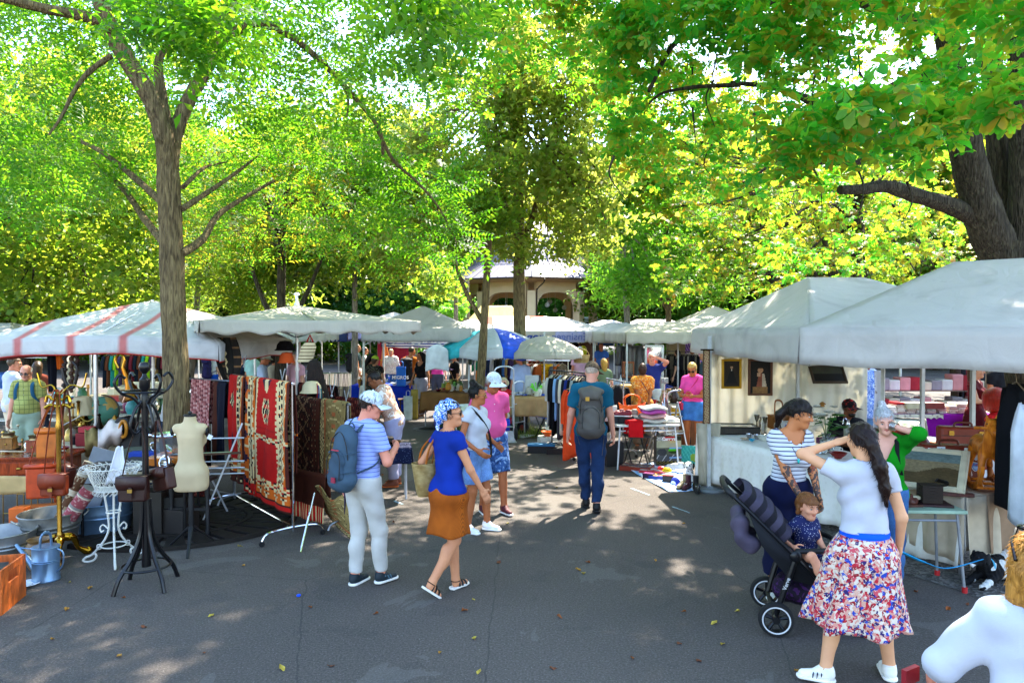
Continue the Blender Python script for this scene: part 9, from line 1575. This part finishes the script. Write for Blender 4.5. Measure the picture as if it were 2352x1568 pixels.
def flowers():
 t=thing('flower_vase','glass vase of white roses with green leaves','vase of flowers',T(1897,1030));m=MB();m.lathe([(0,0),(.05,0),(.055,.02),(.045,.14),(.06,.2),(.056,.2),(.04,.14),(.05,.02),(0,.02)],n=18);build('vase',m,glass('#e0ecec'),t);q=random.Random(5);g1,w=M('#2a6a1c',.5,var=.5),M('#d8d8cc',.6);m=MB();f=MB();sm=MB()
 for k in range(46):a,r_,z=q.uniform(0,6.3),q.uniform(.02,.17),q.uniform(.2,.46);p=Vector((r_*math.cos(a),r_*math.sin(a),z));L=q.uniform(.08,.13);b=a+q.uniform(-.6,.6);d1=Vector((math.cos(b),math.sin(b),q.uniform(-.5,.3)))*L;s_=Vector((-math.sin(b),math.cos(b),.2))*L*.4;m.add([p,p+d1*.5+s_,p+d1,p+d1*.5-s_],[(0,1,2,3)])
 for k in range(9):a=k*.7;m.tube([(0,0,.1),(.03*math.cos(a),.03*math.sin(a),.25),(.11*math.cos(a),.09*math.sin(a),.42)],.003,4)
 build('leaves',m,g1,t,ang=0)
 for a,b,c_,r_ in((-.11,-.08,.42,.10),(-.02,-.13,.47,.08),(.08,-.04,.53,.06),(-.08,.05,.52,.07),(.13,-.04,.45,.045)):
  f=MB()
  for ring,(n,rr,zz)in enumerate(((6,1.0,0),(5,.75,.25),(4,.45,.45))):
   for k in range(n):w_=2*PI*k/n+ring*.5;d1=Vector((math.cos(w_),math.sin(w_),.25+zz))*r_*rr;s_=Vector((-math.sin(w_),math.cos(w_),0))*r_*.55;P0=Vector((a,b,c_));f.add([P0,P0+d1*.6-s_,P0+d1*1.05+Vector((0,0,.1*r_)),P0+d1*.6+s_],[(0,1,2,3)])
  build('rose',f,w,t,ang=0)
 m=MB();m.lathe([(.0,0),(.03,.0),(.02,.02),(.045,.03),(.01,.06),(0,.06)],(-.04,.02,.54),10);build('dried_bud',m,M('#9a6a2c',.8),t)
flowers()
p=T(1947,1010);t=thing('siphon','old glass soda siphon with metal head','soda siphon',p);m=MB();m.lathe([(0,0),(.05,0),(.055,.03),(.055,.16),(.025,.21),(.02,.22),(0,.22)],n=18);build('bottle',m,M('#8a8c78',.15),t);m=MB();m.lathe([(.022,.21),(.028,.22),(.02,.26),(.025,.28),(0,.29)],n=14);m.tube(bez([(0,0,.26),(-.05,0,.3),(-.07,0,.22)],8),.01,6);build('head',m,METAL('#b8b8bc',.2),t)
box(T(1905,1018),(.3,.16,.08),'#5a2c4a','flat violet and brown box behind the vase','box',.3);box(T(1930,1005),(.26,.16,.1),'#1a1816','black handbag lying before the seated man','handbag',.2)
def bigframe():
 p=T(2080,1118,.79);o=frame(p,.95,.62,'landscape painting in a wide cream frame leaning on the near table half','#c8bc9c',landscape,rz=R(-38),rx=-1.05,fw=.07,th=.03)
bigframe()
frame(T(2098,1012,.77)+Vector((.05,.3,0)),.6,.42,'dark thin framed print with green leaves behind the doctor bag','#2a2c2c',lambda u,v:lin('#7a9a6a')if(u-.5)**2+(v-.4)**2<.12 else lin('#c8ccc4'),rz=R(-25),rx=-1.0,fw=.03)
def suitcase(p,d3,col,lab,rz,stick=False):
 t=thing('suitcase',lab,'suitcase',p,rz);m=MB();m.box((0,0,d3[2]/2),d3);build('shell',m,M(col,.5,bump=.2),t,bev=.025);m=MB();m.tube(bez([(-.09,0,d3[2]),(-.07,0,d3[2]+.04),(.07,0,d3[2]+.04),(.09,0,d3[2])],10),.012,7);build('handle',m,M('#5a2414',.5),t);m=MB();m.box((0,-d3[1]/2-.001,d3[2]*.80),(d3[0]*.99,.006,.012));build('seam',m,M('#4a1c10',.5),t)
 for x in(-1,1):m=MB();m.box((x*d3[0]*.3,-d3[1]/2-.006,d3[2]*.86),(.05,.012,.05));build('lock',m,BRASS,t)
 if stick:
  q=random.Random(3);pal=['#3a62a8','#c8d4dc','#d8d0b8','#8aa4c8','#c0a8a0','#6a8cc0','#d0d4d8','#5a7ab0']
  for k,(x,z)in enumerate(((-.2,.30),(-.11,.32),(.14,.31),(.21,.28),(-.19,.18),(-.06,.24),(.05,.19),(.13,.20),(.21,.17),(-.11,.12),(-.19,.06),(-.02,.08),(.14,.09),(.06,.06))):
   sh=[(-.033,.035),(.033,.035),(.033,-.01),(.018,-.033),(0,-.042),(-.018,-.033),(-.033,-.01)]if k%5!=4 else[(math.cos(a)*.03,math.sin(a)*.03)for a in np.linspace(0,2*PI,14,endpoint=False)]
   m=MB();M4=Matrix.Translation((x,-d3[1]/2-.001,z))@Matrix.Rotation(PI/2,4,'X')@Matrix.Rotation(q.uniform(-.3,.3),4,'Z');m.prism([(a*1.16,b*1.16)for a,b in sh],.0016,M4,0);m.prism(sh,.0026,M4,1);m.prism([(a*.75,b*.4-.012)for a,b in sh],.0034,M4,2);m.prism([(-.02,.012),(.02,.012),(.006,.026),(-.008,.02)],.0038,M4,3);build('sticker',m,[M('#d8d8d4',.5),M(pal[k%8],.5),M(pal[(k+3)%8],.5),M('#2c4a6a' if k%2 else '#8a3a2c',.5)],t,smooth=False)
suitcase(T(2178,1108)+Vector((.05,.08,0)),(.52,.18,.37),'#6a2412','brown suitcase covered in travel stickers behind the rocking horse',R(-8),True);suitcase(T(2250,1090)+Vector((.05,.35,0)),(.5,.16,.46),'#7a2c16','larger plain red brown suitcase behind the stickered one',R(-10))
t=thing('doctor_bag','dark red brown doctor bag left of the stickered suitcase','doctor bag',T(2105,1045)+Vector((0,.15,0)),-.2);m=MB();sd=SD();sd.cone((-.14,0,.1),(.14,0,.1),.10,.10,.03);sd.cone((-.13,0,.2),(.13,0,.2),.05,.05,.06);qm('bag_body',sd,.01,M('#5a1c10',.4,bump=.3),t);m=MB();m.tube(bez([(-.07,0,.24),(-.05,0,.3),(.05,0,.3),(.07,0,.24)],10),.012,7);m.box((0,0,.245),(.28,.02,.02));build('handle',m,M('#3a140c',.4),t);m=MB();m.box((0,-.02,.25),(.06,.02,.02));build('clasp',m,BRASS,t)
t=thing('puppet_head','red faced puppet in a checked cloth on the table','puppet',T(2072,1040)+Vector((0,.1,0)));sd=SD();sd.ell((0,0,.20),(.07,.075,.085),.02);sd.ell((0,-.075,.19),(.018,.025,.02),.02);sd.ell((0,-.05,.15),(.04,.03,.025),.02);qm('head',sd,.008,M('#b8381c',.35),t);m=MB();m.lathe([(.14,0),(.12,.05),(.06,.12),(.05,.14)],n=18);build('cloth',m,grid_cloth('red_check','#b03020','#c8503c','#d8b8a0',.03),t);m=MB();m.lathe([(.075,.23),(.06,.28),(.03,.33),(0,.36)],n=14);build('hat',m,M('#a82814',.6),t)
def rocking_horse():
 p=T(2262,1128);t=thing('rocking_horse','carved orange wooden rocking horse on curved runners','rocking horse',p+Vector((.05,.05,0)),R(-22));wm=PAT('horse_wood',lambda t:(t.bump(t.noise(60,3),.2,.004),t.mix(t.ma('MULTIPLY',t.gt(t.noise(5,2),.62),.8),t.ramp(t.noise(3.5,5,t.scale(t.obj(),(6,6,1.5)),1.0),[(.3,'#9a4a0e'),(.55,'#c8701c'),(.75,'#d88a30')]),'#5a260c'))[1],.35)
 sd=SD();sd.cone((0,-.08,.40),(0,.24,.41),.085,.095,.03,None,(1,1,1));sd.cone((0,-.12,.42),(0,-.17,.62),.072,.055,.03);sd.cone((0,-.16,.64),(0,-.29,.585),.05,.034,.02);sd.ell((0,-.17,.655),(.052,.055,.05),.02)
 for s_ in(-1,1):
  sd.cone((s_*.035,-.155,.69),(s_*.04,-.15,.735),.016,.006,.01);sd.cone((s_*.055,-.10,.36),(s_*.085,-.17,.20),.042,.024,.03);sd.cone((s_*.085,-.17,.2),(s_*.09,-.16,.07),.024,.022,.02);sd.cone((s_*.06,.22,.36),(s_*.085,.27,.2),.045,.024,.03);sd.cone((s_*.085,.27,.2),(s_*.09,.27,.07),.024,.022,.02)
  for y_ in(-.165,.27):sd.ell((s_*.09,y_,.065),(.032,.034,.022),.01)
 qm('horse',sd,.009,wm,t);m=MB();m.tube([(-.15,-.2,.615),(.15,-.2,.615)],.014,8);build('handle',m,wm,t);m=MB();m.tube(bez([(0,.31,.42),(0,.38,.36),(0,.37,.22)],8),[.02,.024,.028,.026,.024,.02,.016,.012,.006],7);build('tail',m,M('#7a4418',.8),t)
 for s_ in(-1,1):
  m=MB();N=18;V=[]
  for k in range(N+1):a=lerp(-1.05,1.05,k/N);y,z=.05+.46*math.sin(a),.46*(1-math.cos(a))-.0;V+=[(s_*.11-.016,y,z),(s_*.11+.016,y,z),(s_*.11+.016,y*1.0,z+.05),(s_*.11-.016,y,z+.05)]
  m.add(V,[(4*k+a,4*k+(a+1)%4,4*k+4+(a+1)%4,4*k+4+a)for k in range(N)for a in range(4)]+[(3,2,1,0),(4*N,4*N+1,4*N+2,4*N+3)]);build('runner',m,wm,t)
 for y_ in(-.17,.05,.27):m=MB();m.box((0,y_,.055),(.24,.05,.02));build('slat',m,wm,t)
 for s_ in(-1,1):m=MB();m.sph((s_*.046,-.2,.655),.008,8,5);build('eye',m,BLK,t)
rocking_horse()
m=MB();p=T(2130,1135);m.lathe([(.035,-.06),(.04,-.02),(.04,.04),(.05,.06),(.045,.06)],n=14,M4=Matrix.Rotation(R(80),4,'Y'));single('black_case','black cylindrical camera case on the near table half','case',m,M('#0e0e10',.5),loc=p+Vector((0,0,.05)));t=thing('leather_strap','coiled dark belt beside the camera case','belt',T(2163,1132)+Vector((0,0,.03)));m=MB();m.tube(bez([(.07*math.cos(a)*(1-.03*a),.03*math.sin(a),.0+.01*a)for a in np.linspace(0,9,18)],40),.02,6,flat=.25);build('belt',m,M('#16120f',.4),t)
box(T(2118,1146),(.17,.05,.03),'#c8bc9c','cream card box beside the camera case','box',-.1);box(T(2185,1138),(.36,.06,.03),'#4a1c14','long flat dark red wooden box at the table edge','box',-.25,mat=WOOD('#4a1c14'));box(T(2065,1120),(.2,.14,.03),'#c8c8c4','flat white book under the leaning frame','book',.1)
FT2=G(2142,1362);FT2=Vector((FT2.x,FT2.y+.24,0));t=table('folding camping table with pale green top and red foot caps',FT2,.62,.46,.72,R(-3),'#8fa890','#8a8c90',fold=True,foot='#b01c20',lr=.013);zz=.722
def lattice():
 t=thing('plastic_basket','small black plastic basket with square holes','basket',Vector((FT2.x-.16,FT2.y+.12,zz)),.1);m=MB()
 for z in(.01,.04,.075):m.box((0,-.08,z),(.24,.006,.012));m.box((0,.08,z),(.24,.006,.012));m.box((-.12,0,z),(.006,.16,.012));m.box((.12,0,z),(.006,.16,.012))
 for k in range(9):
  x=-.12+.03*k;m.box((x,-.08,.04),(.008,.007,.08));m.box((x,.08,.04),(.008,.007,.08))
 m.box((0,0,.005),(.24,.16,.008));build('lattice',m,M('#1a1412',.5),t,smooth=False);m=MB();m.box((-.02,.02,.03),(.16,.05,.03),rz=.3);build('papers',m,M('#c8c8c0',.8),t)
lattice()
t=thing('carved_block','reddish carved wooden block on the camping table','carving',Vector((FT2.x-.17,FT2.y-.08,zz)),.05);sd=SD();sd.cone((-.10,0,.035),(.10,0,.035),.04,.035,.03);sd.cone((-.08,.0,.07),(.06,0,.075),.035,.03,.03);sd.wr=lambda X,Y,Z:.008*np.sin(60*X)*np.sin(70*Z+20*Y);qm('carving',sd,.008,WOOD('#4a2014'),t);m=MB();m.box((0,0,.01),(.3,.1,.02));build('base',m,WOOD('#4a2014'),t)
t=thing('iron_box','dark rusty cube bound with wire on a dark board','iron box',Vector((FT2.x+.10,FT2.y-.02,zz)),-.2);m=MB();m.box((0,0,.10),(.17,.15,.16));build('cube',m,M('#2a1e16',.7,.3,bump=.5,bs=40),t,bev=.006);m=MB();m.box((.01,0,.01),(.3,.22,.02));build('board',m,M('#2c1014',.5),t,bev=.004);m=MB()
for k in range(5):m.tube([(.09*math.cos(a),.08*math.sin(a),.05+.028*k+.01*math.sin(3*a))for a in np.linspace(0,2*PI,16,endpoint=False)],.004,5,closed=True)
build('wire',m,M('#3a3028',.6,.5),t)
TB=on(2165,9.0,0);table('white clothed table at the back of the near tent',TB,1.5,.8,.80,R(-12),'#cccccc','#8a8c90');drape('plain white cloth on the back table',TB,1.54,.84,.805,R(-12),(.7,.5,.3,.6),FAB('#c2c4cc'),seed=15)
zb=.815
p=on(2114,8.7,zb);t=thing('water_bottle','clear water bottle with green band on the back table','bottle',p);m=MB();m.lathe([(0,0),(.045,0),(.047,.02),(.042,.1),(.047,.13),(.045,.2),(.02,.25),(.015,.27),(0,.27)],n=18);build('bottle',m,glass('#d8e8e0',.08),t);m=MB();m.lathe([(.049,.1),(.049,.16)],n=18);build('band',m,M('#3c9a3c',.4),t)
m=MB();c=on(2072,8.8,zb);q=random.Random(4);m.grid(lambda i,j:(c.x+math.cos(2*PI*i)*(.14*(1-j)+.02)*(1+.2*math.sin(5*PI*i)),c.y+math.sin(2*PI*i)*.1*(1-.8*j),c.z+.16*j+.02*math.sin(7*PI*i)),22,8);single('plastic_bag','pale translucent plastic bag on the back table','plastic bag',m,M('#a8c0c4',.3),solid=.003,ang=0)
box(on(2165,8.75,zb),(.24,.16,.03),'#c0561c','orange tray with black inlay on the back table','tray',-.1);box(on(2215,9.0,zb),(.28,.2,.015),'#8aa88c','pale green framed picture lying on the back table','picture',.2);box(on(2135,9.0,zb),(.3,.2,.02),'#c8ccd0','stack of white papers on the back table','papers',.3)
for k in range(6):m=MB();a=on(2140+9*k,8.6,zb+.008);m.tube([a,a+Vector((.10*math.cos(k),.08*math.sin(k*2.1),0))],.006,5);single('tool',seq(['dark red','black','blue'][k%3]+' handled tool','on the back table'),'tool',m,M(['#6a1a1c','#18181c','#1c4a9c'][k%3],.4))
t=thing('book_box','dark olive box with bottle at the left of the back table','box',on(2050,9.3,.8));m=MB();m.box((0,0,.07),(.4,.2,.14));build('body',m,M('#4a442c',.6),t,bev=.005)
LT=on(2110,11.9,0);table('trestle table of folded linens behind the near tent',LT,2.6,.8,.85,0,'#8a7a64','#5a4030');drape('purple cloth under the lace on the linen table',LT,2.2,.84,.853,0,(.8,.1,.2,.1),FAB('#7a0c8a'),seed=16);m=MB();a,b=P(2030,905,11.42),P(2168,960,11.42);m.grid(lambda i,j:(lerp(a.x,b.x,i),11.42+.02*math.sin(15*i),lerp(.87,b.z-.02+.03*abs(math.sin(9*PI*i)),j)),60,10);single('lace_cloth','white scalloped lace cloth hanging in front of the linen table','lace cloth',m,PAT('lace',lambda t:t.mix(t.gt(t.vor(14),.34),'#9a948c','#ccc8bc')),solid=.004,ang=0)
q=random.Random(8);k=0
for u in(2000,2020,2042,2062,2085,2108,2132,2156,2180,2200,2222):
 n=q.randrange(4,7);z=.862
 for j in range(n):h_=q.uniform(.025,.04);col=q.choice(['#c8b8a8','#d0c8bc','#c8a8a0','#b8b0a8','#d4ccc4','#b89890'])if not(j==n-1 and u in(2062,2132))else '#8a1c24';m=MB();p=on(u+q.uniform(-2,2),11.7,z+h_/2);w=q.uniform(.13,.16);m.box((0,0,0),(w,.28,h_));o=single('folded_linen',seq(cname(col)+' folded linen','in the piles, from the left'),'linen',m,FAB(col),group='folded linens on the linen table',loc=p,bev=.012);z+=h_
 k+=1
box(on(2140,11.6,.95),(.34,.22,.1),'#7a3430','red brown plastic box on the linen piles','box',0);box(on(2098,11.6,.95),(.32,.22,.1),'#b8b094','cream plastic box on the linen piles','box',0)
m=MB();a,b=P(2008,850,10.4),P(2026,985,10.4);m.grid(lambda i,j:(lerp(a.x,b.x,i)+.01*math.sin(5*j),10.4+.02*math.sin(7*i),lerp(a.z,b.z,j)),10,20);single('lace_curtain','narrow pale grey lace curtain at the end of the cream wall','curtain',m,PAT('curtain_lace',lambda t:t.mix(t.gt(t.noise(14,2),.60),'#b8bac4','#8a8484')),solid=.004,ang=0)
zs=shelf(on(2120,13.2,0),2.7,1.75,'wide shelf of pastel linens behind the linen table',0,'#8a8078',4);q=random.Random(5)
for j,z in enumerate(zs[1:]):
 for k in range(11):h_=q.uniform(.16,.32);m=MB();m.box((0,0,h_/2),(.21,.26,h_));single('linen_bale',seq(['pink','cream','white','red','grey'][(k*3+j)%5]+' bale of linen',('on the lower shelf','on the middle shelf','on the upper shelf')[j]+' behind the linen table'),'linen',m,FAB(['#c88a8a','#c8b8a0','#c8c4c0','#9a2c34','#8a8488'][(k*3+j)%5]),loc=on(2000+24*k,13.1,z),bev=.02)
popup('white tent closing the view behind the linen shelves',on(2200,16.5,0),4.5,3,0,2.3,2.9,.5,.4,WHITE_C,frame=False)
rail(on(2190,14.6,0),on(2330,14.2,0),1.7,'clothes rail behind the maroon dress')
for k in range(12):garment(on(2195+11*k,14.4,1.69),R(70),['#3a2c28','#1c1c22','#6a2430','#4a5a7a','#8a7a6a','#20242c'][k%6],seq(['brown','black','wine red','steel blue','taupe','charcoal'][k%6]+' garment','on the rail behind the maroon dress'),.42,.95,.09,.4)
garment(P(2335,862,6.1),R(70),'#0f1014','long black coat with glittering collar at the right frame edge',.5,1.1,.2,.3);garment(P(2356,905,5.8),R(60),'#d8dce4','white jacket in clear cover at the right frame edge',.5,1.0,.16,.2)
t=thing('mannequin','red wigged mannequin behind the rocking horse','mannequin',on(2292,8.9,0),.3);sd=SD();sd.cone((0,0,.7),(0,0,1.0),.12,.13,.05);sd.cone((-.12,0,1.12),(.12,0,1.12),.06,.06,.05);sd.cone((0,0,.95),(0,0,1.15),.12,.09,.05);qm('dress',sd,.018,FAB('#a81418'),t);m=MB();m.sph((0,0,1.36),(.085,.1,.12));m.cyl((0,0,1.1),(0,0,1.3),.045);build('head',m,M('#c89a80',.5),t);sd=SD();sd.ell((0,.02,1.40),(.15,.15,.14),.03);sd.ell((0,.03,1.32),(.14,.13,.13),.03);qm('wig',sd,.014,hair_mat('#8a1c0c'),t);m=MB();m.lathe([(.25,0),(.2,.03),(.03,.06),(.03,.7)],n=16);build('stand',m,BLK,t)
def dog():
 c=G(2262,1340);t=thing('dog','small black and white dog lying under the table end','dog',c,R(-60));sd=SD();sd.cone((0,.10,.11),(0,.42,.12),.10,.12,.04);sd.cone((0,.05,.15),(0,-.05,.22),.075,.06,.04);sd.ell((0,-.10,.25),(.065,.075,.06),.03);sd.cone((0,-.15,.235),(0,-.23,.215),.035,.024,.02)
 for s_ in(-1,1):sd.cone((s_*.06,.08,.08),(s_*.07,-.14,.03),.04,.026,.02);sd.cone((s_*.07,-.14,.03),(s_*.07,-.2,.025),.026,.026,.01);sd.cone((s_*.10,.40,.10),(s_*.13,.26,.04),.06,.03,.03);sd.cone((s_*.13,.26,.04),(s_*.13,.16,.028),.03,.024,.01)
 sd.cone((0,.5,.1),(.12,.62,.06),.03,.015,.02);sd.wr=lambda X,Y,Z:.006*np.sin(120*X+60*Z)*np.sin(110*Y);qm('body',sd,.009,PAT('dog_coat',lambda t:t.mix(t.gt(t.noise(4,2),.56),'#121214','#c8c8c4'),.9),t)
 for s_ in(-1,1):m=MB();m.sph((s_*.06,-.07,.25),(.014,.035,.055),10,6);build('ear',m,M('#121214',.9),t)
 m=MB();m.sph((0,-.235,.225),(.015,.012,.011),8,5);[m.sph((s_*.026,-.165,.272),.008,7,5)for s_ in(-1,1)];build('face',m,BLK,t);m=MB();m.tube([(.07*math.cos(a),.02,.17+.07*math.sin(a))for a in np.linspace(0,2*PI,16,endpoint=False)],.01,6,closed=True);build('collar',m,M('#1c9ac0',.5),t);return c
dc=dog();m=MB();h0=a9['w2'](a9['wR'])+Vector((0,0,-.02));h1=dc+Vector((-.0,-.02,.24));mid=h0.lerp(h1,.5)+Vector((0,0,-.10));m.tube(bez([h0,h0.lerp(mid,.5)+Vector((0,0,-.02)),mid,h1],24),[.016]*8+[.007]*17,7,flat=.5);single('leash','cyan blue dog leash running to the ponytail woman','leash',m,FAB('#0f8ac0',.1))
# pushchair with the child
def stroller():
 O=Vector((2.04,5.34,0));yaw=math.atan2(-.23,.974);t=thing('pushchair','black pushchair with folded grey violet hood and white rimmed wheels','pushchair',O,yaw);bk=M('#0d0e12',.35);fb=M('#16181e',.85,bump=.3,bs=120);vi=M('#4a4258',.85,bump=.3,bs=120,var=.25)
 for s_ in(-1,1):
  m=MB();m.tube(bez([(-.30,s_*.24,1.02),(-.17,s_*.245,.90),(.12,s_*.25,.62),(.45,s_*.2,.30),(.66,s_*.16,.17)],18),.021,8,flat=.8);build('side_bar',m,bk,t);m=MB();m.tube([(.14,s_*.25,.60),(.06,s_*.25,.34),(0,s_*.235,.13)],[.022,.024,.02],8);build('rear_leg',m,bk,t)
  m=MB();m.sph((.14,s_*.262,.605),(.045,.02,.045),12,8);build('hinge',m,bk,t)
 m=MB();m.tube(bez([(-.30,-.24,1.02),(-.35,-.22,1.07),(-.37,0,1.08),(-.35,.22,1.07),(-.30,.24,1.02)],18),.023,9);build('handlebar',m,M('#101114',.55,bump=.3),t);m=MB();m.tube([(0,-.24,.14),(0,.24,.14)],.016,8);build('axle',m,bk,t)
 def wheel(p,r,w):
  m=MB();rot90=Matrix.Rotation(PI/2,4,'X');m.lathe([(r*.80,-w),(r*.94,-w),(r,-w*.5),(r,w*.5),(r*.94,w),(r*.80,w),(r*.80,-w)],p,32,M4=rot90);wl=build('wheel',m,M('#141416',.75,bump=.4,bs=80),t);m=MB()
  for s_ in(-1,1):m.lathe([(r*.72,s_*w*1.04),(r*.80,s_*w*1.06)],p,32,M4=rot90)
  build('white_ring',m,M('#c8cacc',.35),wl);m=MB();m.lathe([(r*.66,-w*.9),(r*.76,-w*.9),(r*.76,w*.9),(r*.66,w*.9),(r*.66,-w*.9)],p,30,M4=rot90)
  for k in range(5):a=2*PI*k/5+.3;q_=Vector(p);m.tube([q_+Vector((.02*math.cos(a),0,.02*math.sin(a))),q_+Vector((r*.7*math.cos(a),0,r*.7*math.sin(a)))],[.016,.026],6,flat=.6)
  m.lathe([(0,-w*1.1),(.028,-w*1.1),(.03,0),(.028,w*1.1),(0,w*1.1)],p,14,M4=rot90);build('rim',m,bk,wl)
 wheel((0,-.275,.128),.128,.026);wheel((0,.275,.128),.128,.026)
 for s_ in(-1,1):wheel((.66,s_*.14,.088),.088,.022);m=MB();m.tube([(.66,s_*.16,.2),(.67,s_*.155,.09)],.018,7);build('fork',m,bk,t)
 m=MB();m.grid(lambda i,j:[(lerp(-.10,.12,j*2)if j<.5 else lerp(.12,.44,j*2-1)),(i-.5)*.40,(lerp(.98,.50,j*2)if j<.5 else lerp(.50,.47,j*2-1))-.03*math.sin(PI*i)],8,12);build('seat',m,fb,t,solid=.03,ang=0)
 for s_ in(-1,1):m=MB();m.add([(-.20,s_*.225,.92),(.14,s_*.235,.63),(.42,s_*.20,.40),(.36,s_*.2,.36),(.10,s_*.22,.42),(-.10,s_*.22,.66)],[(0,1,2,3,4,5)]);build('side_panel',m,fb,t,solid=.012,ang=0)
 m=MB();m.tube(bez([(.14,-.245,.64),(.38,-.22,.66),(.46,0,.67),(.38,.22,.66),(.14,.245,.64)],18),.021,8);build('bumper_bar',m,M('#15161a',.5),t)
 hc=[lin('#3a3646'),lin('#1c1b22'),lin('#464152'),lin('#201f28')]
 def hood(i,j):a=lerp(-PI/2,PI/2,i);x0,z0=lerp(-.27,.06,j),lerp(1.02,.70,j);w_=(.085+.018*abs(math.sin(4.5*PI*j))+.03*math.sin(PI*j))*math.cos(a)**.35;return(x0+.66*w_,.25*math.sin(a),z0+.75*w_)
 m=MB();m.grid(hood,20,36,cf=lambda u,v:hc[int(v*9)%4]);build('hood',m,TINT('hood_cloth'),t,solid=.01,ang=0)
 sd=SD();sd.cone((-.24,-.12,.76),(-.24,.12,.76),.09,.09,.04,None,(.7,1,1.3));sd.cone((-.17,-.13,.63),(-.17,.13,.63),.075,.075,.06);sd.wr=lambda X,Y,Z:.008*np.sin(40*Z+20*Y);qm('storage_pouch',sd,.014,M('#4c4456',.85,bump=.3,bs=120,var=.25),t)
 sd=SD();sd.cone((.12,0,.28),(.5,0,.27),.11,.10,.05,None,(1,1.5,1));sd.cut(lambda x,y,z:z-.36);sd.wr=lambda X,Y,Z:.008*np.sin(35*X+20*Z);qm('basket',sd,.013,PAT('violet_net',lambda t:t.mix(t.gt(t.noise(16,3,None,2),.58),'#170c20','#3c1a50'),.7),t)
 m=MB();m.box((.60,0,.30),(.16,.26,.02),ry=.5);build('footrest',m,fb,t)
 o=text('Verve',.04,(.073,-.274,.40),M('#c8c8c8',.5),t,rot=(PI/2,-1.25,0),bold=.0008);o=text('evenflo',.026,(.27,-.236,.525),M('#b8b8b8',.5),t,rot=(PI/2,.15,0));m=MB();m.sph((.27,-.226,.525),(.05,.008,.025),14,8);build('badge',m,M('#23242a',.5),t)
 wd_=lambda p:Matrix.Translation(O)@Matrix.Rotation(yaw,4,'Z')@Vector(p)
 s=wd_((.24,-.02,0));S_=1.02/1.75
 person('small child in navy dotted dress sitting in the pushchair',(s.x,s.y,0),yaw-PI/2-R(52),H=1.02,sex='f',skin='#d89a7a',d=5.2,hk=1.42,head=(-8,6,0),pelv=(0,0,.92),lean=2,fL=(-.16,.46,.62),fR=(.14,.50,.70),kneehL=(-.6,.3,1),kneehR=(.5,.3,1),hair=dict(kind='bob',col='#7a4a26',fr=.045,add=[((0,-.06,.0),(0,-.06,-.04),.075,.06),((-.04,.07,.05),(.04,.07,.05),.022,.022),((-.07,-.03,-.02),(-.09,-.04,-.07),.03,.02),((.07,-.03,-.02),(.08,-.03,-.06),.025,.02)]),top=dict(mat=CH_DOT,sl=.45,hem=.94,name='dress_top',g=.02),bottom=dict(f=.62,g=.04,gk=.06,mat=CH_DOT,name='dress_skirt',top=1.02),wL=(-.05,.36,1.02),wR=(.32,.12,1.12),wide=1.05)
stroller()
